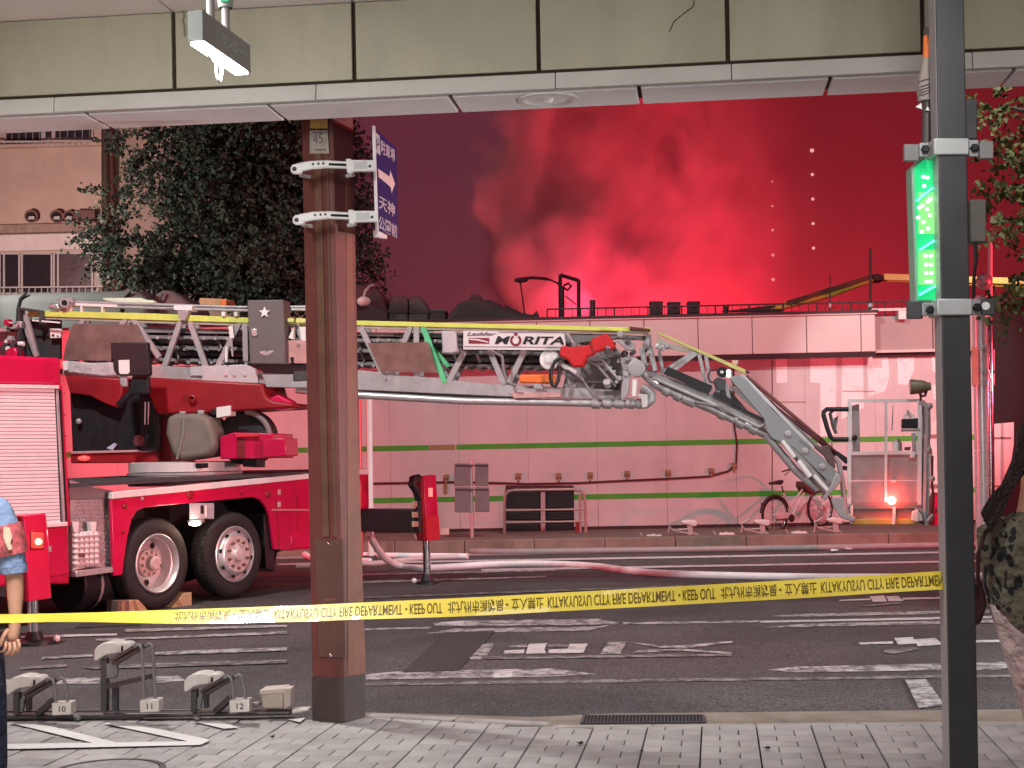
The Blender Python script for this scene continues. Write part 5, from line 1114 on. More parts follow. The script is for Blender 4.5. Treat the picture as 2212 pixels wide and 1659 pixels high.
# knuckle machinery at the ladder head
rnd = random.Random(11)
hd = lk('head_plate', [(1245, 757), (1330, 752), (1368, 780), (1345, 842), (1215, 838), (1225, 800)], mat('head_grey', (.3, .28, .28), .45, .2, var=.2, scale=9), -.12, .1, ladder)
for q, m, off in (([(1330, 735), (1362, 733), (1372, 745), (1366, 758), (1352, 755)], LGREY, .1), ([(1338, 772), (1372, 770), (1390, 790), (1384, 805), (1345, 800)], LGREY, .14), ([(1345, 800), (1362, 802), (1356, 850), (1342, 868), (1341, 850)], LGREY, .2), ([(1366, 818), (1376, 818), (1374, 850), (1372, 858), (1364, 857)], WHITEP, .18),
                  ([(1380, 750), (1392, 748), (1398, 792), (1388, 800)], LGREY, .05), ([(1398, 748), (1408, 746), (1420, 800), (1410, 804)], LGREY, .08), ([(1222, 720), (1330, 722), (1400, 726), (1398, 735), (1330, 732), (1222, 745)], MGREY, -.05), ([(1395, 722), (1406, 722), (1405, 760), (1394, 760)], MGREY, .0),
                  ([(1300, 745), (1318, 742), (1330, 770), (1310, 775)], MGREY, .02), ([(1285, 780), (1300, 776), (1345, 830), (1330, 838)], mat('strut_grey', (.4, .37, .37), .45, var=.1), -.02), ([(1320, 815), (1340, 812), (1338, 840), (1318, 842)], DGREY, .1), ([(1360, 705), (1404, 710), (1404, 716), (1360, 714)], mat('dark_red_cap', (.1, .02, .02), .5), .06)):
    lk('head_bracket', q, m, off, .1, ladder, .01)
for i in range(22):
    x, y = rnd.uniform(1235, 1400), rnd.uniform(735, 835)
    if i % 2: mesh_obj('head_valve', MB().cyl(LAD.pt(x, y, .1), LAD.pt(x + rnd.uniform(-10, 10), y + rnd.uniform(-10, 10), .1 + rnd.uniform(.02, .1)), rnd.uniform(.02, .05), n=10), rnd.choice([LGREY, MGREY, SILV, DGREY]), ladder)
    else: lk('head_fitting', [(x, y), (x + rnd.uniform(6, 14), y + rnd.uniform(-3, 3)), (x + rnd.uniform(5, 14), y + rnd.uniform(6, 13)), (x - 1, y + 9)], rnd.choice([LGREY, MGREY, DGREY, WHITEP]), .12, .1, ladder, .006)
for pts in (((1240, 770), (1290, 790), (1330, 835)), ((1262, 775), (1300, 778), (1340, 825)), ((1225, 800), (1260, 825), (1345, 828)), ((1255, 815), (1275, 845), (1285, 858)), ((1060, 757), (1085, 770), (1088, 800), (1095, 826), (1115, 832)), ((1225, 720), (1240, 745), (1255, 748))):
    ltube('hydraulic_line', pts, .018, rnd.choice([LGREY, MGREY, DGREY]), .12)
for x, y, r in ((1340, 722, .04), (1375, 795, .1), (1425, 750, .03), (1440, 747, .03), (1352, 808, .035), (1338, 817, .03)):
    mesh_obj('pivot', MB().lathe(LAD.pt(x, y, .2), ln, [(r, -.2), (r, .02), (r * .7, .03), (0, .03)], 18), LGREY, ladder)

# ------------------------------------------------------------------ bent tip section
tip = bpy.data.objects.new('ladder_tip', None); col.objects.link(tip); tip.parent = truck; tip.location = LAD.pt(1600, 850) - WL[truck.name]; WL[tip.name] = LAD.pt(1600, 850)
for off in (0, -.75):
    lk('top_rail', [(1415, 719), (1428, 719), (1612, 799), (1616, 806), (1606, 806)], YEL if off else mat('olive_yellow_rail', (.5, .48, .16), .45, var=.1), off, .07, tip, .006)
    lk('top_channel', [(1420, 726), (1440, 740), (1500, 757), (1512, 766), (1440, 752), (1418, 742)], mat('olive_grey_rail', (.3, .3, .25), .5), off - .03, .04, tip, 0)
    lk('bottom_chord', [(1395, 796), (1420, 806), (1530, 848), (1655, 910), (1650, 924), (1525, 866), (1418, 820), (1392, 808)], LGREY, off, .1, tip, .01)
    for a, b in (((1510, 765), (1530, 850)), ((1525, 768), (1537, 845)), ((1505, 763), (1440, 812)), ((1500, 760), (1428, 806)), ((1568, 832), (1535, 856)), ((1568, 830), (1580, 876)), ((1402, 752), (1412, 800)), ((1424, 758), (1432, 806)), ((1578, 834), (1660, 906))):
        lbar('brace', a, b, .04, LGREY, off - .02, parent=tip)
lk('cover_plate', [(1537, 850), (1568, 832), (1580, 878), (1655, 905), (1640, 915)], mat('head_grey', (.3, .28, .28), .45), -.1, .05, tip, 0)
lbar('black_rail', (1438, 800), (1535, 842), .1, BLACK, .06, parent=tip); lbar('black_rail', (1542, 850), (1600, 877), .06, BLACK, .06, parent=tip); lbar('black_rail', (1580, 874), (1650, 908), .03, BLACK, .05, parent=tip)
ltube('water_pipe', [(1384, 796), (1400, 815), (1418, 832), (1470, 854), (1540, 884), (1600, 912), (1660, 940)], .055, SILV, -.05, tip, 12)
for x, y in ((1440, 842), (1465, 853), (1482, 860), (1495, 866), (1560, 893), (1600, 912), (1628, 925)): ltube('coupling', [(x - 6, y - 3), (x + 8, y + 4)], .075, SILV, -.05, tip, 12)
ltube('thin_pipe', [(1410, 816), (1530, 868), (1640, 922), (1655, 916)], .022, LGREY, .06, tip); ltube('thin_pipe', [(1500, 868), (1560, 880), (1600, 905)], .018, MGREY, .07, tip)
ltube('curl_cable', [(1550, 798), (1535, 800), (1529, 812), (1534, 824), (1545, 828)], .012, CAB, .06, tip)
lk('camera_mount', [(1540, 822), (1550, 815), (1568, 820), (1566, 845), (1545, 842)], DGREY, .02, .08, tip)
mesh_obj('spot_lamp', MB().lathe(LAD.pt(1560, 804, .02), ln, [(.05, -.1), (.065, 0), (.06, .02), (.03, .015), (0, .01)], 18), BLACK, tip)
mesh_obj('spot_lens', MB().ball(LAD.pt(1559, 804, .05), .022, 8), WHITEP, tip)
for y in (803, 811): mesh_obj('lit_lens', MB().ball(LAD.pt(1574, y, .05), .028, 10), mat('soft_lit_lens', (1, 1, 1), .4, var=0, emit=(1, .85, .8), es=2.5), tip)
for x, y in ((1421, 748), (1432, 752)): mesh_obj('small_lamp', MB().ball(LAD.pt(x, y, .1), .04, 8), WHITEP, tip)
lk('rail_knob', [(1580, 778), (1595, 778), (1595, 784), (1590, 790), (1582, 786)], mat('pink_knob', (.6, .4, .3), .5), .0, .06, tip); lk('rail_end', [(1610, 799), (1618, 803), (1620, 807), (1612, 806)], BLACK, .01, .08, tip)
arm = lk('swing_arm', [(1577, 820), (1584, 812), (1600, 810), (1610, 818), (1670, 886), (1755, 968), (1812, 1022), (1795, 1046), (1712, 966), (1668, 948), (1655, 930), (1650, 905)], mat('arm_grey', (.26, .275, .28), .4, .15, var=.06, scale=4, dirt=.2, dirtcol=(.2, .18, .18)), .12, .5, truck, .012)
for x, y in ((1702, 937), (1739, 974), (1776, 1008)): mesh_obj('bolt_cap', MB().lathe(LAD.pt(x, y, .12), ln, [(.04, 0), (.04, .015), (.025, .025), (0, .025)], 16), LGREY, arm)
lk('arm_slot', [(1727, 948), (1751, 966), (1750, 972), (1725, 953)], MGREY, .125, .02, arm, 0)
lk('arm_lip', [(1598, 810), (1606, 808), (1700, 905), (1760, 965), (1755, 970), (1690, 905)], SILV, .1, .3, tip, .004)
ltube('lift_ram', [(1668, 922), (1730, 990), (1788, 1062)], .065, mat('grey_ram', (.3, .29, .29), .35, .3, var=.1), .05, tip, 14)
ltube('ram_rod', [(1690, 952), (1716, 988)], .03, WHITEP, .1, tip, 12); ltube('ram_rod', [(1724, 995), (1750, 1030)], .035, WHITEP, .1, tip, 12); ltube('ram_rod', [(1758, 1027), (1788, 1060)], .025, WHITEP, .12, tip, 12)
ltube('lower_tube', [(1655, 940), (1720, 1018), (1768, 1058)], .045, LGREY, .0, tip, 12)
lk('foot_bracket', [(1806, 1020), (1816, 1026), (1818, 1040), (1800, 1060), (1782, 1082), (1776, 1078), (1795, 1046)], LGREY, .14, .5, tip, .012)
lk('foot_plate', [(1795, 1078), (1822, 1074), (1830, 1110), (1850, 1118), (1845, 1128), (1815, 1118), (1800, 1095)], LGREY, .1, .1, tip, .01)
for pts, m in ((((1602, 812), (1680, 884), (1760, 945), (1806, 984)), CAB), (((1612, 812), (1692, 880), (1780, 955), (1830, 1000)), mat('dark_red_hose', (.14, .03, .03), .5)), (((1608, 820), (1700, 905), (1780, 978)), MGREY)):
    ltube('hose', pts, .022, m, -.12, tip)
lk('hose_clip', [(1758, 966), (1788, 962), (1802, 985), (1805, 1012), (1795, 1010), (1780, 985)], mat('brown_clip', (.12, .07, .065), .6), .05, .2, tip, .01)
for a, b in (((1806, 978), (1832, 996)), ((1820, 1010), (1834, 1013))): lbar('grip', a, b, .05, BLACK, -.05, parent=tip)
ltube('arm_rod', [(1795, 985), (1812, 1000), (1820, 1040), (1824, 1090), (1832, 1110)], .03, LGREY, .0, tip)

# basket
bk = bpy.data.objects.new('basket', None); col.objects.link(bk); bk.parent = truck; bk.location = LAD.pt(1910, 1133) - WL[truck.name]; WL[bk.name] = LAD.pt(1910, 1133)
BD = .75; BW = mat('basket_white_tube', (.78, .77, .76), .4, .2, var=.06); PLATE = mat('basket_plate', (.34, .31, .31), .45, .2, var=.15, scale=5, dirt=.3)
for off in (0, -BD):
    for x, y0, y1 in ((1835, 866, 1090), (1987, 864, 1090), (1914, 868, 1085)): lbar('post', (x, y0), (x - 1, y1), .042 if x != 1914 else .03, BW, off, parent=bk)
    for y in (866, 979, 1088): lbar('rail', (1833, y), (1990, y - 1), .036, BW if y < 1000 else mat('brown_rail', (.3, .2, .18), .6), off, parent=bk)
    lk('side_plate', [(1838, 983), (1911, 982), (1911, 1037), (1838, 1037)], PLATE, off - .01, .012, bk, 0); lk('side_plate', [(1916, 982), (1985, 981), (1985, 1037), (1916, 1037)], PLATE, off - .01, .012, bk, 0)
    lk('side_plate', [(1838, 1040), (1985, 1039), (1985, 1086), (1838, 1087)], PLATE, off - .01, .012, bk, 0)
for x in (1835, 1987):
    for y in (866, 979, 1088): mesh_obj('rail', MB().bar(LAD.pt(x, y, 0), LAD.pt(x, y, -BD), .036), BW, bk)
    mesh_obj('end_plate', MB().prism([LAD.pt(x, 984, 0), LAD.pt(x, 1086, 0), LAD.pt(x, 1086, -BD), LAD.pt(x, 984, -BD)], lt * .01), PLATE, bk)
mesh_obj('floor', MB().prism([LAD.pt(1833, 1092, .03), LAD.pt(1990, 1090, .03), LAD.pt(1990, 1090, -BD), LAD.pt(1833, 1092, -BD)], (0, 0, -.04)), MGREY, bk)
lk('skirt', [(1843, 1092), (1975, 1090), (1978, 1120), (1843, 1121)], mat('skirt_grey', (.4, .36, .36), .5, var=.12), -.05, .5, bk)
lk('step_strip', [(1842, 1121), (1978, 1120), (1990, 1133), (1842, 1134)], mat('yellow_step', (.42, .36, .08), .5, var=.15), .02, .6, bk)
lk('leg', [(1837, 1092), (1843, 1092), (1842, 1132), (1836, 1133)], WHITEP, .04, .05, bk); lk('leg', [(1929, 1096), (1935, 1096), (1934, 1133), (1927, 1133)], WHITEP, .06, .05, bk, .004)
lk('corner_guard', [(1971, 1105), (1984, 1100), (1986, 1125), (1980, 1129), (1969, 1124)], WHITEP, .08, .1, bk, .01)
ltube('handle_loop', [(1833, 884), (1800, 884), (1786, 884), (1779, 890), (1779, 897), (1787, 925), (1794, 944), (1800, 949), (1833, 949)], .028, BLACK, .02, bk, 10)
ltube('inner_handle', [(1800, 886), (1793, 894), (1800, 922), (1806, 937)], .02, mat('grey_grip', (.15, .12, .12), .5), -.05, bk)
lk('handle_block', [(1801, 904), (1811, 898), (1810, 906), (1806, 930), (1803, 930)], MGREY, -.05, .05, bk)
lk('gate_rail', [(1840, 876), (1856, 872), (1858, 978), (1842, 978)], mat('gate_grey', (.45, .4, .4), .45, var=.15), -.06, .03, bk); mesh_obj('gate_knob', MB().ball(LAD.pt(1846, 946, -.02), .035, 8), BLACK, bk)
co = lk('control_panel', [(1949, 905), (1984, 903), (1984, 925), (1949, 925)], BLACK, .02, .16, truck)
for x, y, m in ((1956, 902, WHITEP), (1962, 894, LGREY), (1966, 899, SILV), (1974, 903, WHITEP)): lbar('control_lever', (x, y + 4), (x - 1, y - 8), .03, m, .0, parent=co)
lk('panel_shelf', [(1949, 926), (1988, 925), (1988, 931), (1949, 932)], LGREY, .03, .2, bk)
mesh_obj('canister', MB().cyl(LAD.pt(1938, 974, -.2), LAD.pt(1938, 955, -.2), .055), WHITEP, bk); mesh_obj('canister_cap', MB().cyl(LAD.pt(1938, 955, -.2), LAD.pt(1938, 948, -.2), .04, .02), LGREY, bk)
lbar('aerial', (1929, 876), (1927, 930), .012, LGREY, -.2, parent=bk)
for q, m in (([(1970, 935), (1978, 935), (1980, 975), (1972, 976)], LGREY), ([(1954, 966), (1968, 965), (1966, 973), (1955, 973)], mat('plum_cap', (.1, .03, .06), .5)), ([(1966, 976), (1977, 975), (1977, 989), (1966, 990)], WHITEP)): lk('basket_fitting', q, m, .03, .08, bk)
fl = mesh_obj('floodlight', MB().lathe(LAD.pt(1966, 836, .05), LAD.t, [(.085, .0), (.088, .02), (.078, .1), (.07, .16), (.05, .19), (.045, .23), (0, .23)], 22), mat('olive_lamp_body', (.16, .15, .085), .5, var=.12), truck)
mesh_obj('lens', MB().lathe(LAD.pt(1966, 836, .05), LAD.t, [(.08, .004), (0, .0)], 20), GLASS, fl); mesh_obj('yoke', MB().tube([LAD.pt(x, y, .05) for x, y in ((1985, 845), (1990, 856), (1998, 855), (2001, 845), (1998, 832))], .018, 6), CAB, fl); lbar('yoke_post', (1989, 855), (1989, 866), .025, CAB, .05, parent=fl)
bl = mesh_obj('red_lamp', MB().ball(LAD.pt(1926, 1081, .06), .05, 14, (1, 1, .9)), mat('hot_red_lamp', (1, .4, .3), .3, var=0, emit=(1, .07, .05), es=70), bk)
lamp('POINT', 'basket_lamp_light', LAD.pt(1926, 1081, .2), 6, (1, .06, .05), .05)
lk('reflector', [(1926, 1037), (1936, 1036), (1936, 1042), (1926, 1042)], WHITEP, .02, .02, bk, .004)
for pts, r, m in ((((1990, 868), (2003, 880), (2004, 930), (2001, 980), (2000, 1040), (1998, 1115)), .035, LGREY), (((2000, 940), (2006, 970), (2010, 985)), .03, mat('pink_tube', (.6, .4, .42), .4)), (((2007, 985), (2005, 1030), (2003, 1110)), .02, BW), (((2014, 985), (2013, 1040), (2016, 1070), (2012, 1110), (2003, 1122)), .015, CAB), (((1985, 1095), (1996, 1110), (2003, 1135)), .03, LGREY), (((2004, 1125), (2015, 1112)), .03, LGREY)):
    ltube('side_hose', pts, r, m, .0, bk)
for x, y in ((2006, 972), (2013, 1034), (2008, 877)): mesh_obj('hose_joint', MB().ball(LAD.pt(x, y, .02), .04, 8), LGREY, bk)
lk('side_frame', [(1990, 872), (1998, 872), (1999, 1090), (1991, 1090)], mat('gate_grey', (.45, .4, .4), .45), -.05, .4, bk)
# ------------------------------------------------------------------ brown column with its sign
def rust():
    m = mat('brown_column_paint', (.15, .044, .036), .5, var=.25, scale=3, bump=.15, bscale=30, dirt=.8, dirtcol=(.05, .028, .02)); return m
COLM = rust(); COLT = mat('tan_worn_paint', (.15, .075, .045), .6, var=.3, scale=6, dirt=.7, dirtcol=(.1, .05, .03)); CBASE = mat('dark_column_base', (.058, .042, .038), .7, var=.25, dirt=.5)
M0 = PZ(741, 1562, 0)
be = R(30); fd = (RT * math.cos(be) - FW * math.sin(be))      # along the front face, left to right
PF = Plane(M0, fd); pr_ = (RT * math.sin(be) + FW * math.cos(be)); PR = Plane(M0, pr_)
colm = thing('brown_column', 'tall rusty brown steel column on the kerb carrying the blue sign', 'column', M0 - fd * .12 + pr_ * .12)
A = .24; ch_ = .018
q = [M0 - fd * ch_, M0 + pr_ * ch_, M0 + pr_ * (A - ch_), M0 + pr_ * A - fd * ch_, M0 + pr_ * A - fd * (A - ch_), M0 + pr_ * (A - ch_) - fd * A, M0 + pr_ * ch_ - fd * A, M0 - fd * (A - ch_)]
mesh_obj('shaft', MB().prism([v - UP * .15 for v in q], UP * 5.2), COLM, colm, bevel=.004)
cc = sum(q, Vector()) / 8
zb_ = PF.pt(700, 1462).z
mesh_obj('base_wrap', MB().prism([Vector((v.x, v.y, 0)) + (v - cc).normalized() * .006 - UP * .14 for v in q], UP * (zb_ + .14)), CBASE, colm, bevel=.004)
for x0, x1, w in ((676, 690, .012), (700, 706, .006)):
    mesh_obj('face_strip', MB().poly(PF, [(x0, 250), (x1, 250), (x1 + 20, 1160), (x0 + 20, 1160)], w, w + .004), COLT, colm, bevel=.003)
cvp = mesh_obj('access_cover', MB().poly(PF, [(680, 1165), (741, 1165), (745, 1422), (687, 1420)], .012, .02), mat('cover_brown', (.12, .062, .05), .5, var=.2, dirt=.6), colm, bevel=.006)
for x, y in ((712, 1172), (716, 1414)): mesh_obj('cover_bolt', MB().lathe(PF.pt(x, y, .012), PF.n, [(.012, 0), (.012, .006), (0, .009)], 12), CHROME, cvp)
mesh_obj('cover_slot', MB().rect(PF, 698, 1292, 724, 1299, .015, .006), mat('slot_brown', (.2, .1, .08), .5), cvp, bevel=.002)
mesh_obj('lit_face_strip', MB().poly(PR, [(748, 380), (756, 380), (790, 1458), (752, 1458)], .003, .006), mat('brown_with_orange_light', (.2, .075, .045), .5, var=.2, dirt=.5), colm)  # orange light on the right face is put into this strip's colour
tgp = mesh_obj('number_label', MB().poly(PF, [(669, 282), (707, 282), (711, 332), (669, 332)], .018, .004), mat('aged_label', (.4, .38, .32), .5, var=.25, scale=20), colm)
tx = MB(); o0_ = PF.pt(676, 312, .0195); text_on(tx, '45', o0_, PF.t, UP, .075, .06); mesh_obj('numerals', tx, mat('label_grey_ink', (.14, .13, .11), .6), tgp, recalc=False)
mesh_obj('label_line', MB().rect(PF, 680, 322, 704, 325, .0195, .001).rect(PF, 676, 285, 706, 288, .0195, .001), MATS['label_grey_ink'], tgp)
mesh_obj('yellow_tape_band', MB().poly(PF, [(670, 256), (707, 256), (707, 277), (669, 277)], .02, .005), mat('yellow_wrap', (.6, .42, .12), .5, var=.15), colm)
# blue direction sign with two pole bands
sg0 = P(808, 380, 9.2); sg1 = P(858, 380, 9.74); SGP = Plane((sg0.x, sg0.y, 0), Vector((sg1.x - sg0.x, sg1.y - sg0.y, 0)))
sign = thing('parking_sign', 'narrow blue parking sign with white arrow on the brown column', 'sign', SGP.pt(812, 390))
NAVY = mat('navy_sign_face', (.018, .014, .11), .4, var=.05); SWH = mat('sign_white', (.5, .48, .52), .4, var=.03)
pn = mesh_obj('panel', MB().prism([SGP.pt(809, 277), SGP.pt(857, 318), SGP.pt(861, 514), SGP.pt(816, 496)], -SGP.n * .02), NAVY, sign, bevel=.003)
mesh_obj('edge_frame', MB().bar(SGP.pt(807, 272, .0), SGP.pt(815, 512, .0), .012, .03), WHITEP, sign)
mesh_obj('foot_tab', MB().poly(SGP, [(816, 498), (836, 508), (836, 516), (817, 512)], -.01, .03), WHITEP, sign)
def sgt(body, x0, yt, yb, x1, parent=pn, m=SWH, nm='lettering'):
    a = SGP.pt(x0, yb, .002); w = (SGP.pt(x1, yb, .002) - a).dot(SGP.t); h = SGP.pt(x0, yt, .002).z - a.z
    t = MB(); text_on(t, body, a, SGP.t, UP, w, h, 0, .015); mesh_obj(nm, t, m, parent, recalc=False)
mesh_obj('white_box', MB().prism([SGP.pt(811, 285, .002), SGP.pt(820, 293, .002), SGP.pt(822, 336, .002), SGP.pt(813, 329, .002)], -SGP.n * .001), SWH, pn)
sgt('P', 813, 298, 322, 819, m=NAVY, nm='letter')
sgt('駐車場', 823, 301, 331, 853); sgt('天神', 819, 420, 450, 853); sgt('公園前', 818, 464, 494, 858)
mesh_obj('arrow', MB().prism([SGP.pt(x, y, .003) for x, y in ((817, 364), (842, 382), (843, 367), (853, 397), (846, 418), (844, 404), (818, 382))], -SGP.n * .001), mat('sign_arrow', (.68, .58, .55), .4, var=0), pn)
BNP = Plane(P(700, 360, 9.02), RT)
for dx, dy in ((0, 0), (4.5, 110)):
    b = mesh_obj('pole_band', MB().poly(BNP, [(x + dx, y + dy) for x, y in ((627, 361), (632, 355), (647, 351), (670, 347), (705, 345.5), (750, 348), (751, 364), (705, 362.5), (672, 365), (652, 369), (648, 375), (634, 376), (627, 370))], 0, .03), WHITEP, sign, bevel=.008)
    mesh_obj('band_slot', MB().poly(BNP, [(x + dx, y + dy) for x, y in ((710, 352), (748, 353.5), (748, 359), (710, 357.5))], .001, .006), BLKM, b)
    for x, y in ((636, 365), (676, 354.5), (688, 353.5), (698, 353)): mesh_obj('bolt_hole', MB().lathe(BNP.pt(x + dx, y + dy, .0), BNP.n, [(.008 if x > 640 else .014, 0), (.006, .006), (0, .007)], 10), DGREY, b)
    p = BNP.pt(648 + dx, 362 + dy, -.02); mesh_obj('band_strap', MB().tube([p, p - RT * .03 + FW * .25, p + FW * .42 + RT * .1, BNP.pt(752 + dx, 356 + dy, -.02) + FW * .32, BNP.pt(752 + dx, 356 + dy, -.02)], .012, 6), WHITEP, b)
    a = mesh_obj('bracket_arm', MB().poly(BNP, [(x + dx, y + dy) for x, y in ((747, 343), (757, 342), (760, 345), (810, 345), (811, 368), (762, 369), (756, 374), (749, 373))], .01, .05), WHITEP, sign, bevel=.006)
    mesh_obj('arm_face', MB().poly(BNP, [(x + dx, y + dy) for x, y in ((764, 349), (793, 349), (794, 364), (764, 365))], .013, .006), mat('arm_grey_face', (.5, .51, .5), .45, var=.08), a, bevel=.002)
    mesh_obj('arm_screw', MB().lathe(BNP.pt(799 + dx, 359 + dy, .01), BNP.n, [(.01, 0), (.008, .006), (0, .007)], 8), DGREY, a)

# ------------------------------------------------------------------ dark square post on the right
PD = 6.6; PP = Plane(P(2070, 800, PD), RT); PM = mat('dark_post_paint', (.035, .036, .037), .45, var=.12, scale=5, dirt=.3, dirtcol=(.06, .05, .05))
p0 = PP.pt(2071, 1000); base = Vector((p0.x, p0.y, 0))
post = thing('square_post', 'dark grey square steel post from top to bottom at right', 'post', base)
ra = R(-1.5); pxv = RT * math.cos(ra) + FW * math.sin(ra); pyv = -RT * math.sin(ra) + FW * math.cos(ra)
cpo = base + pyv * .062
mesh_obj('shaft', MB().prism([cpo + pxv * a * .0615 + pyv * b * .0615 for a, b in ((-1, -1), (1, -1), (1, 1), (-1, 1))], UP * 4.2), PM, post, bevel=.006)
mesh_obj('lit_side_strip', MB().prism([cpo - pxv * .0616 - pyv * .055, cpo - pxv * .0635 - pyv * .055, cpo - pxv * .0635 + pyv * .055, cpo - pxv * .0616 + pyv * .055], UP * 4.2), mat('painted_post_light', (.3, .28, .275), .45, var=.1), post)  # light on the post's left side, painted as a paler strip
LUG = mat('clamp_plate', (.33, .34, .33), .45, .3, var=.1)
for k, (y0, y1, x0, x1, ll, rl) in enumerate(((298, 334, 2018, 2094, [(1987, 308, 2006, 338)], (2094, 302, 2114, 338)), (645, 681, 2025, 2101, [(1993, 654, 2026, 682)], (2101, 647, 2119, 680)))):
    ex = PP.pt(x0, y0, .01); w = (PP.pt(x1, y0, .01) - ex)
    cl_ = mesh_obj('clamp', MB().rect(PP, x0, y0, x1, y1, .012, .15), mat('clamp_band', (.42, .44, .43), .45, .2, var=.06), post, bevel=.006)
    for (a, b, c_, d) in ll + [rl]:
        mesh_obj('clamp_lug', MB().rect(PP, a, b, c_, d, -.02, .02), LUG, cl_, bevel=.003)
    for x, y in (((1998, 323), (2104, 320)) if k == 0 else ((2008, 669), (2110, 664))):
        mesh_obj('clamp_bolt', MB().lathe(PP.pt(x, y, -.018), PP.n, [(.019, 0), (.019, .012), (.012, .018), (0, .018)], 6), BLACK, cl_)
mesh_obj('mount_plate', MB().rect(PP, 1954, 311, 1986, 347, -.05, .03), MGREY, post, bevel=.003); mesh_obj('mount_plate', MB().rect(PP, 2117, 304, 2146, 342, -.05, .03), MGREY, post, bevel=.003)
mesh_obj('mount_plate', MB().rect(PP, 1961, 651, 1994, 688, -.06, .03), DGREY, post, bevel=.003); mesh_obj('mount_plate', MB().rect(PP, 2120, 645, 2149, 680, -.06, .03), DGREY, post, bevel=.003)
mesh_obj('plate_hole', MB().lathe(PP.pt(2129, 661, -.06), PP.n, [(.018, 0), (.018, .004), (0, .004)], 12), WHITEP, post)
mesh_obj('back_box', MB().rect(PP, 2096, 430, 2131, 523, -.14, .1), mat('taupe_case', (.11, .1, .085), .6, var=.1), post, bevel=.006); mesh_obj('back_plate', MB().rect(PP, 2086, 213, 2111, 300, -.14, .06), DGREY, post, bevel=.004)
mesh_obj('back_cable', MB().tube([PP.pt(x, y, -.15) for x, y in ((2106, 523), (2108, 560), (2104, 600), (2103, 645))], .008, 6), BLACK, post)
# green lit sign box
gs = thing('green_light_sign', 'upright glowing green sign box clamped to the left of the dark post', 'lit sign', PP.pt(2000, 650, -.1))
GF = mat('green_lit_face', (.02, .4, .15), .3, var=0, emit=(.0, .55, .16), es=.75); GFR = mat('green_sign_frame', (.25, .4, .3), .4, var=.1)
mesh_obj('case', MB().poly(PP, [(1969, 361), (1991, 340), (2030, 342), (2036, 652), (1978, 653)], -.10, .1), GFR, gs, bevel=.006)
fc = mesh_obj('face', MB().poly(PP, [(1975, 364), (1994, 346), (2028, 347), (2033, 648), (1983, 648)], -.095, .02), GF, gs)
BAR = mat('cyan_lit_bar', (.2, 1, .9), .3, var=0, emit=(.12, 1, .62), es=1.6); DOT = mat('pale_green_led', (.7, 1, .8), .3, var=0, emit=(.5, 1, .65), es=2.2); LIM = mat('lime_lit_panel', (.3, .8, .1), .3, var=0, emit=(.02, .75, .2), es=.85)
for a, b in (((1980, 434), (2014, 406)), ((1987, 540), (2017, 520)), ((1986, 637), (2019, 618))): mesh_obj('light_bar', MB().bar(PP.pt(*a, -.088), PP.pt(*b, -.088), .017, .01), BAR, fc)
for y0, y1 in ((415, 505), (540, 615)): mesh_obj('lime_panel', MB().rect(PP, 1984, y0, 2030, y1, -.0925, .002), LIM, fc)
rnd = random.Random(9)
for x, y in [(1994, 382), (2003, 384), (1996, 402), (1992, 444), (2004, 436), (1985, 449), (2002, 452), (2009, 430), (1983, 470), (1994, 480), (2004, 494), (1991, 501), (2008, 465), (1999, 553), (2010, 553), (2000, 572), (2010, 572), (2000, 590), (2011, 590), (2001, 608), (2010, 608)]:
    mesh_obj('led_cluster', MB().poly(PP, [(x - 3, y - 3 + rnd.uniform(-1, 1)), (x + 4, y - 4), (x + 5, y + 2), (x + 1, y + 4), (x - 3, y + 2)], -.089, .004), DOT, fc)
lamp('AREA', 'green_sign_light', PP.pt(1975, 500, .02), 2.2, (.05, 1, .3), .08, target=PP.pt(1700, 520, .8), sizey=.6)
# rolled banner pole behind it
bn = thing('rolled_banner', 'rolled grey banner with orange tip left of the dark post', 'banner', PP.pt(2005, 420, -.2))
mesh_obj('pole', MB().cyl(PP.pt(2001, 345, -.2), PP.pt(2006, 60, -.2), .022), mat('dark_banner_pole', (.06, .045, .045), .5), bn)
mesh_obj('orange_tip', MB().tube([PP.pt(2005, 130, -.2), PP.pt(2005, 80, -.2), PP.pt(2007, 62, -.2), PP.pt(2008, 57, -.2)], [.024, .022, .018, .008], 10), ORANGE, bn)
w_ = mesh_obj('wrap', MB().tube([PP.pt(x, y, -.2) for x, y in ((1999, 218), (1998, 200), (2001, 160), (2005, 128), (2006, 122))], [.034, .036, .03, .025, .02], 14), mat('grey_banner_cloth', (.3, .25, .225), .7, var=.15, bump=.4, bscale=20), bn)
for y in (172, 184, 191, 197, 203, 217): mesh_obj('wrap_line', MB().tube([PP.pt(1983.5, y + 5, -.168), PP.pt(1998, y, -.162), PP.pt(2013, y - 3, -.168)], .0018, 4), DGREY, w_)
mesh_obj('pennant', MB().poly(PP, [(1978, 231), (1990, 222), (1992, 236)], -.17, .004), WHITEP, bn); mesh_obj('pennant', MB().poly(PP, [(1999, 238), (2004, 230), (2009, 239)], -.165, .004), WHITEP, bn)

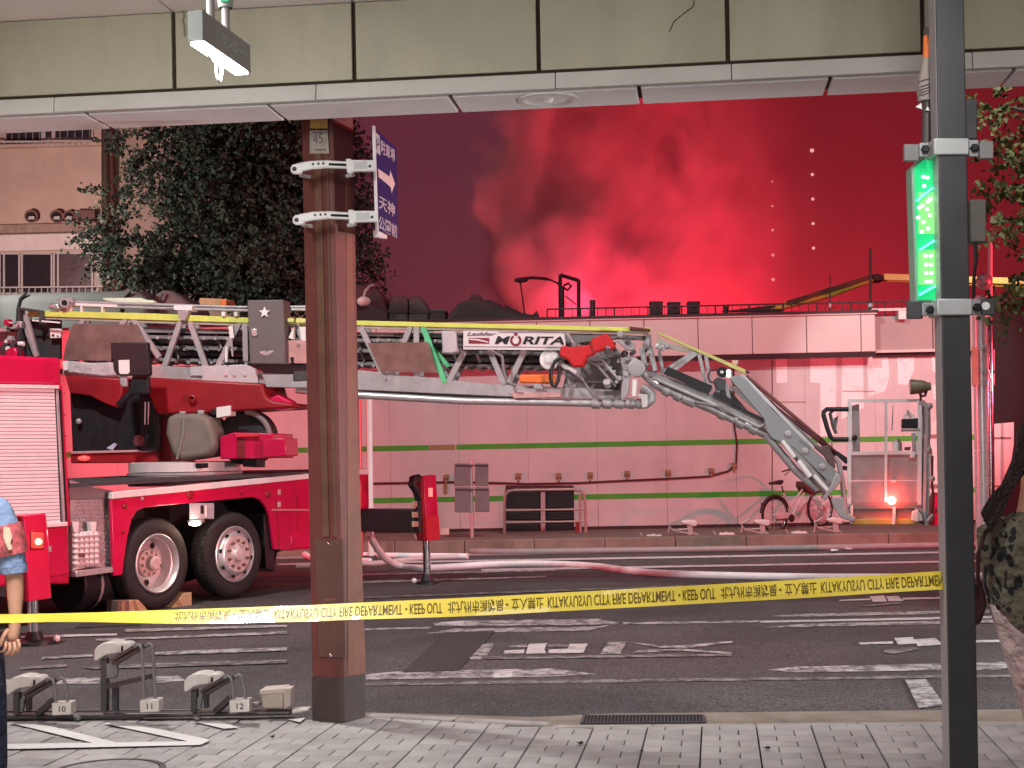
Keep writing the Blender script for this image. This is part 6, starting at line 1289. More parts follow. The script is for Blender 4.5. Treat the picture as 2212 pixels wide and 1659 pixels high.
# ------------------------------------------------------------------ barrier tape
TPX = [(-140, 1338, 13, 7.0), (-60, 1337, 14, 6.97), (0, 1336.5, 15.5, 6.94), (110, 1335.5, 17, 6.91), (233, 1333.5, 20, 6.88), (450, 1330, 28, 6.83), (667, 1325.5, 35, 6.8), (760, 1321, 35, 6.78), (1070, 1308, 39, 6.74), (1475, 1286, 40, 6.68), (1740, 1271.5, 39.5, 6.65), (2030, 1253.5, 38.5, 6.645), (2050, 1252.5, 38.5, 6.7), (2075, 1251.5, 38, 6.76)]
def tape_at(px, v, lift=0.0):
    for a, b in zip(TPX, TPX[1:]):
        if px <= b[0] or b is TPX[-1]:
            t = (px - a[0]) / (b[0] - a[0]); y = a[1] + (b[1] - a[1]) * t; h = a[2] + (b[2] - a[2]) * t; d = a[3] + (b[3] - a[3]) * t; break
    k = min(1, h / 40.0); up = UP * k + FW * math.sqrt(max(0, 1 - k * k)); W = 40 * d / F
    nrm = (-FW * k + UP * math.sqrt(max(0, 1 - k * k)))
    wob = .006 * math.sin(px * .011 + v * 2) * (1 - v)
    return P(px, y, d) + up * ((v - .5) * W) + nrm * (lift + wob)
mb = MB(); xs_ = [-140 + i * 12 for i in range(185)]; nv = 5; vs = []
for x in xs_:
    for j in range(nv): vs.append(tape_at(x, j / (nv - 1)))
mb.add(vs, [[i * nv + j, (i + 1) * nv + j, (i + 1) * nv + j + 1, i * nv + j + 1] for i in range(len(xs_) - 1) for j in range(nv - 1)], True)
tp_m = mat('yellow_barrier_tape', (.82, .64, .06), .42, var=.06, scale=4, spec=.8, coat=.8)
tape = mesh_obj('barrier_tape', mb, tp_m, None, recalc=False); tag(tape, 'yellow fire department keep out tape strung across the whole street', 'barrier tape')
so = tape.modifiers.new('thickness', 'SOLIDIFY'); so.thickness = .0006
INKT = mat('olive_tape_ink', (.12, .075, .004), .4, var=.15, scale=30)
SEGS = [('KEEP OUT', 885, 955, .2, .8), ('北九州市消防局', 967, 1087, .17, .83), ('・', 1092, 1098, .45, .58), ('立入禁止', 1105, 1174, .17, .83), ('KITAKYUSYU CITY FIRE DEPARTMENT', 1183, 1459, .2, .8), ('・', 1465, 1470, .45, .58)]
cache = {}
for rep in (-2, -1, 0, 1):
    for body_, x0, x1, v0, v1 in SEGS:
        if body_ not in cache: cache[body_] = new_text(body_, 1.0, 0, .012)
        tv, tf = cache[body_]
        if not tv: continue
        a0, a1 = min(v.x for v in tv), max(v.x for v in tv); b0_, b1_ = min(v.y for v in tv), max(v.y for v in tv)
        X0, X1 = x0 + rep * 590, x1 + rep * 590
        if X0 < 370 or X0 > 2062: continue  # left lettering omitted to imitate glare washing out the tape
        pts = []
        for v in tv:
            px = X0 + (v.x - a0) / (a1 - a0) * (X1 - X0); w = 1 - (v.y - b0_) / max(b1_ - b0_, 1e-6)      # seen from behind: upside down
            pts.append(tape_at(min(px, 2072), v0 + (v1 - v0) * w, .0012))
        t = MB(); t.add(pts, tf); mesh_obj('lettering', t, INKT, tape, recalc=False)

# ------------------------------------------------------------------ hanging lamp box
hd_ = (RT * .30 + FW * .954); HL = thing('hanging_lamp', 'grey hanging lamp box with glowing white tube under the canopy', 'lamp', P(440, 60, 5.9))
a0 = P(405, 62, 5.6); Lb = .78
BXW, BXH = .062, .115
ex = Vector((hd_.y, -hd_.x, 0)).normalized(); hd_.normalize()
a0 = P(423, 55, 5.75); hs = [a0 + ex * (i * BXW / 2) + UP * (j * BXH / 2) for i, j in ((-1, -1), (1, -1), (1, 1), (-1, 1))]
HG = mat('lamp_housing_grey', (.34, .31, .3), .5, var=.12, dirt=.3)
def lampdir():
    # run from the near end to the far lower right end seen at (543, 130)
    b = P(526, 128, 6.25); return (Vector((b.x, b.y, a0.z)) - a0)
dv = lampdir(); dv = dv * 1.0; ex = Vector((dv.y, -dv.x, 0)).normalized()
hs = [a0 + ex * (i * BXW / 2) + UP * (j * BXH / 2) for i, j in ((-1, -1), (1, -1), (1, 1), (-1, 1))]
mesh_obj('housing', MB().prism(hs, dv), HG, HL, bevel=.004)
mesh_obj('end_cap', MB().prism([p - dv.normalized() * .006 + (p - a0) * -.06 for p in hs], dv.normalized() * .004), mat('lamp_end_grey', (.1, .11, .1), .5, var=.15), HL)
lo_ = a0 - UP * (BXH / 2 + .006)
mesh_obj('tube', MB().prism([lo_ + ex * (i * .028) + UP * (j * .006) + dv * .02 for i, j in ((-1, -1), (1, -1), (1, 1), (-1, 1))], dv * .93), TUBE, HL, bevel=.004)
tb = MB(); ttv, ttf = new_text('サンロード', 1.0)
if ttv:
    text_on(tb, 'サンロード', a0 + dv * .36 + ex * (BXW / 2 + .001) - UP * .02, dv, UP, .3, .045); mesh_obj('lettering', tb, mat('faded_lettering', (.62, .6, .58), .6, var=.2), HL, recalc=False)
for f, r in ((.3, .016), (.62, .016)):
    mesh_obj('hanger_rod', MB().cyl(a0 + dv * f + UP * .045, a0 + dv * f + UP * .9, r), HG, HL)
g0_ = a0 + dv * .62
mesh_obj('green_fitting', MB().lathe(g0_ + UP * .155, UP, [(.026, 0), (.03, .008), (.036, .05), (.042, .16), (.042, .5)], 18), mat('pale_green_fitting', (.4, .42, .36), .4, var=.1), HL)
mesh_obj('green_stripe', MB().box(g0_ + UP * .33 - FW * .0365 + RT * .004, (.03, .012, .32), (RT, FW, UP)), mat('green_sheen_glow', (.05, .4, .2), .4, var=0, emit=(.1, .8, .4), es=.12), HL)  # light caught by the green stripe is put in as faint emission
lp_ = a0 + dv * .45 - UP * .075
mesh_obj('cable_loop', MB().tube([lp_ + dv.normalized() * (.03 * math.sin(t)) + UP * (-.035 + .045 * math.cos(t)) for t in [i * .35 for i in range(19)]], .006, 8), WHITEP, HL)
mesh_obj('cable_drop', MB().tube([a0 + dv * .18 - UP * .075, a0 + dv * .3 - UP * .09, lp_ - UP * .02], .004, 6), WHITEP, HL)
lamp('AREA', 'hanging_lamp_light', lo_ + dv * .5 - UP * .03, 9, COOL, .05, target=lo_ + dv * .5 - UP * 2, sizey=.7).rotation_euler.z += 0

# ------------------------------------------------------------------ bicycle racks by the kerb
RKP = Plane(PZ(300, 1557, 0), fw[1] - fw[0])
RK = mat('rack_dark_steel', (.07, .066, .066), .45, .3, var=.2, dirt=.3); RKL = mat('rack_grey_tube', (.2, .195, .19), .4, .3, var=.15); HEADM = mat('rack_head_ivory', (.62, .59, .54), .4, var=.06, dirt=.25)
rl = thing('rack_rail', 'long dark base rail of the bicycle racks along the kerb', 'rail', RKP.pt(300, 1548))
mesh_obj('rail', MB().poly(RKP, [(-60, 1546), (628, 1537), (628, 1545), (-60, 1557)], .0, .1), RK, rl, bevel=.01)
mesh_obj('back_channel', MB().poly(RKP, [(-60, 1536), (560, 1531), (620, 1536), (-60, 1543)], -.2, .06), RK, rl, bevel=.006)
mesh_obj('end_stop', MB().poly(RKP, [(630, 1532), (668, 1530), (668, 1536), (630, 1543)], -.02, .08), HEADM, rl, bevel=.01)
for x in (165, 425): mesh_obj('anchor', MB().poly(RKP, [(x - 8, 1546), (x + 6, 1552), (x + 4, 1559), (x - 4, 1556)], .05, .06), RKL, rl, bevel=.008)
def rack(dx, dy, num, high, label):
    q = lambda pts: [(x + dx, y + dy) for x, y in pts]
    u = thing('bicycle_rack', label, 'bicycle rack', RKP.pt(470 + dx, 1540, -.05), 'numbered bicycle racks on the near kerb')
    h = mesh_obj('head', MB().poly(RKP, q([(396, 1493), (397, 1472), (404, 1463), (414, 1457), (430, 1454), (446, 1455), (453, 1459), (454, 1478), (432, 1480), (418, 1484), (402, 1496)]), .06, .16), HEADM, u, bevel=.012, seg=3)
    mesh_obj('head_knob', MB().poly(RKP, q([(450, 1459), (458, 1455), (470, 1455), (477, 1462), (476, 1472), (466, 1477), (452, 1478)]), .08, .12), HEADM, u, bevel=.012, seg=3)
    mesh_obj('key_slot', MB().poly(RKP, q([(456, 1463), (460, 1462), (460, 1473), (455, 1474)]), .083, .01), BLKM, h)
    bot = 1537 - dy
    if high:
        mesh_obj('stand', MB().poly(RKP, q([(411, 1492), (424, 1490), (424, bot), (411, bot)]), .02, .06), RK, u, bevel=.004)
        mesh_obj('stand_plate', MB().poly(RKP, q([(423, 1500), (448, 1500), (448, 1526), (443, 1532), (423, 1533)]), .03, .03), RKL, u, bevel=.006)
        mesh_obj('lower_leg', MB().poly(RKP, q([(436, 1550), (446, 1548), (446, bot), (436, bot)]), -.02, .05), RK, u)
        mesh_obj('brace', MB().bar(RKP.pt(425 + dx, 1550 + dy, .03), RKP.pt(520 + dx, 1528 + dy, .1), .03), RK, u)
    else:
        mesh_obj('stand', MB().poly(RKP, q([(412, 1492), (424, 1490), (424, 1538), (412, 1538)]), .02, .06), RK, u, bevel=.004)
        mesh_obj('stand', MB().poly(RKP, q([(438, 1496), (448, 1494), (448, 1530), (440, 1530)]), -.02, .05), RK, u, bevel=.004)
        mesh_obj('brace', MB().bar(RKP.pt(466 + dx, 1537 + dy, .0), RKP.pt(500 + dx, 1506 + dy, .08), .035), RK, u)
        mesh_obj('stand_plate', MB().poly(RKP, q([(424, 1510), (434, 1498), (438, 1498), (432, 1532), (424, 1532)]), .0, .03), RKL, u)
    for a, b, c, d in (((437, 1494), (492, 1460), (501, 1464), (505, 1512)), ((446, 1499), (516, 1457), (524, 1462), (530, 1510))):
        e = d[1] if not high else d[1] + 67
        mesh_obj('wheel_bar', MB().bar(RKP.pt(a[0] + dx, a[1] + dy, .05), RKP.pt(b[0] + dx, b[1] + dy, .13), .035, .02), RK, u)
        mesh_obj('hoop', MB().tube([RKP.pt(x + dx, y + dy, .14) for x, y in ((b[0] - 8, b[1] + 5), (b[0], b[1]), ((b[0] + c[0]) / 2 + 1, c[1] - 2), (c[0], c[1] + 6), (d[0] - 1, e - 20), (d[0], e + 6))], .011, 10), RKL, u)
    e = 0 if not high else 67
    bxx = mesh_obj('lock_box', MB().poly(RKP, q([(495, 1513 + e), (537, 1511 + e), (537, 1538 + e), (496, 1540 + e)]), .19, .1), HEADM, u, bevel=.006)
    t = MB(); w = .043 if num != '11' else .035; text_on(t, num, RKP.pt(511 + dx, 1532 + dy + e, .1925), RKP.t, UP, w, .035, 0, .01); mesh_obj('numerals', t, INK, bxx, recalc=False)
rack(-384, 6, '10', False, 'low ivory headed bicycle rack numbered 10 beside the man')
rack(-194, -67, '11', True, 'tall ivory headed bicycle rack numbered 11 on a high stand')
rack(0, 0, '12', False, 'low ivory headed bicycle rack numbered 12 nearest the brown column')
t = thing('cable_box', 'small beige lidded box on the kerb beside the brown column', 'box', RKP.pt(594, 1532))
mesh_obj('body', MB().poly(RKP, [(564, 1500), (612, 1497), (612, 1530), (566, 1530)], -.02, .16), mat('beige_box', (.42, .36, .29), .6, var=.08), t, bevel=.006)
mesh_obj('lid', MB().poly(RKP, [(560, 1491), (614, 1487), (614, 1498), (560, 1502)], -.015, .175), mat('pale_beige_lid', (.5, .43, .36), .6, var=.08), t, bevel=.006)
mesh_obj('end_panel', MB().prism([RKP.pt(613, 1488, -.012), RKP.pt(628, 1487, -.05), RKP.pt(627, 1526, -.05), RKP.pt(613, 1532, -.012)], -RKP.n * .12), mat('pinkish_end', (.6, .5, .45), .6, var=.05), t, bevel=.004)
t = thing('loose_stone', 'small grey stone lying at the foot of the beige box', 'stone', RKP.pt(552, 1524))
mesh_obj('stone', MB().poly(RKP, [(543, 1523), (546, 1518), (560, 1517), (562, 1524), (556, 1529), (544, 1528)], -.03, .06), RKL, t, bevel=.012, seg=3)

# ------------------------------------------------------------------ racks, bicycle and street things across the road
FKP = Plane((0, YK + .75, 0), (1, 0, 0)); FH = mat('far_rack_head', (.66, .6, .58), .45, var=.06); FP = mat('far_rack_post', (.45, .36, .36), .5, .1, var=.1)
for x, y, lb in ((1490, 1131, 'white headed far bicycle rack, leftmost of three beneath the lower green stripe'), (1647, 1130, 'white headed far bicycle rack left of the white bicycle'), (1805, 1126, 'white headed far bicycle rack at the front wheel of the white bicycle')):
    t = thing('far_bicycle_rack', lb, 'bicycle rack', FKP.pt(x, 1160), 'bicycle racks across the street')
    mesh_obj('head', MB().poly(FKP, [(x - 18, y - 6), (x - 2, y - 8), (x + 17, y - 6), (x + 16, y + 6), (x + 6, y + 7), (x - 4, y + 4), (x - 17, y + 1)], .02, .2), FH, t, bevel=.03, seg=3)
    mesh_obj('post', MB().poly(FKP, [(x - 5, y + 4), (x + 6, y + 4), (x + 7, 1158), (x - 4, 1160)], .0, .08), FP, t, bevel=.01)
    mesh_obj('wheel_bar', MB().tube([FKP.pt(a, b, -.05) for a, b in ((x - 3, y + 12), (x - 40, y + 14), (x - 44, y + 6), (x - 46, 1150))], .018, 6), FP, t)
    mesh_obj('wheel_bar', MB().tube([FKP.pt(a, b, .1) for a, b in ((x - 2, y + 22), (x - 38, y + 14), (x - 46, y + 2), (x - 28, y - 8))], .016, 6), FP, t)
    mesh_obj('stay', MB().bar(FKP.pt(x + 6, y + 20), FKP.pt(x + 24, 1158), .03), FP, t)
for x, y, lb in ((1413, 1159, 'low white wheel stop below the black vent'), (1570, 1155, 'low white wheel stop between the two left far racks'), (1727, 1152, 'low white wheel stop under the white bicycle'), (925, 1164, 'low white wheel stop behind the truck outrigger')):
    t = thing('wheel_stop', lb, 'wheel stop', FKP.pt(x, y + 5, .15), 'low white wheel stops across the street')
    mesh_obj('block', MB().poly(FKP, [(x - 17, y + 3), (x - 14, y - 4), (x - 5, y - 3), (x, y - 6), (x + 5, y - 3), (x + 16, y - 4), (x + 18, y + 1), (x + 15, y + 6), (x - 16, y + 6)], .2, .2), FH, t, bevel=.02)
    mesh_obj('fin', MB().bar(FKP.pt(x - 22, y + 4, .1), FKP.pt(x - 30, y - 8, .0), .02), FP, t)
# bicycle
bt = Vector((math.cos(R(38)), math.sin(R(38)), 0)); BK0 = Plane(P(1673, 1139, 28.0), bt); bike = thing('bicycle', 'white city bicycle with black saddle parked against the white wall', 'bicycle', P(1673, 1139, 28.0))
BWH = mat('bicycle_white', (.62, .6, .6), .35, .1, var=.06); BBL = mat('bicycle_black', (.03, .022, .024), .6, var=.2)
def bp(zx, zy, off=0.0): return BK0.pt(1622 + zx * .1778, 884.8 + zy * .1778, off)
for zx, zy, r in ((292, 1282, .325), (840, 1200, .33)):
    c = bp(zx, zy); w = mesh_obj('wheel', MB().tube([c + (bt * math.cos(i * math.pi / 16) + UP * math.sin(i * math.pi / 16)) * r for i in range(33)], .019, 8), RUB, bike)
    mesh_obj('rim', MB().tube([c + (bt * math.cos(i * math.pi / 16) + UP * math.sin(i * math.pi / 16)) * (r - .03) for i in range(33)], .011, 6), CHROME, w)
    for i in range(14):
        a = i * 2 * math.pi / 14 + .1; mesh_obj('spoke', MB().cyl(c, c + (bt * math.cos(a) + UP * math.sin(a)) * (r - .03), .0035, n=5), STEELW, w)
    mesh_obj('axle_hub', MB().cyl(c - BK0.n * .05, c + BK0.n * .05, .03, n=10), BWH, w)
    mesh_obj('fender', MB().tube([c + (bt * math.cos(a) + UP * math.sin(a)) * (r + .03) for a in [i * .2 for i in (range(2, 16) if zx < 500 else range(4, 13))]], .03, 8), BBL if zx < 500 else BWH, bike)
rh, fh = bp(292, 1282), bp(840, 1200); bbk = bp(500, 1290); st = bp(395, 1010); hdt = bp(655, 930)
for a, b, r in ((bbk, st, .02), (bbk, bp(655, 1000), .02), (bp(470, 1190), hdt, .02), (rh, bbk, .014), (rh, bp(430, 1130), .01), (hdt, bp(690, 1010), .02), (bp(690, 1010), fh, .016), (st, bp(375, 930), .013)): mesh_obj('frame_tube', MB().cyl(a, b, r, n=10), BWH if b is not None and r != .013 else BBL, bike)
mesh_obj('saddle', MB().prism([bp(x, y, .06) for x, y in ((262, 890), (400, 852), (405, 880), (380, 915), (330, 905), (290, 915))], -BK0.n * .14), BBL, bike, bevel=.02, seg=3)
mesh_obj('handlebar', MB().tube([bp(655, 930), bp(640, 850), bp(600, 770), bp(545, 715), bp(490, 720), bp(380, 755)], .014, 8), BBL, bike); mesh_obj('brake_lever', MB().cyl(bp(480, 735), bp(410, 800), .008), BBL, bike)
mesh_obj('basket', MB().prism([bp(x, y, .12) for x, y in ((660, 870), (740, 890), (770, 940), (800, 1030), (700, 1000), (660, 935))], -BK0.n * .25), mat('brown_bike_basket', (.12, .05, .05), .7, var=.25), bike, bevel=.02)
mesh_obj('chain_ring', MB().lathe(bp(495, 1320, .05), BK0.n, [(.075, 0), (.075, .008), (0, .008)], 20), BBL, bike); mesh_obj('crank', MB().cyl(bp(495, 1320, .07), bp(345, 1340, .07), .012), BBL, bike); mesh_obj('pedal', MB().box(bp(345, 1340, .1), (.09, .07, .02), (bt, BK0.n, UP)), BBL, bike)
mesh_obj('chain_case', MB().prism([bp(x, y, .04) for x, y in ((270, 1280), (460, 1250), (530, 1290), (520, 1350), (300, 1320))], -BK0.n * .02), BWH, bike, bevel=.006)
mesh_obj('kick_stand', MB().cyl(bp(400, 1330, -.05), bp(380, 1460, -.1), .012), STEELW, bike); mesh_obj('rear_reflector', MB().box(bp(135, 1150), (.03, .06, .06)), BBL, bike)

# sign seen from behind, vent with guard rail
t = thing('traffic_sign', 'grey back of a paired road sign on a thin pole before the wall', 'traffic sign', WP.pt(1019, 1166, 2.2))
PB = mat('sign_back_grey', (.23, .185, .19), .45, .3, var=.12, dirt=.3)
mesh_obj('pole', MB().cyl(WP.pt(1020, 1168, 2.2), WP.pt(1017, 992, 2.2), .035), SILV, t)
for x0, x1, y0, y1 in ((981, 1013, 1001, 1050), (982, 1014, 1052, 1107), (1026, 1055, 1001, 1050), (1026, 1057, 1052, 1106)): mesh_obj('sign_plate', MB().rect(WP, x0, y0, x1, y1, 2.26, .02), PB, t, bevel=.012, seg=3)
for y in (1004, 1056): mesh_obj('plate_rail', MB().rect(WP, 984, y, 1054, y + 3, 2.275, .02), DGREY, t)
vn = thing('black_vent', 'black two-column vent cabinet in the wall behind a tube rail', 'vent', WP.pt(1165, 1163))
for x0, x1 in ((1095, 1166), (1180, 1239)):
    for y0, y1 in ((1063, 1098), (1105, 1123), (1131, 1164)):
        b = mesh_obj('vent_panel', MB().rect(WP, x0, y0, x1, y1, .12, .12), BLACK, vn, bevel=.01)
        for i in range(2): mesh_obj('panel_knob', MB().ball(WP.pt(x0 + 20 + i * 25, (y0 + y1) / 2, .13), .02, 6), DGREY, b)
mesh_obj('vent_back', MB().rect(WP, 1093, 1060, 1240, 1165, .08, .08), BLKM, vn); mesh_obj('vent_lintel', MB().rect(WP, 1092, 1049, 1239, 1056, .15, .15), mat('maroon_lintel', (.06, .02, .022), .6), vn)
for y in (1101, 1127): mesh_obj('vent_bar', MB().rect(WP, 1093, y - 2, 1240, y + 2, .14, .03), FP, vn)
mesh_obj('vent_bar', MB().rect(WP, 1168, 1063, 1178, 1164, .15, .03), FP, vn)
gd = thing('guard_rail', 'rounded tube guard rail standing around the black vent', 'guard rail', WP.pt(1175, 1169, 1.0))
GT = mat('pinkish_tube', (.42, .3, .28), .4, .3, var=.1)  # dull pinkish tube colour
mesh_obj('hoop', MB().tube([WP.pt(x, y, 1.0) for x, y in ((1090, 1169), (1090, 1085), (1092, 1069), (1099, 1061), (1112, 1059), (1240, 1057), (1254, 1060), (1261, 1068), (1264, 1085), (1266, 1167))], .03, 10), GT, gd)
mesh_obj('inner_post', MB().cyl(WP.pt(1253, 1070, 1.0), WP.pt(1254, 1168, 1.0), .025), GT, gd)
for y in (1103, 1129): mesh_obj('cross_tube', MB().cyl(WP.pt(1091, y, 1.0), WP.pt(1265, y - 3, 1.0), .02), GT, gd)
mesh_obj('red_tag', MB().rect(WP, 1243, 1128, 1252, 1150, 1.02, .03), RP2, gd)

# silver and red poles
for x, r, m, lb, y0 in ((801, .05, WHITEP, 'bright silver pole just right of the brown column', 845), (779, .04, mat('pale_red_pole', (.6, .12, .13), .3, .3, var=.1), 'pale red pole between the brown column and the silver pole', 846)):
    p = P(x, 1168, 25.2); t = thing('street_pole', lb, 'pole', (p.x, p.y, ZR)); mesh_obj('shaft', MB().cyl(Vector((p.x, p.y, ZR)), P(x - 4, y0, 25.2), r), m, t)
    mesh_obj('cap', MB().ball(P(x - 4, y0, 25.2), r, 10), m, t); mesh_obj('foot', MB().cyl(Vector((p.x, p.y, ZR)), Vector((p.x, p.y, ZR + .06)), r * 2), DGREY, t)
SPD = 23.5; p = P(2128, 1193, SPD); t = thing('silver_pole', 'stout shiny silver pole behind the dark post at the right', 'pole', (p.x, p.y, ZR))
mesh_obj('shaft', MB().cyl(Vector((p.x, p.y, ZR)), P(2118, 640, SPD), .135, .13, 20), mat('polished_pole', (.75, .73, .73), .25, .5, var=.08, scale=3), t)
mesh_obj('upper_pole', MB().cyl(P(2139, 700, SPD - .2), P(2139, 512, SPD - .2), .035), WHITEP, t); mesh_obj('joint', MB().ball(P(2126, 608, SPD - .2), .13, 14), mat('grey_joint', (.4, .36, .36), .4, .4, var=.2), t)
mesh_obj('second_tube', MB().cyl(P(2138, 685, SPD - .2), P(2142, 1100, SPD - .2), .05), CHROME, t)
for y in (752, 802, 828): mesh_obj('band', MB().lathe(P(2121, y, SPD), UP, [(.15, -.03), (.15, .03), (.1, .03)], 20), SILV, t)
for y0, y1 in ((755, 800), (806, 832)): mesh_obj('side_rail', MB().rect(Plane(P(2140, 790, SPD - .2), RT), 2146, y0, 2149, y1, 0, .03), WHITEP, t)
mesh_obj('band_plate', MB().poly(Plane(P(2120, 790, SPD - .17), RT), [(2100, 752), (2113, 752), (2114, 832), (2101, 832)], 0, .05), mat('tan_band_plate', (.5, .4, .3), .5), t); mesh_obj('end_cap', MB().lathe(P(2128, 1105, SPD), UP, [(.14, .02), (.13, -.02)], 18), WHITEP, t)

# ------------------------------------------------------------------ hoses and litter on the road
HOSE = mat('white_fire_hose', (.84, .83, .83), .5, var=.08, scale=5, bump=.15, bscale=80); HOSEG = mat('grey_fire_hose', (.3, .26, .26), .6, var=.12)
def smooth_path(pts, n=6):
    out = []
    for i in range(len(pts) - 1):
        p0, p1, p2, p3 = pts[max(i - 1, 0)], pts[i], pts[i + 1], pts[min(i + 2, len(pts) - 1)]
        for k in range(n):
            t = k / n; out.append(.5 * ((2 * p1) + (p2 - p0) * t + (2 * p0 - 5 * p1 + 4 * p2 - p3) * t * t + (3 * p1 - p0 - 3 * p2 + p3) * t ** 3))
    return out + [pts[-1]]
def hose(pts, r, m, lb, lead=(), group='fire hoses on the road'):
    w = smooth_path([Vector(p) for p in lead] + [PZ(x, y, ZR + r * .8) for x, y in pts])
    o = mesh_obj('fire_hose', MB().tube(w, r, 12), m, None); tag(o, lb, 'fire hose', group); return o
j = PZ(868, 1224, ZR + .045)
hose([(868, 1224), (905, 1227), (950, 1226), (1080, 1219), (1200, 1219), (1290, 1224), (1360, 1233), (1475, 1241), (1740, 1247), (2040, 1247), (2400, 1240)], .052, HOSE, 'thick white fire hose running from the truck across the road', [P(797, 1152, j.y * 1.0 - .9), P(812, 1180, j.y - .6), P(836, 1209, j.y - .25)])
hose([(560, 1190), (640, 1194), (780, 1199), (912, 1201), (1010, 1202)], .05, HOSE, 'white fire hose lying straight under the outrigger beam')
hose([(640, 1222), (780, 1219), (850, 1213), (912, 1206), (990, 1203)], .045, mat('pinkish_hose', (.55, .45, .44), .6, var=.1), 'pinkish fire hose slanting behind the outrigger leg')
hose([(600, 1164), (780, 1174), (900, 1181), (1010, 1190), (1130, 1192), (1300, 1190), (1600, 1186), (1800, 1183), (2100, 1177), (2400, 1172)], .055, HOSEG, 'grey fire hose along the far gutter')
hose([(620, 1176), (640, 1184), (655, 1195), (680, 1206), (740, 1210), (800, 1212)], .05, HOSE, 'short white hose curve emerging under the truck skirt')
for x, y, s, lb in ((1833, 1188, 9, 'crumpled white paper scrap below the basket'), (1803, 1191, 10, 'flat white scrap left of the crumpled paper'), (2007, 1182, 11, 'white crumpled bag by the far kerb near the post'), (1418, 1192, 11, 'flat white card beside the far white line')):
    p = PZ(x, y, ZR + .015); d = (p - CAM).dot(FW); k = d / F; m_ = MB(); rnd = random.Random(x)
    m_.ball(p + UP * .02, s * k, 10, (1, .7, .25)); m_.v = [v + Vector((rnd.uniform(-1, 1), rnd.uniform(-1, 1), rnd.uniform(-.4, .4))) * s * k * .15 for v in m_.v]
    o = mesh_obj('paper_scrap', m_, WHITEP, None); tag(o, lb, 'litter', 'scraps on the far lane')

for x, y, r, lb in ((1656, 1619, 8, 'dark curled leaf lying on the paving tiles at the right'), (1253, 1608, 7, 'dark curled leaf on the tiles near the drain grate'), (588, 1594, 5, 'small dark leaf on the tiles beside the painted bay'), (1385, 1625, 4, 'tiny dark leaf on the tiles below the drain grate')):
    p = PZ(x, y, .006); k = r * (p - CAM).dot(FW) / F; m_ = MB(); vs = []
    for i in range(10):
        a = i * .628; q_ = p + RT * math.cos(a) * k * (1.3 if i % 2 else .8) + FW * math.sin(a) * k * 1.1 + UP * (.004 + .012 * abs(math.sin(a * 1.5))); vs.append(q_)
    m_.add([p + UP * .003] + vs, [[0, 1 + i, 1 + (i + 1) % 10] for i in range(10)])
    o = mesh_obj('fallen_leaf', m_, mat('dry_leaf', (.03, .022, .018), .8, var=.3), None, recalc=False); so_ = o.modifiers.new('thickness', 'SOLIDIFY'); so_.thickness = .001
    tag(o, lb, 'leaf', 'fallen leaves on the paving')
# ------------------------------------------------------------------ people
def skin(name, nodes, edges, m, parent, root, sub=2):
    org = WL[parent.name]; keys = list(nodes); me = bpy.data.meshes.new(name)
    me.from_pydata([tuple(Vector(nodes[k][0]) - org) for k in keys], [(keys.index(a), keys.index(b)) for a, b in edges], [])
    o = bpy.data.objects.new(name, me); col.objects.link(o); o.parent = parent; WL[o.name] = org.copy()
    md = o.modifiers.new('skin', 'SKIN'); md.use_smooth_shade = True; md.branch_smoothing = .4
    for i, k in enumerate(keys):
        r = nodes[k][1]; me.skin_vertices[0].data[i].radius = r if isinstance(r, tuple) else (r, r); me.skin_vertices[0].data[i].use_root = (k == root)
    s = o.modifiers.new('smooth', 'SUBSURF'); s.levels = s.render_levels = sub
    me.materials.append(m); return o
SKIN = mat('skin', (.58, .3, .19), .48, var=.06, scale=14, bump=.08, bscale=120)
def pm(px, py, d=7.3): return P(px, py, d)
pd = 7.3
man = thing('person', 'man in light blue short sleeves and red armband at the left edge, arm hanging', 'person', Vector((P(-75, 1500, pd).x, P(-75, 1500, pd).y, 0)))
gz = 0.0
def gp_(px, d, z): v = P(px, 1500, d); return Vector((v.x, v.y, z))
N = {'pel': (pm(-78, 1345), .12), 'waist': (pm(-78, 1250), .12), 'chest': (pm(-78, 1140), .14), 'neck': (pm(-80, 1035), .055), 'jaw': (pm(-80, 985, pd - .03), .075), 'head': (pm(-80, 945), .09), 'top': (pm(-80, 912), .07),
     'shr': (pm(-5, 1088), .06), 'elr': (pm(31, 1236), .045), 'mfr': (pm(33, 1275), .043), 'wrr': (pm(33, 1340, pd - .03), .029),
     'shl': (pm(-152, 1088), .06), 'ell': (pm(-185, 1236), .045), 'wrl': (pm(-186, 1340, pd - .03), .029), 'hl': (pm(-184, 1385, pd - .03), .035),
     'hipr': (pm(-38, 1380), .09), 'knr': (gp_(-28, pd, .48), .06), 'anr': (gp_(-24, pd, .09), .045), 'ftr': (gp_(-20, pd - .2, .04), .04),
     'hipl': (pm(-118, 1380), .09), 'knl': (gp_(-122, pd, .48), .06), 'anl': (gp_(-124, pd, .09), .045), 'ftl': (gp_(-128, pd - .2, .04), .04)}
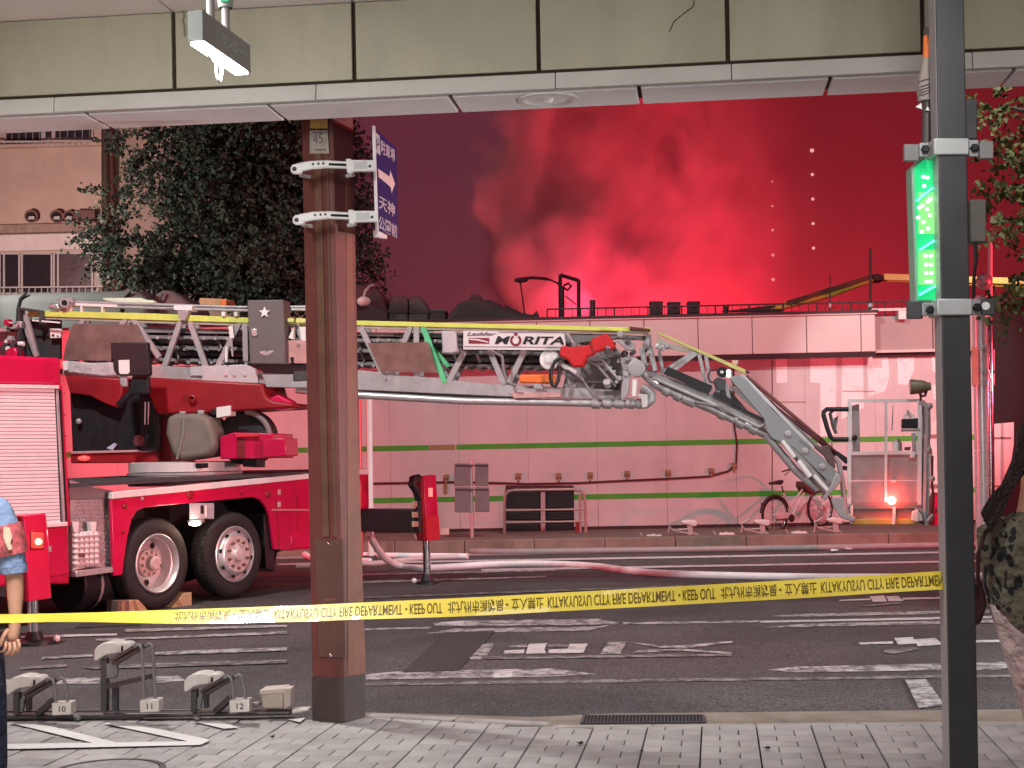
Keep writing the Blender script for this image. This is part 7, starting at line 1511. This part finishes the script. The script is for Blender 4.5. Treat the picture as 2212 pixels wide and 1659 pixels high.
# palm and fingers of the visible hand
W = N['wrr'][0]; N['p1'] = (pm(31, 1366, pd - .04), (.033, .03)); N['p2'] = (pm(25, 1388, pd - .05), (.036, .03))
E = [('pel', 'waist'), ('waist', 'chest'), ('chest', 'neck'), ('neck', 'jaw'), ('jaw', 'head'), ('head', 'top'), ('chest', 'shr'), ('shr', 'elr'), ('elr', 'mfr'), ('mfr', 'wrr'), ('wrr', 'p1'), ('p1', 'p2'), ('chest', 'shl'), ('shl', 'ell'), ('ell', 'wrl'), ('wrl', 'hl'),
     ('pel', 'hipr'), ('hipr', 'knr'), ('knr', 'anr'), ('anr', 'ftr'), ('pel', 'hipl'), ('hipl', 'knl'), ('knl', 'anl'), ('anl', 'ftl')]
skin('body', N, E, SKIN, man, 'pel')
fing = (((38, 1380), (42, 1395), (39, 1406), (30, 1411), .0095), ((30, 1385), (33, 1402), (29, 1412), (20, 1415), .0098), ((21, 1386), (22, 1403), (18, 1412), (9, 1414), .0095), ((13, 1384), (12, 1399), (8, 1407), (1, 1408), .0085))
for i, (a, b, c, d, r) in enumerate(fing):
    nn = {'a': (pm(*a, pd - .055), r * 1.05), 'b': (pm(*b, pd - .075), r), 'c': (pm(*c, pd - .07), r * .95), 'd': (pm(*d, pd - .05), r * .8)}
    skin('finger', nn, [('a', 'b'), ('b', 'c'), ('c', 'd')], SKIN, man, 'a')
nn = {'a': (pm(20, 1358, pd - .05), .014), 'b': (pm(9, 1372, pd - .075), .012), 'c': (pm(3, 1387, pd - .08), .0105), 'd': (pm(0, 1397, pd - .075), .009)}
skin('thumb', nn, [('a', 'b'), ('b', 'c'), ('c', 'd')], SKIN, man, 'a')
SHB = mat('light_blue_shirt', (.24, .34, .53), .75, var=.08, scale=7, bump=1.0, bscale=9, bdist=.045)
sn = {'pel': (pm(-78, 1340), .13), 'waist': (pm(-78, 1245), .135), 'chest': (pm(-78, 1135), .155), 'col': (pm(-80, 1055), .07), 'shr': (pm(-2, 1092), .078), 'mr': (pm(16, 1165), .075), 'cr': (pm(29, 1222), .062), 'ce': (pm(30, 1234), .06), 'shl': (pm(-155, 1092), .078), 'cl': (pm(-184, 1225), .062)}
skin('shirt', sn, [('pel', 'waist'), ('waist', 'chest'), ('chest', 'col'), ('chest', 'shr'), ('shr', 'mr'), ('mr', 'cr'), ('cr', 'ce'), ('chest', 'shl'), ('shl', 'cl')], SHB, man, 'chest')
ar = mesh_obj('armband', MB().tube([pm(9, 1136), pm(14, 1155), pm(20, 1180), pm(25, 1200)], [.082, .085, .083, .076], 20, cap=False), mat('red_white_armband', (.5, .1, .11), .6, var=.75, scale=22), man)
mesh_obj('badge', MB().poly(Plane(pm(14, 1160, pd - .09), RT), [(8, 1138), (20, 1140), (26, 1160), (22, 1172), (27, 1186), (18, 1190), (10, 1172), (6, 1158)], 0, .008), mat('cream_badge', (.75, .6, .42), .5, var=.2, scale=40), man, bevel=.003)
cu = mesh_obj('cuff', MB().tube([pm(28, 1218), pm(30, 1238)], [.066, .064], 20, cap=False), SHB, man)
TRO = mat('navy_trousers', (.012, .017, .045), .8, var=.3, scale=5, bump=1.0, bscale=10, bdist=.1)
tn = {'pel': (pm(-78, 1355), .14), 'hipr': (pm(-36, 1410), .105), 'knr': (gp_(-24, pd, .48), .088), 'hmr': (gp_(-22, pd, .07), .08), 'hipl': (pm(-120, 1410), .105), 'knl': (gp_(-124, pd, .48), .088), 'hml': (gp_(-126, pd, .07), .08)}
skin('trousers', tn, [('pel', 'hipr'), ('hipr', 'knr'), ('knr', 'hmr'), ('pel', 'hipl'), ('hipl', 'knl'), ('knl', 'hml')], TRO, man, 'pel')
mesh_obj('belt', MB().lathe(pm(-78, 1338), UP, [(.142, -.02), (.145, .02), (.13, .02)], 24), BLACK, man)
mesh_obj('hair', MB().ball(pm(-80, 925, pd + .015), .11, 16, (1, 1, .85)), mat('black_hair', (.012, .01, .01), .6, var=.3, scale=40, bump=.6, bscale=90), man)
for k in (-20, -128): mesh_obj('shoe', MB().ball(gp_(k, pd - .12, .05), .06, 12, (1, 2.3, .85)), BLACK, man)

wd = 6.9
def wp(px, py, d=wd): return P(px, py, d)
def wg(px, z, d=wd): v = P(px, 1500, d); return Vector((v.x, v.y, z))
wom = thing('person', 'dark haired woman seen from behind in olive leaf print top and pale pink skirt', 'person', Vector((wp(2290, 1500).x, wp(2290, 1500).y, 0)))
N = {'pel': (wp(2285, 1440), .12), 'waist': (wp(2250, 1330), .11), 'chest': (wp(2222, 1190), .13), 'neck': (wp(2226, 1075), .05), 'jaw': (wp(2240, 1010, wd + .05), .07), 'head': (wp(2246, 960), .09), 'top': (wp(2246, 925), .075),
     'shl': (wp(2165, 1165), .045), 'ell': (wp(2165, 1285, wd + .14), .036), 'wrl': (wp(2195, 1215, wd + .36), .026), 'hal': (wp(2205, 1185, wd + .42), .03),
     'shr': (wp(2295, 1165), .05), 'elr': (wp(2330, 1310, wd + .1), .038), 'wrr': (wp(2290, 1235, wd + .38), .026), 'har': (wp(2270, 1200, wd + .44), .03),
     'hipl': (wp(2262, 1490), .085), 'knl': (wg(2300, .46), .055), 'anl': (wg(2325, .09), .04), 'ftl': (wg(2325, .04, wd + .18), .035),
     'hipr': (wp(2325, 1490), .085), 'knr': (wg(2360, .46), .055), 'anr': (wg(2385, .09), .04), 'ftr': (wg(2385, .04, wd + .18), .035)}
E = [('pel', 'waist'), ('waist', 'chest'), ('chest', 'neck'), ('neck', 'jaw'), ('jaw', 'head'), ('head', 'top'), ('chest', 'shl'), ('shl', 'ell'), ('ell', 'wrl'), ('wrl', 'hal'), ('chest', 'shr'), ('shr', 'elr'), ('elr', 'wrr'), ('wrr', 'har'),
     ('pel', 'hipl'), ('hipl', 'knl'), ('knl', 'anl'), ('anl', 'ftl'), ('pel', 'hipr'), ('hipr', 'knr'), ('knr', 'anr'), ('anr', 'ftr')]
skin('body', N, E, SKIN, wom, 'pel')
def leafprint():
    m = bpy.data.materials.new('leaf_print_cloth'); m.use_nodes = True; nt = m.node_tree; b = nt.nodes['Principled BSDF']; b.inputs['Roughness'].default_value = .85
    tc = nt.nodes.new('ShaderNodeTexCoord'); mp = nt.nodes.new('ShaderNodeMapping'); mp.inputs['Rotation'].default_value = (.4, .7, .3); mp.inputs['Scale'].default_value = (1, 1, .62)
    nt.links.new(tc.outputs['Object'], mp.inputs[0])
    n0 = nt.nodes.new('ShaderNodeTexNoise'); n0.inputs['Scale'].default_value = 9; n0.inputs['Detail'].default_value = 3; nt.links.new(mp.outputs[0], n0.inputs['Vector'])
    mxv = nt.nodes.new('ShaderNodeMixRGB'); mxv.inputs[0].default_value = .06; nt.links.new(mp.outputs[0], mxv.inputs[1]); nt.links.new(n0.outputs['Color'], mxv.inputs[2])
    v = nt.nodes.new('ShaderNodeTexVoronoi'); v.inputs['Scale'].default_value = 26; nt.links.new(mxv.outputs[0], v.inputs['Vector'])
    n1 = nt.nodes.new('ShaderNodeTexNoise'); n1.inputs['Scale'].default_value = 21; n1.inputs['Detail'].default_value = 5; nt.links.new(mxv.outputs[0], n1.inputs['Vector'])
    ma = nt.nodes.new('ShaderNodeMath'); ma.operation = 'MULTIPLY_ADD'; ma.inputs[1].default_value = .55; nt.links.new(v.outputs['Distance'], ma.inputs[0]); nt.links.new(n1.outputs['Fac'], ma.inputs[2])
    r = nt.nodes.new('ShaderNodeValToRGB'); e = r.color_ramp.elements; e[0].position = .7; e[0].color = (.012, .013, .012, 1); e[1].position = .735; e[1].color = (.135, .12, .08, 1)
    bz = nt.nodes.new('ShaderNodeTexNoise'); bz.inputs['Scale'].default_value = 12; nt.links.new(tc.outputs['Object'], bz.inputs['Vector']); bpn = nt.nodes.new('ShaderNodeBump'); bpn.inputs['Distance'].default_value = .08; nt.links.new(bz.outputs['Fac'], bpn.inputs['Height']); nt.links.new(bpn.outputs[0], b.inputs['Normal'])
    nt.links.new(ma.outputs[0], r.inputs[0]); nt.links.new(r.outputs[0], b.inputs['Base Color']); return m
LP = leafprint()
def loft(rows, dr, m, name, seed):
    rnd = random.Random(seed); mb = MB(); n = 28
    dense = []
    for (y0, c0, r0), (y1, c1, r1) in zip(rows, rows[1:]):
        for k in range(4): t = k / 4; dense.append((y0 + (y1 - y0) * t, c0 + (c1 - c0) * t, r0 + (r1 - r0) * t))
    dense.append(rows[-1]); vs = []
    for i, (y, cx, rx) in enumerate(dense):
        c = wp(cx, y); R_ = rx * wd / F; D_ = min(dr, R_ * .9)
        for k in range(n):
            a = 2 * math.pi * k / n; f = 1 + .035 * math.sin(3 * a + y * .021) * math.sin(y * .05 + a)
            vs.append(c + RT * (R_ * math.cos(a)) + FW * (D_ * f * math.sin(a)) + UP * (.006 * math.sin(5 * a + y * .03)))
    mb.add(vs, [[i * n + k, i * n + (k + 1) % n, (i + 1) * n + (k + 1) % n, (i + 1) * n + k] for i in range(len(dense) - 1) for k in range(n)], True)
    o = mesh_obj(name, mb, m, wom); sm_ = o.modifiers.new('smooth', 'SUBSURF'); sm_.levels = sm_.render_levels = 1; return o
loft([(1106, 2226, 34), (1113, 2226, 48), (1124, 2226, 88), (1137, 2226, 116), (1160, 2226, 116), (1190, 2228, 114), (1254, 2234, 109), (1308, 2246, 108), (1347, 2259, 104), (1386, 2281, 97), (1425, 2302, 90)], .15, LP, 'top', 1)
PK = mat('pale_pink_cloth', (.52, .38, .36), .8, var=.15, scale=6, bump=1.0, bscale=10, bdist=.08)
loft([(1290, 2240, 100), (1303, 2240, 105), (1350, 2252, 102), (1450, 2280, 100), (1552, 2306, 94), (1659, 2332, 92), (1700, 2342, 92)], .13, PK, 'skirt', 2)
HR = mat('dark_brown_hair', (.018, .008, .007), .5, var=.4, scale=30, bump=.6, bscale=80)
h = MB().ball(wp(2256, 950), .13, 24, (.95, 1, 1.1))
pth = smooth_path([wp(x, y, d) for x, y, d in ((2225, 965, wd - .08), (2205, 1000, wd - .1), (2182, 1040, wd - .11), (2156, 1084, wd - .13), (2128, 1128, wd - .14))], 6)
h.tube(pth, [.052 - .042 * i / (len(pth) - 1) for i in range(len(pth))], 14)
for k in range(22):
    o_ = random.uniform(-14, 14); h.tube(smooth_path([wp(x + o_ * (1 - i * .14), y + o_ * .4, wd - .13 - .012 * i) for i, (x, y) in enumerate(((2236, 905), (2212, 960), (2200, 1006), (2180, 1046), (2152 + o_ * .3, 1092 + o_), (2130 + o_ * .4, 1130 + o_)))], 5), .0065, 5)
mesh_obj('hair', h, HR, wom, recalc=False)
bg = thing('shoulder_bag', 'dark maroon shoulder bag hanging between the dark post and the woman', 'bag', wp(2116, 1355, wd - .05))
mesh_obj('pouch', MB().poly(Plane(wp(2116, 1320, wd - .02), RT), [(2095, 1262), (2120, 1250), (2132, 1285), (2134, 1312), (2122, 1345), (2098, 1362)], 0, .09), mat('maroon_bag', (.05, .014, .014), .6, var=.2), bg, bevel=.02, seg=3)
mesh_obj('strap', MB().tube([wp(2112, 1262, wd - .06), wp(2112, 1200, wd - .1), wp(2128, 1150, wd - .1), wp(2160, 1122, wd - .05)], .01, 8), MATS['maroon_bag'], bg)
for k in (2325, 2385): mesh_obj('shoe', MB().ball(wg(k, .05, wd + .1), .05, 12, (1, 2.3, .85)), BLACK, wom)
